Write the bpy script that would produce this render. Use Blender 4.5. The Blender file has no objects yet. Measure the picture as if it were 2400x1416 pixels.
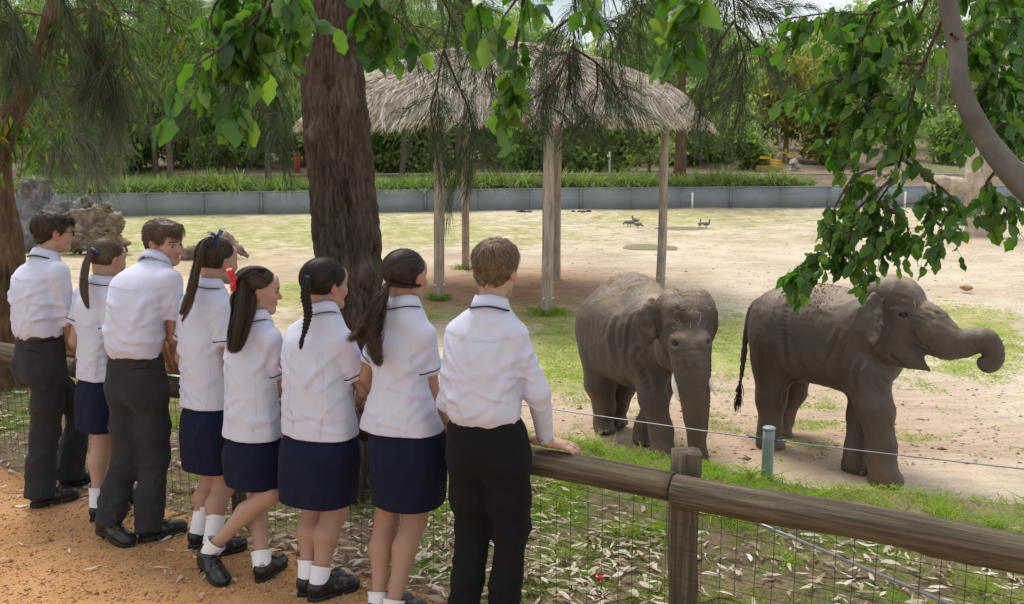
import bpy, math, random
import numpy as np
from mathutils import Vector, Matrix
R_ = math.radians
rng = np.random.default_rng(7)
random.seed(7)
scene = bpy.context.scene
COL = scene.collection

# ------------------------------------------------------------------ camera
FPX, CAM_H = 2333.0, 2.24
PITCH = math.atan((708 - 295) / FPX)
cam_data = bpy.data.cameras.new('camera')
cam = bpy.data.objects.new('camera', cam_data); COL.objects.link(cam)
cam.location = (0, 0, CAM_H)
cam.rotation_euler = (math.pi / 2 - PITCH, 0, 0)
cam_data.sensor_width = 36.0
cam_data.lens = 36.0 * FPX / 2400.0
cam_data.clip_start = 0.05
cam_data.clip_end = 600
cam_data.dof.use_dof = True
cam_data.dof.focus_distance = 6.5
cam_data.dof.aperture_fstop = 7.0
scene.camera = cam

# ------------------------------------------------------------------ sky, sun, exposure
SUN_EL, SUN_AZ = 58.0, -22.0          # azimuth from +Y towards +X
world = bpy.data.worlds.new('World'); scene.world = world
world.use_nodes = True
wn, wl = world.node_tree.nodes, world.node_tree.links
wn.clear()
w_out = wn.new('ShaderNodeOutputWorld'); w_bg = wn.new('ShaderNodeBackground')
w_sky = wn.new('ShaderNodeTexSky'); w_sky.sky_type = 'NISHITA'; w_sky.sun_disc = False
w_sky.sun_elevation = R_(SUN_EL); w_sky.sun_rotation = R_(SUN_AZ)
w_sky.air_density = 1.0; w_sky.dust_density = 1.5; w_sky.ozone_density = 1.0
w_tc = wn.new('ShaderNodeTexCoord'); w_map = wn.new('ShaderNodeMapping')
w_map.inputs['Scale'].default_value = (1.0, 1.0, 2.2)
w_no = wn.new('ShaderNodeTexNoise'); w_no.inputs['Scale'].default_value = 2.6
w_no.inputs['Detail'].default_value = 8; w_no.inputs['Roughness'].default_value = 0.58
w_ra = wn.new('ShaderNodeValToRGB')
w_ra.color_ramp.elements[0].position = 0.36; w_ra.color_ramp.elements[1].position = 0.52
w_mix = wn.new('ShaderNodeMixRGB'); w_mix.inputs['Color2'].default_value = (9.6, 9.9, 10.4, 1)   # bright thin overcast
wl.new(w_tc.outputs['Generated'], w_map.inputs['Vector']); wl.new(w_map.outputs['Vector'], w_no.inputs['Vector'])
wl.new(w_no.outputs['Fac'], w_ra.inputs['Fac']); wl.new(w_ra.outputs['Color'], w_mix.inputs['Fac'])
wl.new(w_sky.outputs['Color'], w_mix.inputs['Color1']); wl.new(w_mix.outputs['Color'], w_bg.inputs['Color'])
w_bg.inputs['Strength'].default_value = 0.09
wl.new(w_bg.outputs['Background'], w_out.inputs['Surface'])
sun_data = bpy.data.lights.new('sun', 'SUN'); sun_data.energy = 2.9; sun_data.angle = R_(26)
sun_data.color = (1.0, 0.95, 0.88)
sun = bpy.data.objects.new('sun', sun_data); COL.objects.link(sun)
_sd = Vector((math.sin(R_(SUN_AZ)) * math.cos(R_(SUN_EL)), math.cos(R_(SUN_AZ)) * math.cos(R_(SUN_EL)), math.sin(R_(SUN_EL))))
sun.rotation_euler = _sd.to_track_quat('Z', 'Y').to_euler()
vs = scene.view_settings
vs.view_transform = 'Standard'; vs.look = 'None'; vs.gamma = 1.0; vs.use_curve_mapping = False
vs.exposure = 0.30
scene.render.engine = 'CYCLES'
scene.cycles.use_denoising = True
scene.cycles.max_bounces = 8
scene.cycles.transparent_max_bounces = 8

# ------------------------------------------------------------------ survey: photo pixel -> world point
_fw = np.array([0, math.cos(PITCH), -math.sin(PITCH)]); _up = np.array([0, math.sin(PITCH), math.cos(PITCH)])
def ray(px, py): return np.array([1., 0, 0]) * (px - 1200) / FPX + _up * (708 - py) / FPX + _fw
def PZ(px, py, z=0.0):
    d = ray(px, py); return np.array([0, 0, CAM_H]) + d * ((z - CAM_H) / d[2])
def PY(px, py, Y):
    d = ray(px, py); return np.array([0, 0, CAM_H]) + d * (Y / d[1])
PAD = -1.5                       # level of the elephant yard
A3 = lambda *a: np.array(a, float)
def unit(v):
    v = np.asarray(v, float); return v / max(1e-9, np.linalg.norm(v))

# ------------------------------------------------------------------ object helpers
def tag(o, label=None, cat=None, group=None, kind=None):
    if label: o['label'] = label
    if cat: o['category'] = cat
    if group: o['group'] = group
    if kind: o['kind'] = kind
    return o
def empty(name, loc=(0, 0, 0), rz=0.0):
    o = bpy.data.objects.new(name, None); COL.objects.link(o)
    o.location = loc; o.rotation_euler = (0, 0, rz); o.empty_display_size = 0.1
    return o
def mesh_np(name, V, Fs, smooth=True):
    """V (n,3); Fs one (m,k) int array or a list of such arrays"""
    if not isinstance(Fs, (list, tuple)): Fs = [Fs]
    Fs = [np.asarray(f, np.int32) for f in Fs if len(f)]
    V = np.asarray(V, np.float32)
    me = bpy.data.meshes.new(name)
    me.vertices.add(len(V)); me.vertices.foreach_set('co', V.ravel())
    nl = sum(f.size for f in Fs); npoly = sum(len(f) for f in Fs)
    me.loops.add(nl); me.loops.foreach_set('vertex_index', np.concatenate([f.ravel() for f in Fs]))
    me.polygons.add(npoly)
    st = []; c = 0
    for f in Fs:
        st.append(c + np.arange(len(f)) * f.shape[1]); c += f.size
    me.polygons.foreach_set('loop_start', np.concatenate(st).astype(np.int32))
    me.update(calc_edges=True)
    if smooth: me.polygons.foreach_set('use_smooth', np.ones(npoly, bool))
    return me
def obj(name, me, mat=None, parent=None, world_origin=True):
    """link a mesh; with a parent Empty the mesh is given in world space and moved to the parent's frame"""
    o = bpy.data.objects.new(name, me); COL.objects.link(o)
    if mat is not None:
        me.materials.clear(); me.materials.append(mat)
    if parent is not None:
        o.parent = parent
        if world_origin:
            m = Matrix.Identity(4); p = parent
            chain = []
            while p is not None: chain.append(p); p = p.parent
            for p in reversed(chain): m = m @ p.matrix_basis
            o.matrix_basis = m.inverted()
    return o
def part(name, V, F, mat, parent, smooth=True):
    return obj(name, mesh_np(name, V, F, smooth), mat, parent)
def attr_color(me, cols):
    at = me.color_attributes.new('col', 'FLOAT_COLOR', 'POINT')
    c = np.ones((len(cols), 4), np.float32); c[:, :3] = cols
    at.data.foreach_set('color', c.ravel())
class MB:
    """collects quads and triangles into one mesh"""
    def __init__(s): s.V = []; s.Q = []; s.T = []; s.n = 0
    def add(s, V, Q=None, T=None):
        V = np.asarray(V, float)
        if Q is not None and len(Q): s.Q.append(np.asarray(Q) + s.n)
        if T is not None and len(T): s.T.append(np.asarray(T) + s.n)
        s.V.append(V); s.n += len(V); return s
    def tube(s, pts, rad, n=8, cap=True, squash=None):
        V, Q, T = tube_np(pts, rad, n, cap); return s.add(V, Q, T)
    def box(s, c, size, rot=None):
        x, y, z = [d / 2 for d in size]
        V = np.array([(-x, -y, -z), (x, -y, -z), (x, y, -z), (-x, y, -z), (-x, -y, z), (x, -y, z), (x, y, z), (-x, y, z)])
        if rot is not None: V = V @ np.asarray(rot).T
        return s.add(V + np.asarray(c), [(0, 3, 2, 1), (4, 5, 6, 7), (0, 1, 5, 4), (1, 2, 6, 5), (2, 3, 7, 6), (3, 0, 4, 7)])
    def mesh(s, name, smooth=True):
        fs = []
        if s.Q: fs.append(np.concatenate(s.Q))
        if s.T: fs.append(np.concatenate(s.T))
        return mesh_np(name, np.concatenate(s.V), fs, smooth)
    def obj(s, name, mat, parent=None, smooth=True): return obj(name, s.mesh(name, smooth), mat, parent)
def frames(pts):
    P = np.asarray(pts, float); n = len(P)
    T = np.gradient(P, axis=0); T /= np.maximum(1e-9, np.linalg.norm(T, axis=1))[:, None]
    up = np.array([0, 0, 1.]) if abs(T[0, 2]) < .8 else np.array([0, 1., 0])
    U = np.zeros_like(P); u = unit(np.cross(up, T[0]))
    for i in range(n):
        u = unit(u - T[i] * (u @ T[i])); U[i] = u
    return T, U, np.cross(T, U)
def tube_np(pts, rad, n=8, cap=True):
    P = np.asarray(pts, float); m = len(P)
    r = np.broadcast_to(np.asarray(rad, float), (m,))
    T, U, W = frames(P)
    a = np.arange(n) * 2 * math.pi / n
    V = (P[:, None] + r[:, None, None] * (np.cos(a)[None, :, None] * U[:, None] + np.sin(a)[None, :, None] * W[:, None])).reshape(-1, 3)
    i, j = np.meshgrid(np.arange(m - 1), np.arange(n), indexing='ij'); j2 = (j + 1) % n
    Q = np.stack([i * n + j, i * n + j2, (i + 1) * n + j2, (i + 1) * n + j], -1).reshape(-1, 4)
    Tt = []
    if cap:
        V = np.concatenate([V, P[:1], P[-1:]]); k = m * n
        for q in range(n):
            Tt.append((k, (q + 1) % n, q)); Tt.append((k + 1, (m - 1) * n + q, (m - 1) * n + (q + 1) % n))
    return V, Q, np.array(Tt, int).reshape(-1, 3)
def spline(pts, n):
    """Catmull-Rom through pts (any columns)"""
    P = np.asarray(pts, float); m = len(P)
    E = np.concatenate([[2 * P[0] - P[1]], P, [2 * P[-1] - P[-2]]])
    t = np.linspace(0, m - 1 - 1e-9, n); i = t.astype(int); f = (t - i)[:, None]
    a, b, c, d = E[i], E[i + 1], E[i + 2], E[i + 3]
    return .5 * (2 * b + (c - a) * f + (2 * a - 5 * b + 4 * c - d) * f ** 2 + (3 * b - a - 3 * c + d) * f ** 3)
def ribbons(P, W, Nrm):
    """P (N,K,3) strand points, W (N,K) half widths, Nrm (N,K,3) facing -> V,Q"""
    N, K, _ = P.shape
    T = np.gradient(P, axis=1); S = np.cross(T, Nrm); S /= np.maximum(1e-9, np.linalg.norm(S, axis=2))[..., None]
    V = np.stack([P - S * W[..., None], P + S * W[..., None]], 2).reshape(-1, 3)
    i, k = np.meshgrid(np.arange(N), np.arange(K - 1), indexing='ij'); b = (i * K + k) * 2
    return V, np.stack([b, b + 1, b + 3, b + 2], -1).reshape(-1, 4)

# ------------------------------------------------------------------ numpy noise
def _hash(ix, iy, iz, seed):
    h = (ix.astype(np.int64) * 374761393 + iy.astype(np.int64) * 668265263 + iz.astype(np.int64) * 2147483647 + seed * 1274126177) & 0xffffffff
    h = ((h ^ (h >> 13)) * 1274126177) & 0xffffffff
    h = (h ^ (h >> 16)) & 0xffffffff
    return h.astype(np.float64) / 4294967295.0
def vnoise(P, seed=0):
    P = np.asarray(P, float); I = np.floor(P); f = P - I; f = f * f * (3 - 2 * f); I = I.astype(np.int64)
    x, y, z = I[..., 0], I[..., 1], I[..., 2]; fx, fy, fz = f[..., 0], f[..., 1], f[..., 2]
    o = 0
    for dx in (0, 1):
        for dy in (0, 1):
            for dz in (0, 1):
                w = (fx if dx else 1 - fx) * (fy if dy else 1 - fy) * (fz if dz else 1 - fz)
                o = o + w * _hash(x + dx, y + dy, z + dz, seed)
    return o * 2 - 1
def fbm(P, octs=4, seed=0, gain=.5):
    P = np.asarray(P, float); o = 0; a = 1.0
    for k in range(octs):
        o = o + a * vnoise(P * (2.03 ** k) + 17.3 * k, seed + k); a *= gain
    return o
def cells(P, seed=0):
    """worley F1, F2"""
    P = np.asarray(P, float); I = np.floor(P).astype(np.int64)
    f1 = np.full(P.shape[:-1], 9.); f2 = f1.copy()
    for dx in (-1, 0, 1):
        for dy in (-1, 0, 1):
            for dz in (-1, 0, 1):
                c = I + np.array([dx, dy, dz])
                q = np.stack([_hash(c[..., 0], c[..., 1], c[..., 2], seed + s) for s in (1, 2, 3)], -1) + c
                d = np.linalg.norm(P - q, axis=-1)
                f2 = np.minimum(f2, np.maximum(f1, d)); f1 = np.minimum(f1, d)
    return f1, f2

# ------------------------------------------------------------------ signed-distance sculpting
class SDF:
    def __init__(s, lo, hi, h):
        s.lo = np.asarray(lo, float); s.h = h
        s.n = np.maximum(4, np.ceil((np.asarray(hi, float) - s.lo) / h).astype(int) + 1)
        s.ax = [s.lo[k] + h * np.arange(s.n[k]) for k in range(3)]
        s.f = np.full(s.n, .2, np.float32)
    def _sub(s, lo, hi):
        sl = []
        for k in range(3):
            a = int(np.clip(math.floor((lo[k] - s.lo[k]) / s.h), 0, s.n[k])); b = int(np.clip(math.ceil((hi[k] - s.lo[k]) / s.h) + 1, 0, s.n[k]))
            sl.append(slice(a, b))
        X = s.ax[0][sl[0]][:, None, None]; Y = s.ax[1][sl[1]][None, :, None]; Z = s.ax[2][sl[2]][None, None, :]
        return tuple(sl), X, Y, Z
    def put(s, sl, d, k, op):
        f = s.f[sl]
        if f.size == 0: return s
        if op == 'add':
            if k > 0:
                hh = np.clip(.5 + .5 * (f - d) / k, 0, 1); r = f * (1 - hh) + d * hh - k * hh * (1 - hh)
            else: r = np.minimum(f, d)
        elif op == 'sub':
            d = -d
            if k > 0:
                hh = np.clip(.5 - .5 * (f - d) / k, 0, 1); r = f * (1 - hh) + d * hh + k * hh * (1 - hh)
            else: r = np.maximum(f, d)
        s.f[sl] = r; return s
    def cone(s, a, b, ra, rb, k=.02, op='add', flat=None, mod=None, cap=False):
        """rounded cone a->b; flat=(axis, factor): cross-section stretched by factor along axis; mod(t)->radius multiplier"""
        a = np.asarray(a, float); b = np.asarray(b, float); rm = max(ra, rb) * (1 if flat is None else max(1, flat[1])) + k + 2 * s.h
        sl, X, Y, Z = s._sub(np.minimum(a, b) - rm, np.maximum(a, b) + rm)
        ab = b - a; L2 = max(1e-12, ab @ ab)
        px, py, pz = X - a[0], Y - a[1], Z - a[2]
        t = np.clip((px * ab[0] + py * ab[1] + pz * ab[2]) / L2, 0, 1)
        qx, qy, qz = px - t * ab[0], py - t * ab[1], pz - t * ab[2]
        sc = 1.0
        if flat is not None:
            u = unit(flat[0]); fl = flat[1]; du = qx * u[0] + qy * u[1] + qz * u[2]; g = du * (1 / fl - 1)
            qx, qy, qz = qx + g * u[0], qy + g * u[1], qz + g * u[2]; sc = min(1, fl)
        r = ra + (rb - ra) * t
        if mod is not None: r = r * mod(t)
        d = (np.sqrt(qx * qx + qy * qy + qz * qz) - r) * sc
        if cap: d = np.maximum(d, (px * ab[0] + py * ab[1] + pz * ab[2]) / math.sqrt(L2) - math.sqrt(L2))
        return s.put(sl, d, k, op)
    def chain(s, pts, rad, k=.02, op='add', flat=None):
        for i in range(len(pts) - 1): s.cone(pts[i], pts[i + 1], rad[i], rad[i + 1], k, op, flat)
        return s
    def ell(s, c, r, k=.02, op='add', M=None):
        """ellipsoid, M rows = axes"""
        c = np.asarray(c, float); r = np.asarray(r, float); M = np.eye(3) if M is None else np.asarray(M, float)
        ext = np.sqrt(((M * r[:, None]) ** 2).sum(0)) + k + 2 * s.h
        sl, X, Y, Z = s._sub(c - ext, c + ext)
        x, y, z = X - c[0], Y - c[1], Z - c[2]
        q = [(x * M[i, 0] + y * M[i, 1] + z * M[i, 2]) / r[i] for i in range(3)]
        k0 = np.sqrt(q[0] ** 2 + q[1] ** 2 + q[2] ** 2)
        k1 = np.sqrt((q[0] / r[0]) ** 2 + (q[1] / r[1]) ** 2 + (q[2] / r[2]) ** 2) + 1e-9
        return s.put(sl, k0 * (k0 - 1) / k1, k, op)
    def loft(s, st, Rv, Fv, k=.02, op='add', power=2.3, top=0.0, bot=0.0, fold=None):
        """stack of superellipses; st rows (x,y,z,a,b) sorted by z; Rv,Fv horizontal axes"""
        st = np.asarray(st, float); st = st[np.argsort(st[:, 2])]
        z0, z1 = st[0, 2], st[-1, 2]
        zz = np.linspace(z0, z1, 120)
        S = spline(st, 400); S = S[np.argsort(S[:, 2])]
        m = st[:, 3:5].max() * 1.05 + k + 2 * s.h
        lo = np.append(st[:, :2].min(0) - m, z0 - k - 2 * s.h); hi = np.append(st[:, :2].max(0) + m, z1 + k + 2 * s.h)
        sl, X, Y, Z = s._sub(lo, hi)
        if Z.size == 0: return s
        z = Z.ravel(); I = lambda c: np.interp(z, S[:, 2], S[:, c])[None, None, :]
        cx, cy, a, b = I(0), I(1), I(3), I(4)
        dx, dy = X - cx, Y - cy
        u = dx * Rv[0] + dy * Rv[1]; v = dx * Fv[0] + dy * Fv[1]
        if fold is not None:
            g = fold(np.arctan2(v, u), Z); a = a * (1 + g); b = b * (1 + g)
        e = (np.abs(u / a) ** power + np.abs(v / b) ** power) ** (1 / power)
        d = (e - 1) * np.minimum(a, b)
        d = np.maximum(d, np.maximum(Z - z1 + top * u, z0 - Z + bot * v))
        return s.put(sl, d, k, op)
    def cut(s, p, n, k=0.0):
        """remove the half space on the n side of p"""
        n = unit(n); sl, X, Y, Z = s._sub(s.lo, s.lo + s.n * s.h)
        return s.put(sl, -((X - p[0]) * n[0] + (Y - p[1]) * n[1] + (Z - p[2]) * n[2]), k, 'sub')
    def copy(s):
        o = SDF.__new__(SDF); o.lo, o.h, o.n, o.ax, o.f = s.lo, s.h, s.n, s.ax, s.f.copy(); return o
    def net(s):
        f = s.f.copy()
        f[0] = f[-1] = .2; f[:, 0] = f[:, -1] = .2; f[:, :, 0] = f[:, :, -1] = .2
        g = f < 0
        c = [(i, j, k) for i in (0, 1) for j in (0, 1) for k in (0, 1)]
        n = s.n - 1
        cnt = np.zeros(n, np.int8)
        for i, j, k in c: cnt += g[i:i + n[0], j:j + n[1], k:k + n[2]]
        act = (cnt > 0) & (cnt < 8)
        I = np.argwhere(act)
        if len(I) == 0: return np.zeros((0, 3)), np.zeros((0, 4), int)
        vid = np.full(n, -1, np.int64); vid[act] = np.arange(len(I))
        val = {q: f[I[:, 0] + q[0], I[:, 1] + q[1], I[:, 2] + q[2]].astype(float) for q in c}
        acc = np.zeros((len(I), 3)); w = np.zeros(len(I))
        for q in c:
            for ax in range(3):
                if q[ax] == 0:
                    r = list(q); r[ax] = 1; a, b = val[q], val[tuple(r)]
                    m = (a < 0) != (b < 0); t = np.where(m, a / np.where(m, a - b, 1), 0)
                    p = np.array(q, float)[None] + np.eye(3)[ax][None] * t[:, None]
                    acc += p * m[:, None]; w += m
        V = s.lo + (I + acc / w[:, None]) * s.h
        Q = []
        for ax in range(3):
            b_, c_ = (ax + 1) % 3, (ax + 2) % 3
            s0 = [slice(None)] * 3; s1 = [slice(None)] * 3; s0[ax] = slice(0, -1); s1[ax] = slice(1, None)
            m = g[tuple(s0)] != g[tuple(s1)]
            m = np.ascontiguousarray(m); e = np.argwhere(m)
            e = e[(e[:, b_] > 0) & (e[:, c_] > 0) & (e[:, b_] < s.n[b_] - 1) & (e[:, c_] < s.n[c_] - 1)]
            sg = g[e[:, 0], e[:, 1], e[:, 2]]
            def cid(db, dc):
                q = e.copy(); q[:, b_] += db; q[:, c_] += dc; return vid[q[:, 0], q[:, 1], q[:, 2]]
            q = np.stack([cid(-1, -1), cid(0, -1), cid(0, 0), cid(-1, 0)], -1)
            q[~sg] = q[~sg][:, ::-1]
            Q.append(q)
        return V, np.concatenate(Q)
def vnormals(V, Q):
    n = np.zeros_like(V); fn = np.cross(V[Q[:, 2]] - V[Q[:, 0]], V[Q[:, 3]] - V[Q[:, 1]])
    for k in range(4): np.add.at(n, Q[:, k], fn)
    return n / np.maximum(1e-12, np.linalg.norm(n, axis=1))[:, None]
def relax(V, Q, it=1, lam=.5):
    for _ in range(it):
        acc = np.zeros_like(V); w = np.zeros(len(V))
        for k in range(4):
            np.add.at(acc, Q[:, k], V[Q[:, (k + 1) % 4]]); np.add.at(w, Q[:, k], 1)
            np.add.at(acc, Q[:, k], V[Q[:, (k - 1) % 4]]); np.add.at(w, Q[:, k], 1)
        V = V + lam * (acc / np.maximum(1, w)[:, None] - V)
    return V
def join(parts):
    V = []; Q = []; n = 0
    for v, q in parts:
        V.append(v); Q.append(q + n); n += len(v)
    return np.concatenate(V), np.concatenate(Q)

# ------------------------------------------------------------------ materials
MATS = {}
def new_mat(name):
    m = bpy.data.materials.new(name); m.use_nodes = True
    nt = m.node_tree; b = nt.nodes['Principled BSDF']; MATS[name] = m
    return m, nt, b
def nd(nt, t, **kw):
    n = nt.nodes.new(t)
    for k, v in kw.items():
        if k in n.inputs: n.inputs[k].default_value = v
        else: setattr(n, k, v)
    return n
def ramp(nt, fac, stops, interp='LINEAR'):
    r = nt.nodes.new('ShaderNodeValToRGB'); cr = r.color_ramp; cr.interpolation = interp
    while len(cr.elements) < len(stops): cr.elements.new(.5)
    for e, (p, c) in zip(cr.elements, stops):
        e.position = p; e.color = (*c, 1) if len(c) == 3 else c
    nt.links.new(fac, r.inputs['Fac']); return r.outputs['Color']
def coords(nt, scale=(1, 1, 1), kind='Object'):
    tc = nt.nodes.new('ShaderNodeTexCoord'); mp = nt.nodes.new('ShaderNodeMapping'); mp.inputs['Scale'].default_value = scale
    nt.links.new(tc.outputs[kind], mp.inputs['Vector']); return mp.outputs['Vector']
def noise(nt, vec, scale, detail=4, rough=.55, dist=0.0):
    n = nd(nt, 'ShaderNodeTexNoise', Scale=scale, Detail=detail, Roughness=rough, Distortion=dist)
    nt.links.new(vec, n.inputs['Vector']); return n.outputs['Fac']
def mixc(nt, fac, a, b, mode='MIX'):
    m = nt.nodes.new('ShaderNodeMixRGB'); m.blend_type = mode
    for s, v in (('Fac', fac), ('Color1', a), ('Color2', b)):
        if hasattr(v, 'is_linked') or hasattr(v, 'links'): nt.links.new(v, m.inputs[s])
        elif isinstance(v, (int, float)): m.inputs[s].default_value = v
        else: m.inputs[s].default_value = (*v, 1)
    return m.outputs['Color']
def bump(nt, b, height, strength=.3, dist=.01, normal=None):
    n = nd(nt, 'ShaderNodeBump', Strength=strength, Distance=dist); nt.links.new(height, n.inputs['Height'])
    if normal is not None: nt.links.new(normal, n.inputs['Normal'])
    nt.links.new(n.outputs['Normal'], b.inputs['Normal']); return n.outputs['Normal']
def simple(name, col, rough=.6, var=.15, nscale=30, bstr=.15, bscale=120, metal=0.0, spec=.5, sheen=0.0, bdist=.004):
    """one colour with soft mottling and fine relief"""
    m, nt, b = new_mat(name); v = coords(nt)
    c = np.array(col)
    col_o = ramp(nt, noise(nt, v, nscale, 5), [(.3, tuple(c * (1 - var))), (.7, tuple(np.minimum(1, c * (1 + var))))])
    nt.links.new(col_o, b.inputs['Base Color'])
    b.inputs['Roughness'].default_value = rough; b.inputs['Metallic'].default_value = metal
    b.inputs['Specular IOR Level'].default_value = spec
    if sheen: b.inputs['Sheen Weight'].default_value = sheen
    if bstr: bump(nt, b, noise(nt, v, bscale, 4), bstr, bdist)
    return m
def leaf_mat(name, cols, rough=.5, trans=.35, attr=True, spec=.35, tcol=None):
    """leaf: several greens picked per leaf (attribute 'col' red channel), part of the light passes through"""
    m, nt, b = new_mat(name)
    if attr:
        a = nd(nt, 'ShaderNodeVertexColor'); a.layer_name = 'col'
        sp = nt.nodes.new('ShaderNodeSeparateColor'); nt.links.new(a.outputs['Color'], sp.inputs['Color']); fac = sp.outputs[0]
    else:
        oi = nt.nodes.new('ShaderNodeObjectInfo'); fac = oi.outputs['Random']
    n = len(cols); co = ramp(nt, fac, [(i / max(1, n - 1), c) for i, c in enumerate(cols)])
    nt.links.new(co, b.inputs['Base Color']); b.inputs['Roughness'].default_value = rough
    b.inputs['Specular IOR Level'].default_value = spec
    tr = nt.nodes.new('ShaderNodeBsdfTranslucent')
    tc = mixc(nt, 1.0, co, tcol or (1.25, 1.5, .55), 'MULTIPLY')
    nt.links.new(tc, tr.inputs['Color'])
    ms = nt.nodes.new('ShaderNodeMixShader'); ms.inputs['Fac'].default_value = trans
    nt.links.new(b.outputs['BSDF'], ms.inputs[1]); nt.links.new(tr.outputs['BSDF'], ms.inputs[2])
    nt.links.new(ms.outputs['Shader'], nt.nodes['Material Output'].inputs['Surface'])
    return m
def lf(x, a, b): return a + (b - a) * x
# ================================================================== materials of the setting
def m_path():
    m, nt, b = new_mat('orange gravel'); v = coords(nt)
    base = ramp(nt, noise(nt, v, 1.1, 5, .6), [(.3, (.42, .215, .085)), (.5, (.54, .295, .13)), (.72, (.62, .37, .185))])
    gr = ramp(nt, noise(nt, v, 95, 3, .7), [(.3, (.55, .52, .5)), (.5, (1, 1, 1)), (.72, (1.35, 1.3, 1.2))])
    nt.links.new(mixc(nt, .85, base, gr, 'MULTIPLY'), b.inputs['Base Color'])
    b.inputs['Roughness'].default_value = .95; b.inputs['Specular IOR Level'].default_value = .2
    bump(nt, b, noise(nt, v, 110, 4, .7), .8, .012)
    return m
def m_verge():
    m, nt, b = new_mat('dark soil under litter'); v = coords(nt)
    base = ramp(nt, noise(nt, v, 2.2, 6, .65), [(.3, (.15, .105, .065)), (.5, (.26, .19, .125)), (.72, (.34, .26, .18))])
    gr = ramp(nt, noise(nt, v, 45, 4, .7), [(.3, (.6, .6, .6)), (.7, (1.3, 1.25, 1.2))])
    c1 = mixc(nt, .8, base, gr, 'MULTIPLY')
    moss = ramp(nt, noise(nt, v, 1.4, 6, .7), [(.5, (0, 0, 0)), (.62, (1, 1, 1))])
    c2 = mixc(nt, moss, c1, (.16, .23, .045))
    nt.links.new(c2, b.inputs['Base Color'])
    b.inputs['Roughness'].default_value = .95; b.inputs['Specular IOR Level'].default_value = .15
    bump(nt, b, noise(nt, v, 40, 6, .7), .9, .03)
    return m
def m_yard():
    m, nt, b = new_mat('sandy yard with worn grass'); v = coords(nt)
    a = nd(nt, 'ShaderNodeVertexColor'); a.layer_name = 'col'
    sp = nt.nodes.new('ShaderNodeSeparateColor'); nt.links.new(a.outputs['Color'], sp.inputs['Color'])
    sand = ramp(nt, noise(nt, v, .5, 7, .65), [(.3, (.42, .34, .25)), (.5, (.55, .465, .355)), (.7, (.63, .56, .45))])
    dirt = ramp(nt, noise(nt, v, .9, 7, .65), [(.3, (.30, .17, .10)), (.5, (.40, .24, .15)), (.7, (.48, .32, .21))])
    c1 = mixc(nt, sp.outputs[1], sand, dirt)
    grass = ramp(nt, noise(nt, v, 1.6, 7, .7), [(.3, (.21, .23, .065)), (.5, (.35, .35, .13)), (.7, (.47, .43, .21))])
    # the grass mask is broken up at two scales
    brk = nd(nt, 'ShaderNodeMath', operation='MULTIPLY_ADD'); nt.links.new(noise(nt, v, 2.3, 8, .72), brk.inputs[0]); brk.inputs[1].default_value = 2.6; brk.inputs[2].default_value = -1.3
    ad = nd(nt, 'ShaderNodeMath', operation='ADD'); nt.links.new(sp.outputs[0], ad.inputs[0]); nt.links.new(brk.outputs[0], ad.inputs[1])
    gm = ramp(nt, ad.outputs[0], [(.38, (0, 0, 0)), (.66, (1, 1, 1))])
    c2 = mixc(nt, gm, c1, grass)
    st = ramp(nt, noise(nt, coords(nt, (1, 3.2, 1)), 1.7, 8, .75), [(.35, (.74, .72, .70)), (.5, (1, 1, 1)), (.68, (1.14, 1.13, 1.12))])
    c3 = mixc(nt, .9, c2, st, 'MULTIPLY')
    sp2 = ramp(nt, noise(nt, v, 26, 5, .75), [(.3, (.62, .6, .57)), (.48, (1, 1, 1)), (.75, (1.12, 1.12, 1.1))])
    c4 = mixc(nt, .8, c3, sp2, 'MULTIPLY')
    nt.links.new(c4, b.inputs['Base Color'])
    b.inputs['Roughness'].default_value = .95; b.inputs['Specular IOR Level'].default_value = .15
    bump(nt, b, noise(nt, v, 9, 9, .72), .7, .05)
    return m
def m_mulch():
    m, nt, b = new_mat('brown mulch'); v = coords(nt)
    c = ramp(nt, noise(nt, v, .35, 8, .7), [(.3, (.10, .07, .045)), (.5, (.19, .13, .09)), (.7, (.27, .20, .14))])
    lawn = ramp(nt, noise(nt, coords(nt), .07, 3), [(.55, (0, 0, 0)), (.62, (1, 1, 1))])
    nt.links.new(mixc(nt, lawn, c, (.12, .19, .035)), b.inputs['Base Color'])
    b.inputs['Roughness'].default_value = .95; bump(nt, b, noise(nt, v, 8, 8, .7), .8, .1)
    return m
def wood(name, cols, scale=1.0, grain=(14, 14, 1.2), rough=.85, crack=.6, bdist=.012, kind='Object'):
    m, nt, b = new_mat(name); v = coords(nt, grain, kind)
    n1 = noise(nt, v, 1.6 * scale, 8, .68, .4); n2 = noise(nt, coords(nt, (2, 2, 2), kind), 1.3, 5)
    c = ramp(nt, n1, [(.28, cols[0]), (.5, cols[1]), (.72, cols[2])])
    c2 = mixc(nt, .6, c, ramp(nt, n2, [(.3, (.7, .68, .66)), (.7, (1.2, 1.18, 1.14))]), 'MULTIPLY')
    nt.links.new(c2, b.inputs['Base Color']); b.inputs['Roughness'].default_value = rough
    b.inputs['Specular IOR Level'].default_value = .25
    bump(nt, b, n1, crack, bdist); return m
MAT_RAIL = None
M_path, M_verge, M_yard, M_mulch = m_path(), m_verge(), m_yard(), m_mulch()
M_post = wood('weathered grey post', [(.17, .135, .10), (.38, .32, .26), (.54, .48, .41)])
M_rail = wood('treated rail timber', [(.035, .028, .018), (.128, .103, .068), (.235, .198, .140)], grain=(26, 26, 1.1), crack=1.0, bdist=.02)
M_drift = wood('grey driftwood', [(.06, .042, .03), (.22, .17, .125), (.42, .355, .285)], grain=(2.2, 2.2, 3.5), bdist=.05)
M_dark_drift = wood('charred grey root', [(.05, .045, .042), (.14, .13, .125), (.36, .34, .32)], grain=(1.6, 1.6, .7), bdist=.05)
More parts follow.
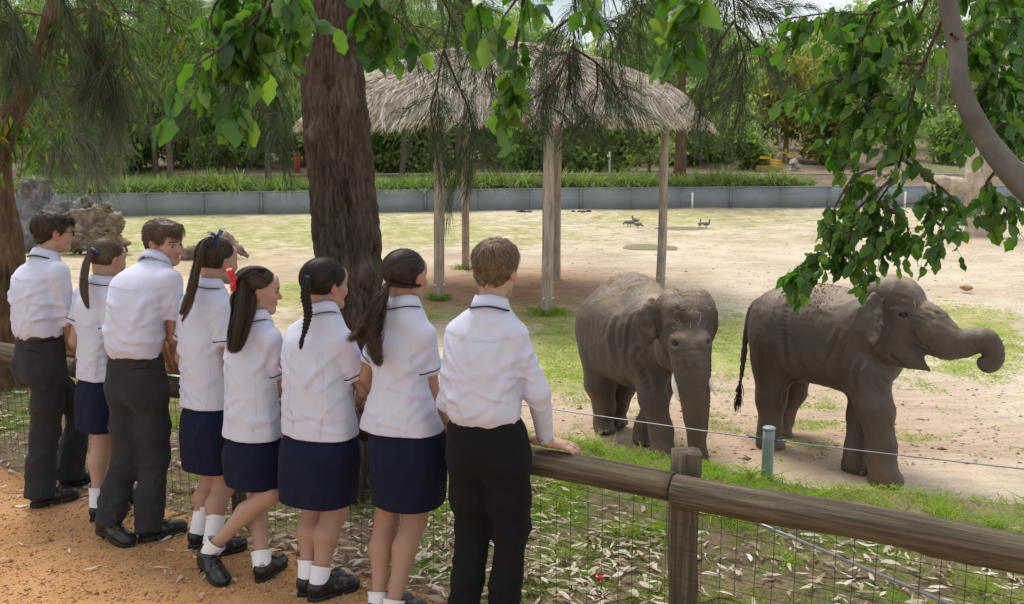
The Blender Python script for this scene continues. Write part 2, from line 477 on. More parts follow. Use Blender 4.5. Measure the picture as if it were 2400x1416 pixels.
M_pale = wood('pale dead trunk', [(.30, .235, .18), (.46, .38, .30), (.60, .52, .43)], grain=(2, 2, .9), bdist=.03)
M_wire = simple('galvanised wire', (.30, .31, .33), .45, .1, 40, 0, metal=.7)
M_mesh = simple('dark mesh wire', (.055, .055, .05), .6, .2, 40, 0, metal=.3)
M_pipe = simple('grey green painted pipe', (.22, .27, .26), .45, .12, 14, .06, 60)
M_blue = simple('blue sleeve', (.05, .09, .25), .5, .1, 30, 0)
M_wall = simple('blue grey wall paint', (.225, .255, .275), .7, .10, 1.2, .12, 9, bdist=.02)
M_walld = simple('dark wall joint', (.06, .075, .085), .8, .1, 5, 0)
M_bark = wood('rough brown bark', [(.024, .016, .011), (.080, .056, .040), (.155, .118, .088)], grain=(9, 9, 2.2), bdist=.02, crack=.8)
M_bark_l = wood('orange brown bark', [(.045, .028, .018), (.13, .078, .045), (.25, .16, .095)], grain=(8, 8, 2.0), bdist=.02, crack=.8)
M_bark_far = wood('far trunk bark', [(.06, .045, .035), (.15, .115, .09), (.25, .2, .165)], grain=(5, 5, 1), bdist=.03)
M_bark_pale = wood('pale gum bark', [(.25, .22, .185), (.42, .38, .33), (.56, .52, .46)], grain=(3, 3, 1), bdist=.01, crack=.3)
M_smooth = wood('smooth grey limb', [(.075, .068, .055), (.115, .105, .085), (.16, .148, .122)], grain=(3, 3, 3), bdist=.004, crack=.2, rough=.6)
M_thatch = leaf_mat('straw thatch', [(.26, .205, .155), (.46, .39, .31), (.60, .53, .44), (.70, .64, .55)], .9, .12, True, .1, (1, .95, .85))
M_straw = leaf_mat('loose straw', [(.42, .31, .15), (.56, .44, .24), (.66, .56, .36)], .8, .2, True, .2, (1, .95, .8))
M_litter = leaf_mat('dead gum leaves', [(.13, .088, .055), (.36, .26, .17), (.60, .50, .37), (.80, .73, .61)], .75, .2, True, .3, (1, .9, .75))
M_grass = leaf_mat('short green grass', [(.11, .20, .018), (.21, .34, .032), (.34, .45, .06), (.50, .47, .17)], .6, .4, True, .3)
M_tuss = leaf_mat('tussock blades', [(.085, .15, .03), (.16, .25, .05), (.27, .36, .085), (.42, .42, .18)], .5, .3, True, .4)
M_white = simple('white ceramic', (.75, .75, .72), .4, .05, 30, 0)
M_stone = simple('orange stone', (.33, .20, .11), .85, .3, 9, .5, 30, bdist=.02)
M_grey_stone = simple('tan boulder', (.36, .31, .25), .85, .25, 5, .5, 20, bdist=.02)
M_pebble = leaf_mat('gravel stones', [(.26, .11, .045), (.45, .22, .10), (.56, .31, .16), (.66, .47, .32)], .9, 0.0, True, .2)

# ================================================================== fence line (surveyed) and ground
FD = unit(A3(1.84 + 3.46, 3.41 - 6.68, 0)); FN = A3(-FD[1], FD[0], 0)        # along the fence, and away from the path
FP0 = A3(.73, 4.08, 0)
def on_fence(t, off=0.0, z=0.0): return FP0 + FD * t + FN * off + A3(0, 0, z)
EDGE = spline(np.array([(-14, 15.0), (-9, 12.2), (-6.5, 10.7), (-4, 9.35), (-1.5, 7.95), (.31, 6.94), (1.05, 6.51), (1.65, 6.17), (3.14, 5.8), (5.5, 5.0), (9, 3.2)], float), 160)
def grid_obj(name, X, Y, Z, mat, cols=None, kind='structure', flip=False):
    n, m = X.shape; V = np.stack([X, Y, Z], -1).reshape(-1, 3)
    i, j = np.meshgrid(np.arange(n - 1), np.arange(m - 1), indexing='ij'); a = i * m + j
    Q = np.stack([a, a + m, a + m + 1, a + 1], -1).reshape(-1, 4)
    if flip: Q = Q[:, ::-1]
    me = mesh_np(name, V, Q)
    if cols is not None: attr_color(me, cols.reshape(-1, 3))
    return tag(obj(name, me, mat), kind=kind)
# path
def path_z(x, y):
    P = np.stack([x, y, np.zeros_like(x)], -1)
    return .012 * fbm(P * 1.1, 3, 3) + .003 * fbm(P * 14, 2, 5)
t = np.linspace(-9, 9, 160)[:, None]; o = np.concatenate([np.linspace(-.16, -3.2, 80), np.linspace(-3.6, -14, 14)])[None]
X = FP0[0] + FD[0] * t + FN[0] * o; Y = FP0[1] + FD[1] * t + FN[1] * o
grid_obj('path', X, Y, path_z(X, Y), M_path, flip=False)
# verge between path and the edge of the moat
def verge_z(x, y, e=None):
    P = np.stack([x, y, np.zeros_like(x)], -1)
    return .006 + .03 * fbm(P * .9, 3, 11) + .012 * fbm(P * 6, 3, 12)
nt_, nu_ = 200, 80
ep = np.interp(np.linspace(0, 1, nt_), np.linspace(0, 1, len(EDGE)), EDGE[:, 0]), np.interp(np.linspace(0, 1, nt_), np.linspace(0, 1, len(EDGE)), EDGE[:, 1])
EX, EY = ep[0][:, None], ep[1][:, None]
tt = ((EX - FP0[0]) * FD[0] + (EY - FP0[1]) * FD[1])
SX, SY = FP0[0] + FD[0] * tt - FN[0] * .30, FP0[1] + FD[1] * tt - FN[1] * .30
u = np.concatenate([np.linspace(0, 1, nu_), np.linspace(1.004, 1.05, 6)])[None]
wig = .05 * fbm(np.stack([EX * 1.7, EY * 1.7, 0 * EX], -1), 3, 21)
VX = SX + (EX - SX) * u + FN[0] * wig * u; VY = SY + (EY - SY) * u + FN[1] * wig * u
VZ = verge_z(VX, VY)
VZ = VZ - np.clip((u - .93) / .07, 0, 1) ** 2 * .04
VZ = np.where(u > 1.0001, -.06 - (u - 1.0) * 34, VZ)
VZ = VZ - .03 * (u < .02)
grid_obj('grass_verge', VX, VY, VZ, M_verge)

# elephant yard
def pix(x, y, z):
    c = y * _fw[1] + (z - CAM_H) * _fw[2]; return 1200 + FPX * x / c, 708 - FPX * (y * _up[1] + (z - CAM_H) * _up[2]) / c
GREEN = [(1320, 830, 105, 95, 1.25), (1300, 745, 120, 22, .9), (1450, 545, 1500, 70, .40), (300, 550, 900, 85, .66), (900, 545, 700, 62, .66), (1710, 810, 75, 80, 1.0),
         (2290, 800, 140, 75, .95), (2230, 735, 160, 28, .7), (2290, 860, 120, 40, .7), (690, 690, 80, 40, .9), (1010, 735, 110, 22, .85), (170, 830, 260, 90, 1.0),
         (1930, 1000, 150, 22, .45), (2000, 920, 120, 50, .35), (1430, 940, 90, 50, .3), (1900, 700, 700, 18, .25), (2330, 980, 160, 30, .25), (600, 720, 200, 50, .5), (1600, 510, 480, 32, .62), (2000, 515, 300, 22, .5)]
DIRT = [(1160, 680, 330, 62, 1.0), (1700, 1020, 700, 120, .62), (1290, 930, 160, 60, .45), (2250, 560, 120, 25, .35), (480, 620, 260, 30, .5), (1600, 900, 400, 60, .35), (2050, 690, 300, 30, .25)]
def field(lst, px, py):
    o = np.zeros_like(px)
    for cx, cy, rx, ry, a in lst:
        o = np.maximum(o, a * np.exp(-(((px - cx) / rx) ** 2 + ((py - cy) / ry) ** 2) ** 1.3))
    return o
def yard_z(x, y):
    P = np.stack([x, y, np.zeros_like(x)], -1)
    return PAD + .05 * fbm(P * .35, 3, 31) + .012 * fbm(P * 2.5, 3, 33) * (y < 30)
yy = np.concatenate([np.arange(5, 16, .12), np.arange(16, 30, .25), np.arange(30, 54, .6)]); xx = np.linspace(-1, 1, 220)
Yg = np.repeat(yy[None], len(xx), 0); Xg = xx[:, None] * np.maximum(9, yy * .72 + 3)[None]
Zg = yard_z(Xg, Yg); PX, PYp = pix(Xg, Yg, Zg)
gcol = np.stack([field(GREEN, PX, PYp), field(DIRT, PX, PYp), np.zeros_like(PX)], -1)
grid_obj('elephant_yard', Xg, Yg, Zg, M_yard, gcol, flip=True)

# ground beyond the wall: rises to a low bank, then runs out to the horizon
def garden_z(x, y):
    P = np.stack([x, y, np.zeros_like(x)], -1)
    return -.75 + .75 * np.clip((y - 49) / 14, 0, 1) + 1.6 * np.clip((y - 62) / 60, 0, 1) + .14 * fbm(P * .16, 3, 41)
WALL = np.array([(-27, 40.2), (-20.7, 41.1), (-16.1, 41.8), (-9, 43.2), (.77, 45.0), (8, 46.0), (14, 46.7), (21, 47.0), (30, 47.2)])
xg = np.linspace(-1, 1, 120)[:, None]; vg = np.concatenate([np.linspace(0, 30, 60), np.linspace(33, 200, 30)])[None]
Xb = xg * (34 + vg * 1.1); wy = np.interp(np.clip(Xb, -60, 60), WALL[:, 0], WALL[:, 1]) + .1
Yb = wy + vg
grid_obj('garden_ground', Xb, Yb, garden_z(Xb, Yb) - .0 * Xb, M_mulch, flip=True)

# ================================================================== low blue-grey wall around the yard, panel by panel
wall = empty('enclosure_wall', (0, 45, PAD)); tag(wall, 'low blue grey panel wall running along the far side of the yard', 'wall')
L = np.concatenate([[0], np.cumsum(np.linalg.norm(np.diff(WALL, axis=0), axis=1))])
def wall_at(s): return A3(np.interp(s, L, WALL[:, 0]), np.interp(s, L, WALL[:, 1]), 0)
WH = .92; pw = 2.35; npan = int(L[-1] / pw)
cop = MB(); back = MB()
for k in range(npan):
    a, b_ = wall_at(k * pw), wall_at((k + 1) * pw); d = unit(b_ - a); n = A3(-d[1], d[0], 0); ln = np.linalg.norm(b_ - a)
    rot = np.stack([d, n, A3(0, 0, 1)], 1); c = (a + b_) / 2
    mb = MB().box(c + A3(0, 0, PAD + WH / 2 - .06), (ln - .016, .10, WH + .1), rot)
    mb.obj('panel', M_wall, wall, False)
    back.box(c + n * .06 + A3(0, 0, PAD + WH / 2 - .08), (ln + .02, .06, WH + .06), rot)
    cop.box(c + A3(0, 0, PAD + WH + .025), (ln + .004, .16, .06), rot)
    if k % 3 == 1:
        MB().box(a - n * .055 + A3(0, 0, PAD + WH / 2 - .02), (.07, .06, WH - .02), rot).obj('batten', M_wall, wall, False)
cop.obj('coping', M_wall, wall, False); back.obj('backing', M_walld, wall, False)
# thin electric wire in front of it
ef = empty('electric_wire_fence', (0, 44, PAD)); tag(ef, 'thin electric wire on small white posts before the grey wall', 'fence')
pts = [PZ(x, y, PAD) for x, y in [(-20, 512), (433, 503), (917, 497), (1622, 490), (2120, 487), (2600, 484)]]
for i, p in enumerate(pts):
    if i in (0, 5): continue
    MB().tube([p, p + A3(0, 0, .74)], .045, 8).obj('post', M_white, ef)
w = []
for a, b_ in zip(pts[:-1], pts[1:]):
    for f in np.linspace(0, 1, 12)[:-1]: w.append(a + (b_ - a) * f + A3(0, 0, .66 - .42 * f * (1 - f)))
MB().tube(w, .006, 4, False).obj('wire', M_wire, ef)

# ================================================================== rail fence along the path
fence = empty('rail_fence', on_fence(0)); tag(fence, 'round timber rail fence with wire mesh in front of the students', 'fence')
def log_tube(a, b, r0, r1, seed, n=28, m=46, rough=.03, knots=(), square=0):
    a, b = np.asarray(a, float), np.asarray(b, float)
    P = a[None] + (b - a)[None] * np.linspace(0, 1, m)[:, None]
    P = P + .012 * np.stack([fbm(np.stack([np.linspace(0, 3, m) + s, np.zeros(m), np.zeros(m)], -1), 2, seed + s) for s in range(3)], -1)
    V, Q, T = tube_np(P, np.linspace(r0, r1, m), n)
    k = m * n; C = np.repeat(P, n, 0); D = V[:k] - C
    ang = np.tile(np.arange(n) * 2 * math.pi / n, m); al = np.repeat(np.linspace(0, 1, m), n) * np.linalg.norm(b - a)
    q = np.stack([np.cos(ang) * 2.2, np.sin(ang) * 2.2, al * .8], -1)
    g = rough * fbm(q, 3, seed) + rough * .8 * fbm(q * [4, 4, .5], 3, seed + 3)
    for ka, kl, kr, kh in knots:
        dd = ((np.angle(np.exp(1j * (ang - ka)))) * r0) ** 2 + (al - kl) ** 2
        g = g + kh * (np.exp(-dd / kr ** 2) - 1.5 * np.exp(-dd / (kr * .45) ** 2))
    if square: g = (1 + g) * (np.abs(np.cos(ang)) ** square + np.abs(np.sin(ang)) ** square) ** (-1 / square) - 1
    V[:k] = C + D * (1 + g)[:, None]
    return V, Q, T
def log_obj(name, a, b, r0, r1, seed, mat, parent, n=28, m=46, rough=.03, knots=()):
    """a log whose own Z axis runs along it, so that the grain does too"""
    a, b = np.asarray(a, float), np.asarray(b, float); ln = np.linalg.norm(b - a)
    V, Q, T = log_tube((0, 0, 0), (0, 0, ln), r0, r1, seed, n, m, rough, knots)
    o = MB().add(V, Q, T).obj(name, mat, parent)
    rot = Vector(b - a).to_track_quat('Z', 'Y').to_matrix().to_4x4()
    o.matrix_basis = o.matrix_basis @ Matrix.Translation(Vector(a)) @ rot
    return o
RZ = .74
rail_spans = [(-8.1, -5.42, 1), (-5.42, -2.70, 2), (-2.72, -.005, 3), (.005, 2.9, 4), (2.9, 5.7, 5)]
for a, b_, sd in rail_spans:
    kn = [(-2.2, 1.05, .035, .35), (-1.9, 1.16, .045, .4), (-2.6, .95, .02, .3)] if sd == 4 else [(-1.7, 2.5, .02, .25)]
    log_obj('rail', on_fence(a, -.10, RZ), on_fence(b_, -.10, RZ), (.062, .060, .062, .068, .07)[sd - 1], (.060, .062, .064, .075, .07)[sd - 1], sd * 7, M_rail, fence, knots=kn)
for tp, hh in [(-5.4, .85), (-2.70, .84), (0, .875), (2.9, .85)]:
    V, Q, T = log_tube(on_fence(tp, .03, -.3), on_fence(tp, .03, hh), .062, .060, int(tp * 10) + 90, 32, 24, .025, (), 6)
    MB().add(V, Q, T).obj('post', M_rail, fence)
mb = MB()
for s in np.arange(-7.6, 4.2, .078):
    p0 = on_fence(s + .004 * math.sin(s * 40), -.062, 0); mb.tube([p0 + A3(0, 0, .012), p0 + FD * .006 * math.sin(s * 13) + A3(0, 0, .36), p0 + A3(0, 0, .70)], .0016, 3, False)
for z in np.concatenate([np.arange(.03, .45, .05), np.arange(.45, .71, .06)]):
    ps = [on_fence(s, -.060, z + .006 * math.sin(s * 5 + z * 30)) for s in np.arange(-7.6, 4.2, .25)]
    mb.tube(ps, .0016, 3, False)
mb.obj('wire_mesh', M_mesh, fence)
ps = [on_fence(lf(f, .1, 2.86), .02 + .04 * f, lf(f, .66, .05)) for f in np.linspace(0, 1, 8)]
MB().tube(ps, .0075, 8).obj('brace_cable', M_wire, fence)

# bollard line with a cable at the edge of the moat
B0 = PZ(1797, 1122, 0); hb = .335
B1 = A3(-2.6, 8.45, 0); B2 = A3(4.9, 5.05, 0)
bl = empty('cable_bollard', B0); tag(bl, 'short grey green steel bollard holding the cable at the moat edge', 'bollard', 'bollards of the moat cable')
a = np.arange(20) * 2 * math.pi / 20
mb = MB().tube([B0 + A3(0, 0, z) for z in (-.2, .1, .25, hb)], .037, 24); mb.obj('pipe', M_pipe, bl)
MB().tube([B0 + A3(0, 0, hb - .004), B0 + A3(0, 0, hb + .006), B0 + A3(0, 0, hb + .012)], [.041, .041, .034], 24).obj('cap', M_pipe, bl)
cz = hb - .075
dl = unit(B1 - B0)
MB().tube([B0 + dl * .13 + A3(0, 0, cz + .004), B0 + dl * .03 + A3(0, 0, cz)], .007, 8).obj('sleeve', M_blue, bl)
mb = MB().tube([B0 + unit(B2 - B0) * .03 + A3(0, 0, cz), B0 + unit(B2 - B0) * .11 + A3(0, 0, cz - .002)], .007, 8)
mb.obj('sleeve', M_blue, bl)
for bp in (B1, B2):
    q = empty('cable_bollard', bp); tag(q, 'steel bollard of the moat cable, hidden behind the schoolgirls' if bp is B1 else 'steel bollard of the moat cable beyond the right edge', 'bollard', 'bollards of the moat cable')
    MB().tube([bp + A3(0, 0, z) for z in (-.2, .2, .33)], .037, 20).obj('pipe', M_pipe, q); MB().tube([bp + A3(0, 0, .33), bp + A3(0, 0, .342)], .041, 20).obj('cap', M_pipe, q)
def sag(a, b, n, s): return [a + (b - a) * f - A3(0, 0, 4 * s * f * (1 - f)) for f in np.linspace(0, 1, n)]
w = sag(B1 + A3(0, 0, .26), B0 + A3(0, 0, cz), 24, .015) + sag(B0 + A3(0, 0, cz), B2 + A3(0, 0, .21), 24, .01)[1:]
tag(MB().tube(w, .0042, 6).obj('steel_cable', M_wire), 'thin steel cable strung along the moat edge through the bollard', 'cable')

# ================================================================== thatched shelter
sh = empty('thatched_shelter', (-.15, 22.85, PAD)); tag(sh, 'open shelter with shaggy grey thatched roof on round timber posts', 'shelter')
PA, PB, PC, PD, PE = [PZ(x, y, PAD) for x, y in [(1030, 702), (1282, 736), (1090, 634), (1302, 656), (1547, 683)]]
PF = PA - (PB - PA)
for i, (p, r0, r1) in enumerate([(PA, .118, .098), (PB, .125, .10), (PC, .105, .09), (PD, .115, .098), (PE, .105, .088), (PF, .115, .1)]):
    po = log_obj('post', p - A3(0, 0, .3), A3(p[0] + .03, p[1], 2.75), r0, r1, 200 + i * 9, M_post, sh, 22, 60, .045)
    for k in range(3):
        an = -.4 + k * 1.45 - 1.7; q = p + A3(math.cos(an) * (r0 + .03), math.sin(an) * (r0 + .03), .34)
        MB().tube([q - A3(math.cos(an), math.sin(an), 0) * .04, q + A3(math.cos(an), math.sin(an), 0) * .012], .016, 8).obj('insulator', M_white, sh)
RA, RB, RC = 4.25, 3.6, A3(-.15, 22.75, 0)
def roof(ang, r):
    """point on the thatch, r 0..1 (1 = eave)"""
    ca, sa = np.cos(ang), np.sin(ang); q = (np.abs(ca) ** 2.6 + np.abs(sa) ** 2.6) ** (-1 / 2.6)
    x = RC[0] + RA * r * ca * q; y = RC[1] + RB * r * sa * q
    z = 2.50 + 1.36 * (1 - r ** 1.75) + .22 * (1 - np.clip((r - .9) / .1, 0, 1) ** 2) - .04 + .07 * fbm(np.stack([x, y, 0 * x], -1) * .9, 3, 51)
    return np.stack([x, y, z], -1)
ra, rr = np.meshgrid(np.linspace(0, 2 * math.pi, 121), np.concatenate([np.linspace(0, 1, 40), [1.0]]), indexing='ij')
Vr = roof(ra, rr) - A3(0, 0, .05); Vr[:, -1, 2] -= .12
n_, m_ = ra.shape; i, j = np.meshgrid(np.arange(n_ - 1), np.arange(m_ - 1), indexing='ij'); aa = i * m_ + j
Qr = np.stack([aa, aa + m_, aa + m_ + 1, aa + 1], -1).reshape(-1, 4)
under = Vr.copy(); under[..., 2] = 2.4 + 1.15 * (1 - rr)
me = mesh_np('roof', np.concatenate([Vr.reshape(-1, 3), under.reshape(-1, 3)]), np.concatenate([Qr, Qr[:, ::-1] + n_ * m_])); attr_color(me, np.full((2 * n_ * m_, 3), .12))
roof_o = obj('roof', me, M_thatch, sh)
NS = 24000
an = rng.uniform(0, 2 * math.pi, NS); r0 = np.sqrt(rng.uniform(0, 1, NS)) * .98
eave = rng.random(NS) < .22; r0[eave] = rng.uniform(.88, 1.0, eave.sum())
K = 3; st = []
dr = rng.uniform(.07, .14, NS); da = rng.normal(0, .035, NS); lift = rng.uniform(.0, .06, NS); droop = rng.uniform(0, .10, NS)
for k in range(K):
    f = k / (K - 1); r = r0 + dr * f
    p = roof(an + da * f, np.minimum(r, 1.0)); ov = np.maximum(0, r - 1.0)
    p[:, 0] += ov * RA * np.cos(an) * .8; p[:, 1] += ov * RB * np.sin(an) * .8; p[:, 2] -= ov * 2.6 + droop * f * (r > .97)
    p[:, 2] += lift * (.3 + f) ; st.append(p)
P = np.stack(st, 1); W = np.stack([rng.uniform(.007, .016, NS) * w_ for w_ in (.9, 1, .3)], 1)
Nn = np.broadcast_to(A3(0, 0, 1), P.shape) + rng.normal(0, .5, (NS, 1, 3))
V, Q = ribbons(P, W, Nn); me = mesh_np('thatch', V, Q, False)
tone = np.clip(rng.normal(.58, .24, NS) + .15 * fbm(P[:, 0] * .8, 2, 61), 0, 1); attr_color(me, np.repeat(tone, 2 * K)[:, None].repeat(3, 1))
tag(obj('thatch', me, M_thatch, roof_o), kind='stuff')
mb = MB()
for p, q in [(PF, PA), (PA, PB), (PC, PD), (PD, PE), (PF, PC), (PB, PE)]:
    MB().tube([A3(p[0], p[1], 2.46), A3(q[0], q[1], 2.46)], .075, 12).obj('beam', M_post, sh)

# ================================================================== driftwood, stones, dung, puddle, signs
def sculpt(name, label, cat, prims, h, mat, disp, base, seed, parent=None, sc=(1.6, 1.6, 1.6), stretch=None):
    pts = np.array([p for pr in prims for p in (pr[1:3] if pr[0] == 'c' else [pr[1]])], float); mr = max(max(pr[3:5]) if pr[0] == 'c' else max(pr[2]) for pr in prims)
    s = SDF(pts.min(0) - mr - 3 * h, pts.max(0) + mr + 3 * h, h)
    for pr in prims:
        if pr[0] == 'c': s.cone(pr[1], pr[2], pr[3], pr[4], pr[5] if len(pr) > 5 else .12)
        else: s.ell(pr[1], pr[2], pr[3] if len(pr) > 3 else .12)
    V, Q = s.net(); N = vnormals(V, Q)
    P = V * np.array(sc); f1, f2 = cells(P * 1.2, seed)
    g = disp * (.9 * fbm(P, 4, seed) - .8 * np.abs(fbm(P * 2.2, 3, seed + 5)) + .5 * (f2 - f1) - .45 * np.abs(np.sin(4.5 * math.pi * fbm(P * .55, 2, seed + 8))))
    V = V + N * g[:, None]; V[:, 2] = np.maximum(V[:, 2], base - .05)
    o = obj(name, mesh_np(name, V, Q), mat, parent)
    if label: tag(o, label, cat)
    return o
def yp(px, py, dy=0.0, zg=585, Yb=30.4):      # a point of the left driftwood, on vertical plane Y
    return PY(px, py, Yb + dy)
sculpt('root_stump', 'huge dark grey upturned root stump lying at far left', 'stump',
       [('c', yp(75, 560), yp(95, 445, .5), .55, .38), ('c', yp(60, 445, .3), yp(120, 425, .3), .26, .20), ('c', yp(95, 520), yp(205, 480, .6), .45, .3), ('c', yp(45, 575, -.3), yp(140, 565, -.4), .38, .42), ('c', yp(160, 575), yp(120, 500), .4, .4)],
       .07, M_dark_drift, .16, PAD, 301, sc=(1.4, 1.4, 1.0))
sculpt('driftwood_log', 'gnarled pale driftwood log with knotty twisted roots beside the dark stump', 'log',
       [('c', yp(190, 560, -1.2), yp(265, 545, -1.0), .46, .42), ('c', yp(170, 500, -.9), yp(250, 490, -.8), .24, .2), ('c', yp(215, 530, -1.1), yp(255, 485, -.9), .3, .16), ('c', yp(265, 570, -1), yp(290, 575, -.9), .3, .2), ('c', yp(170, 580, -1.5), yp(235, 590, -1.6), .18, .14), ('c', yp(150, 540, -1), yp(200, 520, -1), .25, .3)],
       .055, M_drift, .24, PAD, 321, sc=(1.3, 1.3, 4.2))
sculpt('fallen_log', 'short fallen grey log lying on the yard behind the third boy', 'log',
       [('c', PY(430, 605, 28), PY(470, 590, 28), .2, .24), ('c', PY(440, 595, 28), PY(530, 565, 28.4), .24, .26), ('c', PY(530, 565, 28.4), PY(578, 598, 28.2), .24, .08), ('c', PY(520, 570, 28.3), PY(505, 602, 28.2), .2, .14)],
       .05, M_drift, .12, PAD, 341, sc=(2.2, 2.2, 2.2))
dt = empty('dead_tree', PZ(2296, 556, PAD)); tag(dt, 'pale bare dead tree trunk standing at the right of the yard', 'tree')
b0 = PZ(2296, 553, PAD); Yd = b0[1]
sculpt('trunk', None, None, [('c', b0 - A3(0, 0, .2), PY(2292, 480, Yd), .50, .46), ('c', PY(2292, 480, Yd), PY(2300, 330, Yd + .1), .47, .42), ('c', PY(2300, 330, Yd), PY(2330, 200, Yd), .40, .28), ('c', PY(2330, 200, Yd), PY(2368, 110, Yd), .27, .2), ('c', PY(2368, 110, Yd), PY(2378, 0, Yd), .2, .12), ('c', PY(2330, 210, Yd), PY(2240, 60, Yd + .6), .2, .1)], .075, M_pale, .06, PAD, 361, dt)
sculpt('limb', None, None, [('c', PY(2278, 440, Yd), PY(2190, 430, Yd + .5), .32, .27)], .06, M_pale, .06, -5, 371, dt)
def rock(name, label, c, size, mat, seed, rz=0.0, group=None, parent=None):
    s = SDF(A3(-1.3, -1.3, -1.3), A3(1.3, 1.3, 1.3), .13); s.ell((0, 0, 0), (.95, .9, .85), .1)
    V, Q = s.net(); N = vnormals(V, Q); r_ = np.random.default_rng(seed)
    for k in range(9):
        n = unit(r_.normal(0, 1, 3)); d = V @ n; V = V - np.maximum(0, d - r_.uniform(.5, .8))[:, None] * n[None]
    V = V + N * (.08 * fbm(V * 2, 3, seed))[:, None]
    cz, sz = math.cos(rz), math.sin(rz); V = V @ np.array([[cz, sz, 0], [-sz, cz, 0], [0, 0, 1]]) * np.array(size)
    o = obj(name, mesh_np(name, V + np.asarray(c), Q), mat, parent)
    if label: tag(o, label, 'rock', group)
    return o
p = PZ(2263, 682, PAD); rock('rock', 'single orange brown rock on the sand above the right elephant', p + A3(0, 0, .06), (.19, .14, .09), M_stone, 5)
M_dung = simple('dark dung', (.085, .055, .035), .95, .3, 12, .6, 40, bdist=.02)
for k, (x, y, s_) in enumerate([(1226, 500, .16), (1214, 500, .1), (1240, 500, .12), (1343, 498, .09), (1357, 498, .1), (1367, 499, .1), (1380, 498, .11), (1470, 940, .05)]):
    o = rock('dung_ball', None, PZ(x, y, PAD) + A3(0, 0, s_ * .4), (s_ * 1.2, s_, s_ * .8), M_dung, 40 + k)
    tag(o, ['largest dung ball of the left far heap', 'left small dung ball of the left far heap', 'right dung ball of the left far heap', 'leftmost of the four dung balls in a row near the wall', 'second from left of the four dung balls near the wall', 'third from left of the four dung balls near the wall', 'rightmost of the four dung balls near the wall', 'small dung ball behind the left elephant'][k], 'dung', 'dung balls on the yard')
# shallow puddle
m, nt, b = new_mat('muddy puddle'); b.inputs['Base Color'].default_value = (.30, .25, .15, 1); b.inputs['Roughness'].default_value = .28
c = PZ(1518, 580, PAD); aa = np.linspace(0, 2 * math.pi, 49)[:-1]
rad = 1 + .35 * fbm(np.stack([np.cos(aa) * 1.5, np.sin(aa) * 1.5, 0 * aa], -1), 3, 77)
ring = np.stack([c[0] + .78 * rad * np.cos(aa), c[1] + .85 * rad * np.sin(aa), np.zeros(48)], -1); ring[:, 2] = yard_z(ring[:, 0], ring[:, 1]) + .012
V = np.concatenate([[A3(c[0], c[1], ring[0, 2])], ring]); T = [(0, k + 1, (k + 1) % 48 + 1) for k in range(48)]
tag(obj('puddle', mesh_np('puddle', V, np.array(T)), m), 'shallow muddy puddle on the sand behind the right post', 'puddle', kind='thing')
for k, (x, y, rx) in enumerate([(1590, 535, .9)]):
    c = PZ(x, y, PAD); ring = np.stack([c[0] + rx * rad * np.cos(aa), c[1] + .5 * rad * np.sin(aa), np.zeros(48)], -1); ring[:, 2] = yard_z(ring[:, 0], ring[:, 1]) + .012
    V = np.concatenate([[A3(c[0], c[1], ring[0, 2])], ring])
    tag(obj('puddle', mesh_np('puddle', V, np.array(T)), m), 'narrow damp puddle among the grazing ducks', 'puddle', kind='thing')
# red wrapper in the litter
m = simple('red plastic wrapper', (.55, .03, .035), .3, .2, 30, .3, 60)
c = on_fence(-.52, .42, .03); c = PZ(1405, 1368, .02); c[2] = float(verge_z(c[:1], c[1:2])[0]) + .03
q = np.stack(np.meshgrid(np.linspace(-1, 1, 9), np.linspace(-1, 1, 9), indexing='ij'), -1).reshape(-1, 2)
V = np.stack([q[:, 0] * .018, q[:, 1] * .026, .02 * fbm(np.stack([q[:, 0] * 2, q[:, 1] * 2, q[:, 0] * 0], -1), 3, 81)], -1) + c
i, j = np.meshgrid(np.arange(8), np.arange(8), indexing='ij'); a_ = (i * 9 + j).ravel()
tag(obj('plastic_wrapper', mesh_np('plastic_wrapper', V, np.stack([a_, a_ + 9, a_ + 10, a_ + 1], -1)), m), 'crumpled red plastic wrapper among the dead leaves', 'litter')

# ---- garden beyond the wall: low log rail, yellow finger posts, picket gate, lamp pole, banner
def gz(x, y): return float(garden_z(np.array([x]), np.array([y]))[0])
lr = empty('low_log_fence', (0, 54, -.5)); tag(lr, 'low log rail along the garden bed behind the tussock grass', 'fence')
pp = [PY(x, y, 54) for x, y in [(-40, 418), (300, 414), (640, 411), (900, 409), (1150, 408), (1400, 408), (1650, 408), (1900, 408), (2150, 409), (2420, 410)]]
MB().tube(spline(pp, 60), .055, 8).obj('rail', M_post, lr)
for p in spline(pp, 18): MB().tube([A3(p[0], p[1] + .05, gz(p[0], p[1]) - .2), A3(p[0], p[1] + .05, p[2] + .08)], .06, 8).obj('post', M_post, lr)
M_yel = simple('yellow sign paint', (.78, .42, .02), .5, .06, 8, 0); M_signtxt = simple('white lettering', (.85, .83, .75), .5, .03, 8, 0)
M_spole = simple('grey steel pole', (.35, .36, .36), .4, .1, 10, 0, metal=.5)
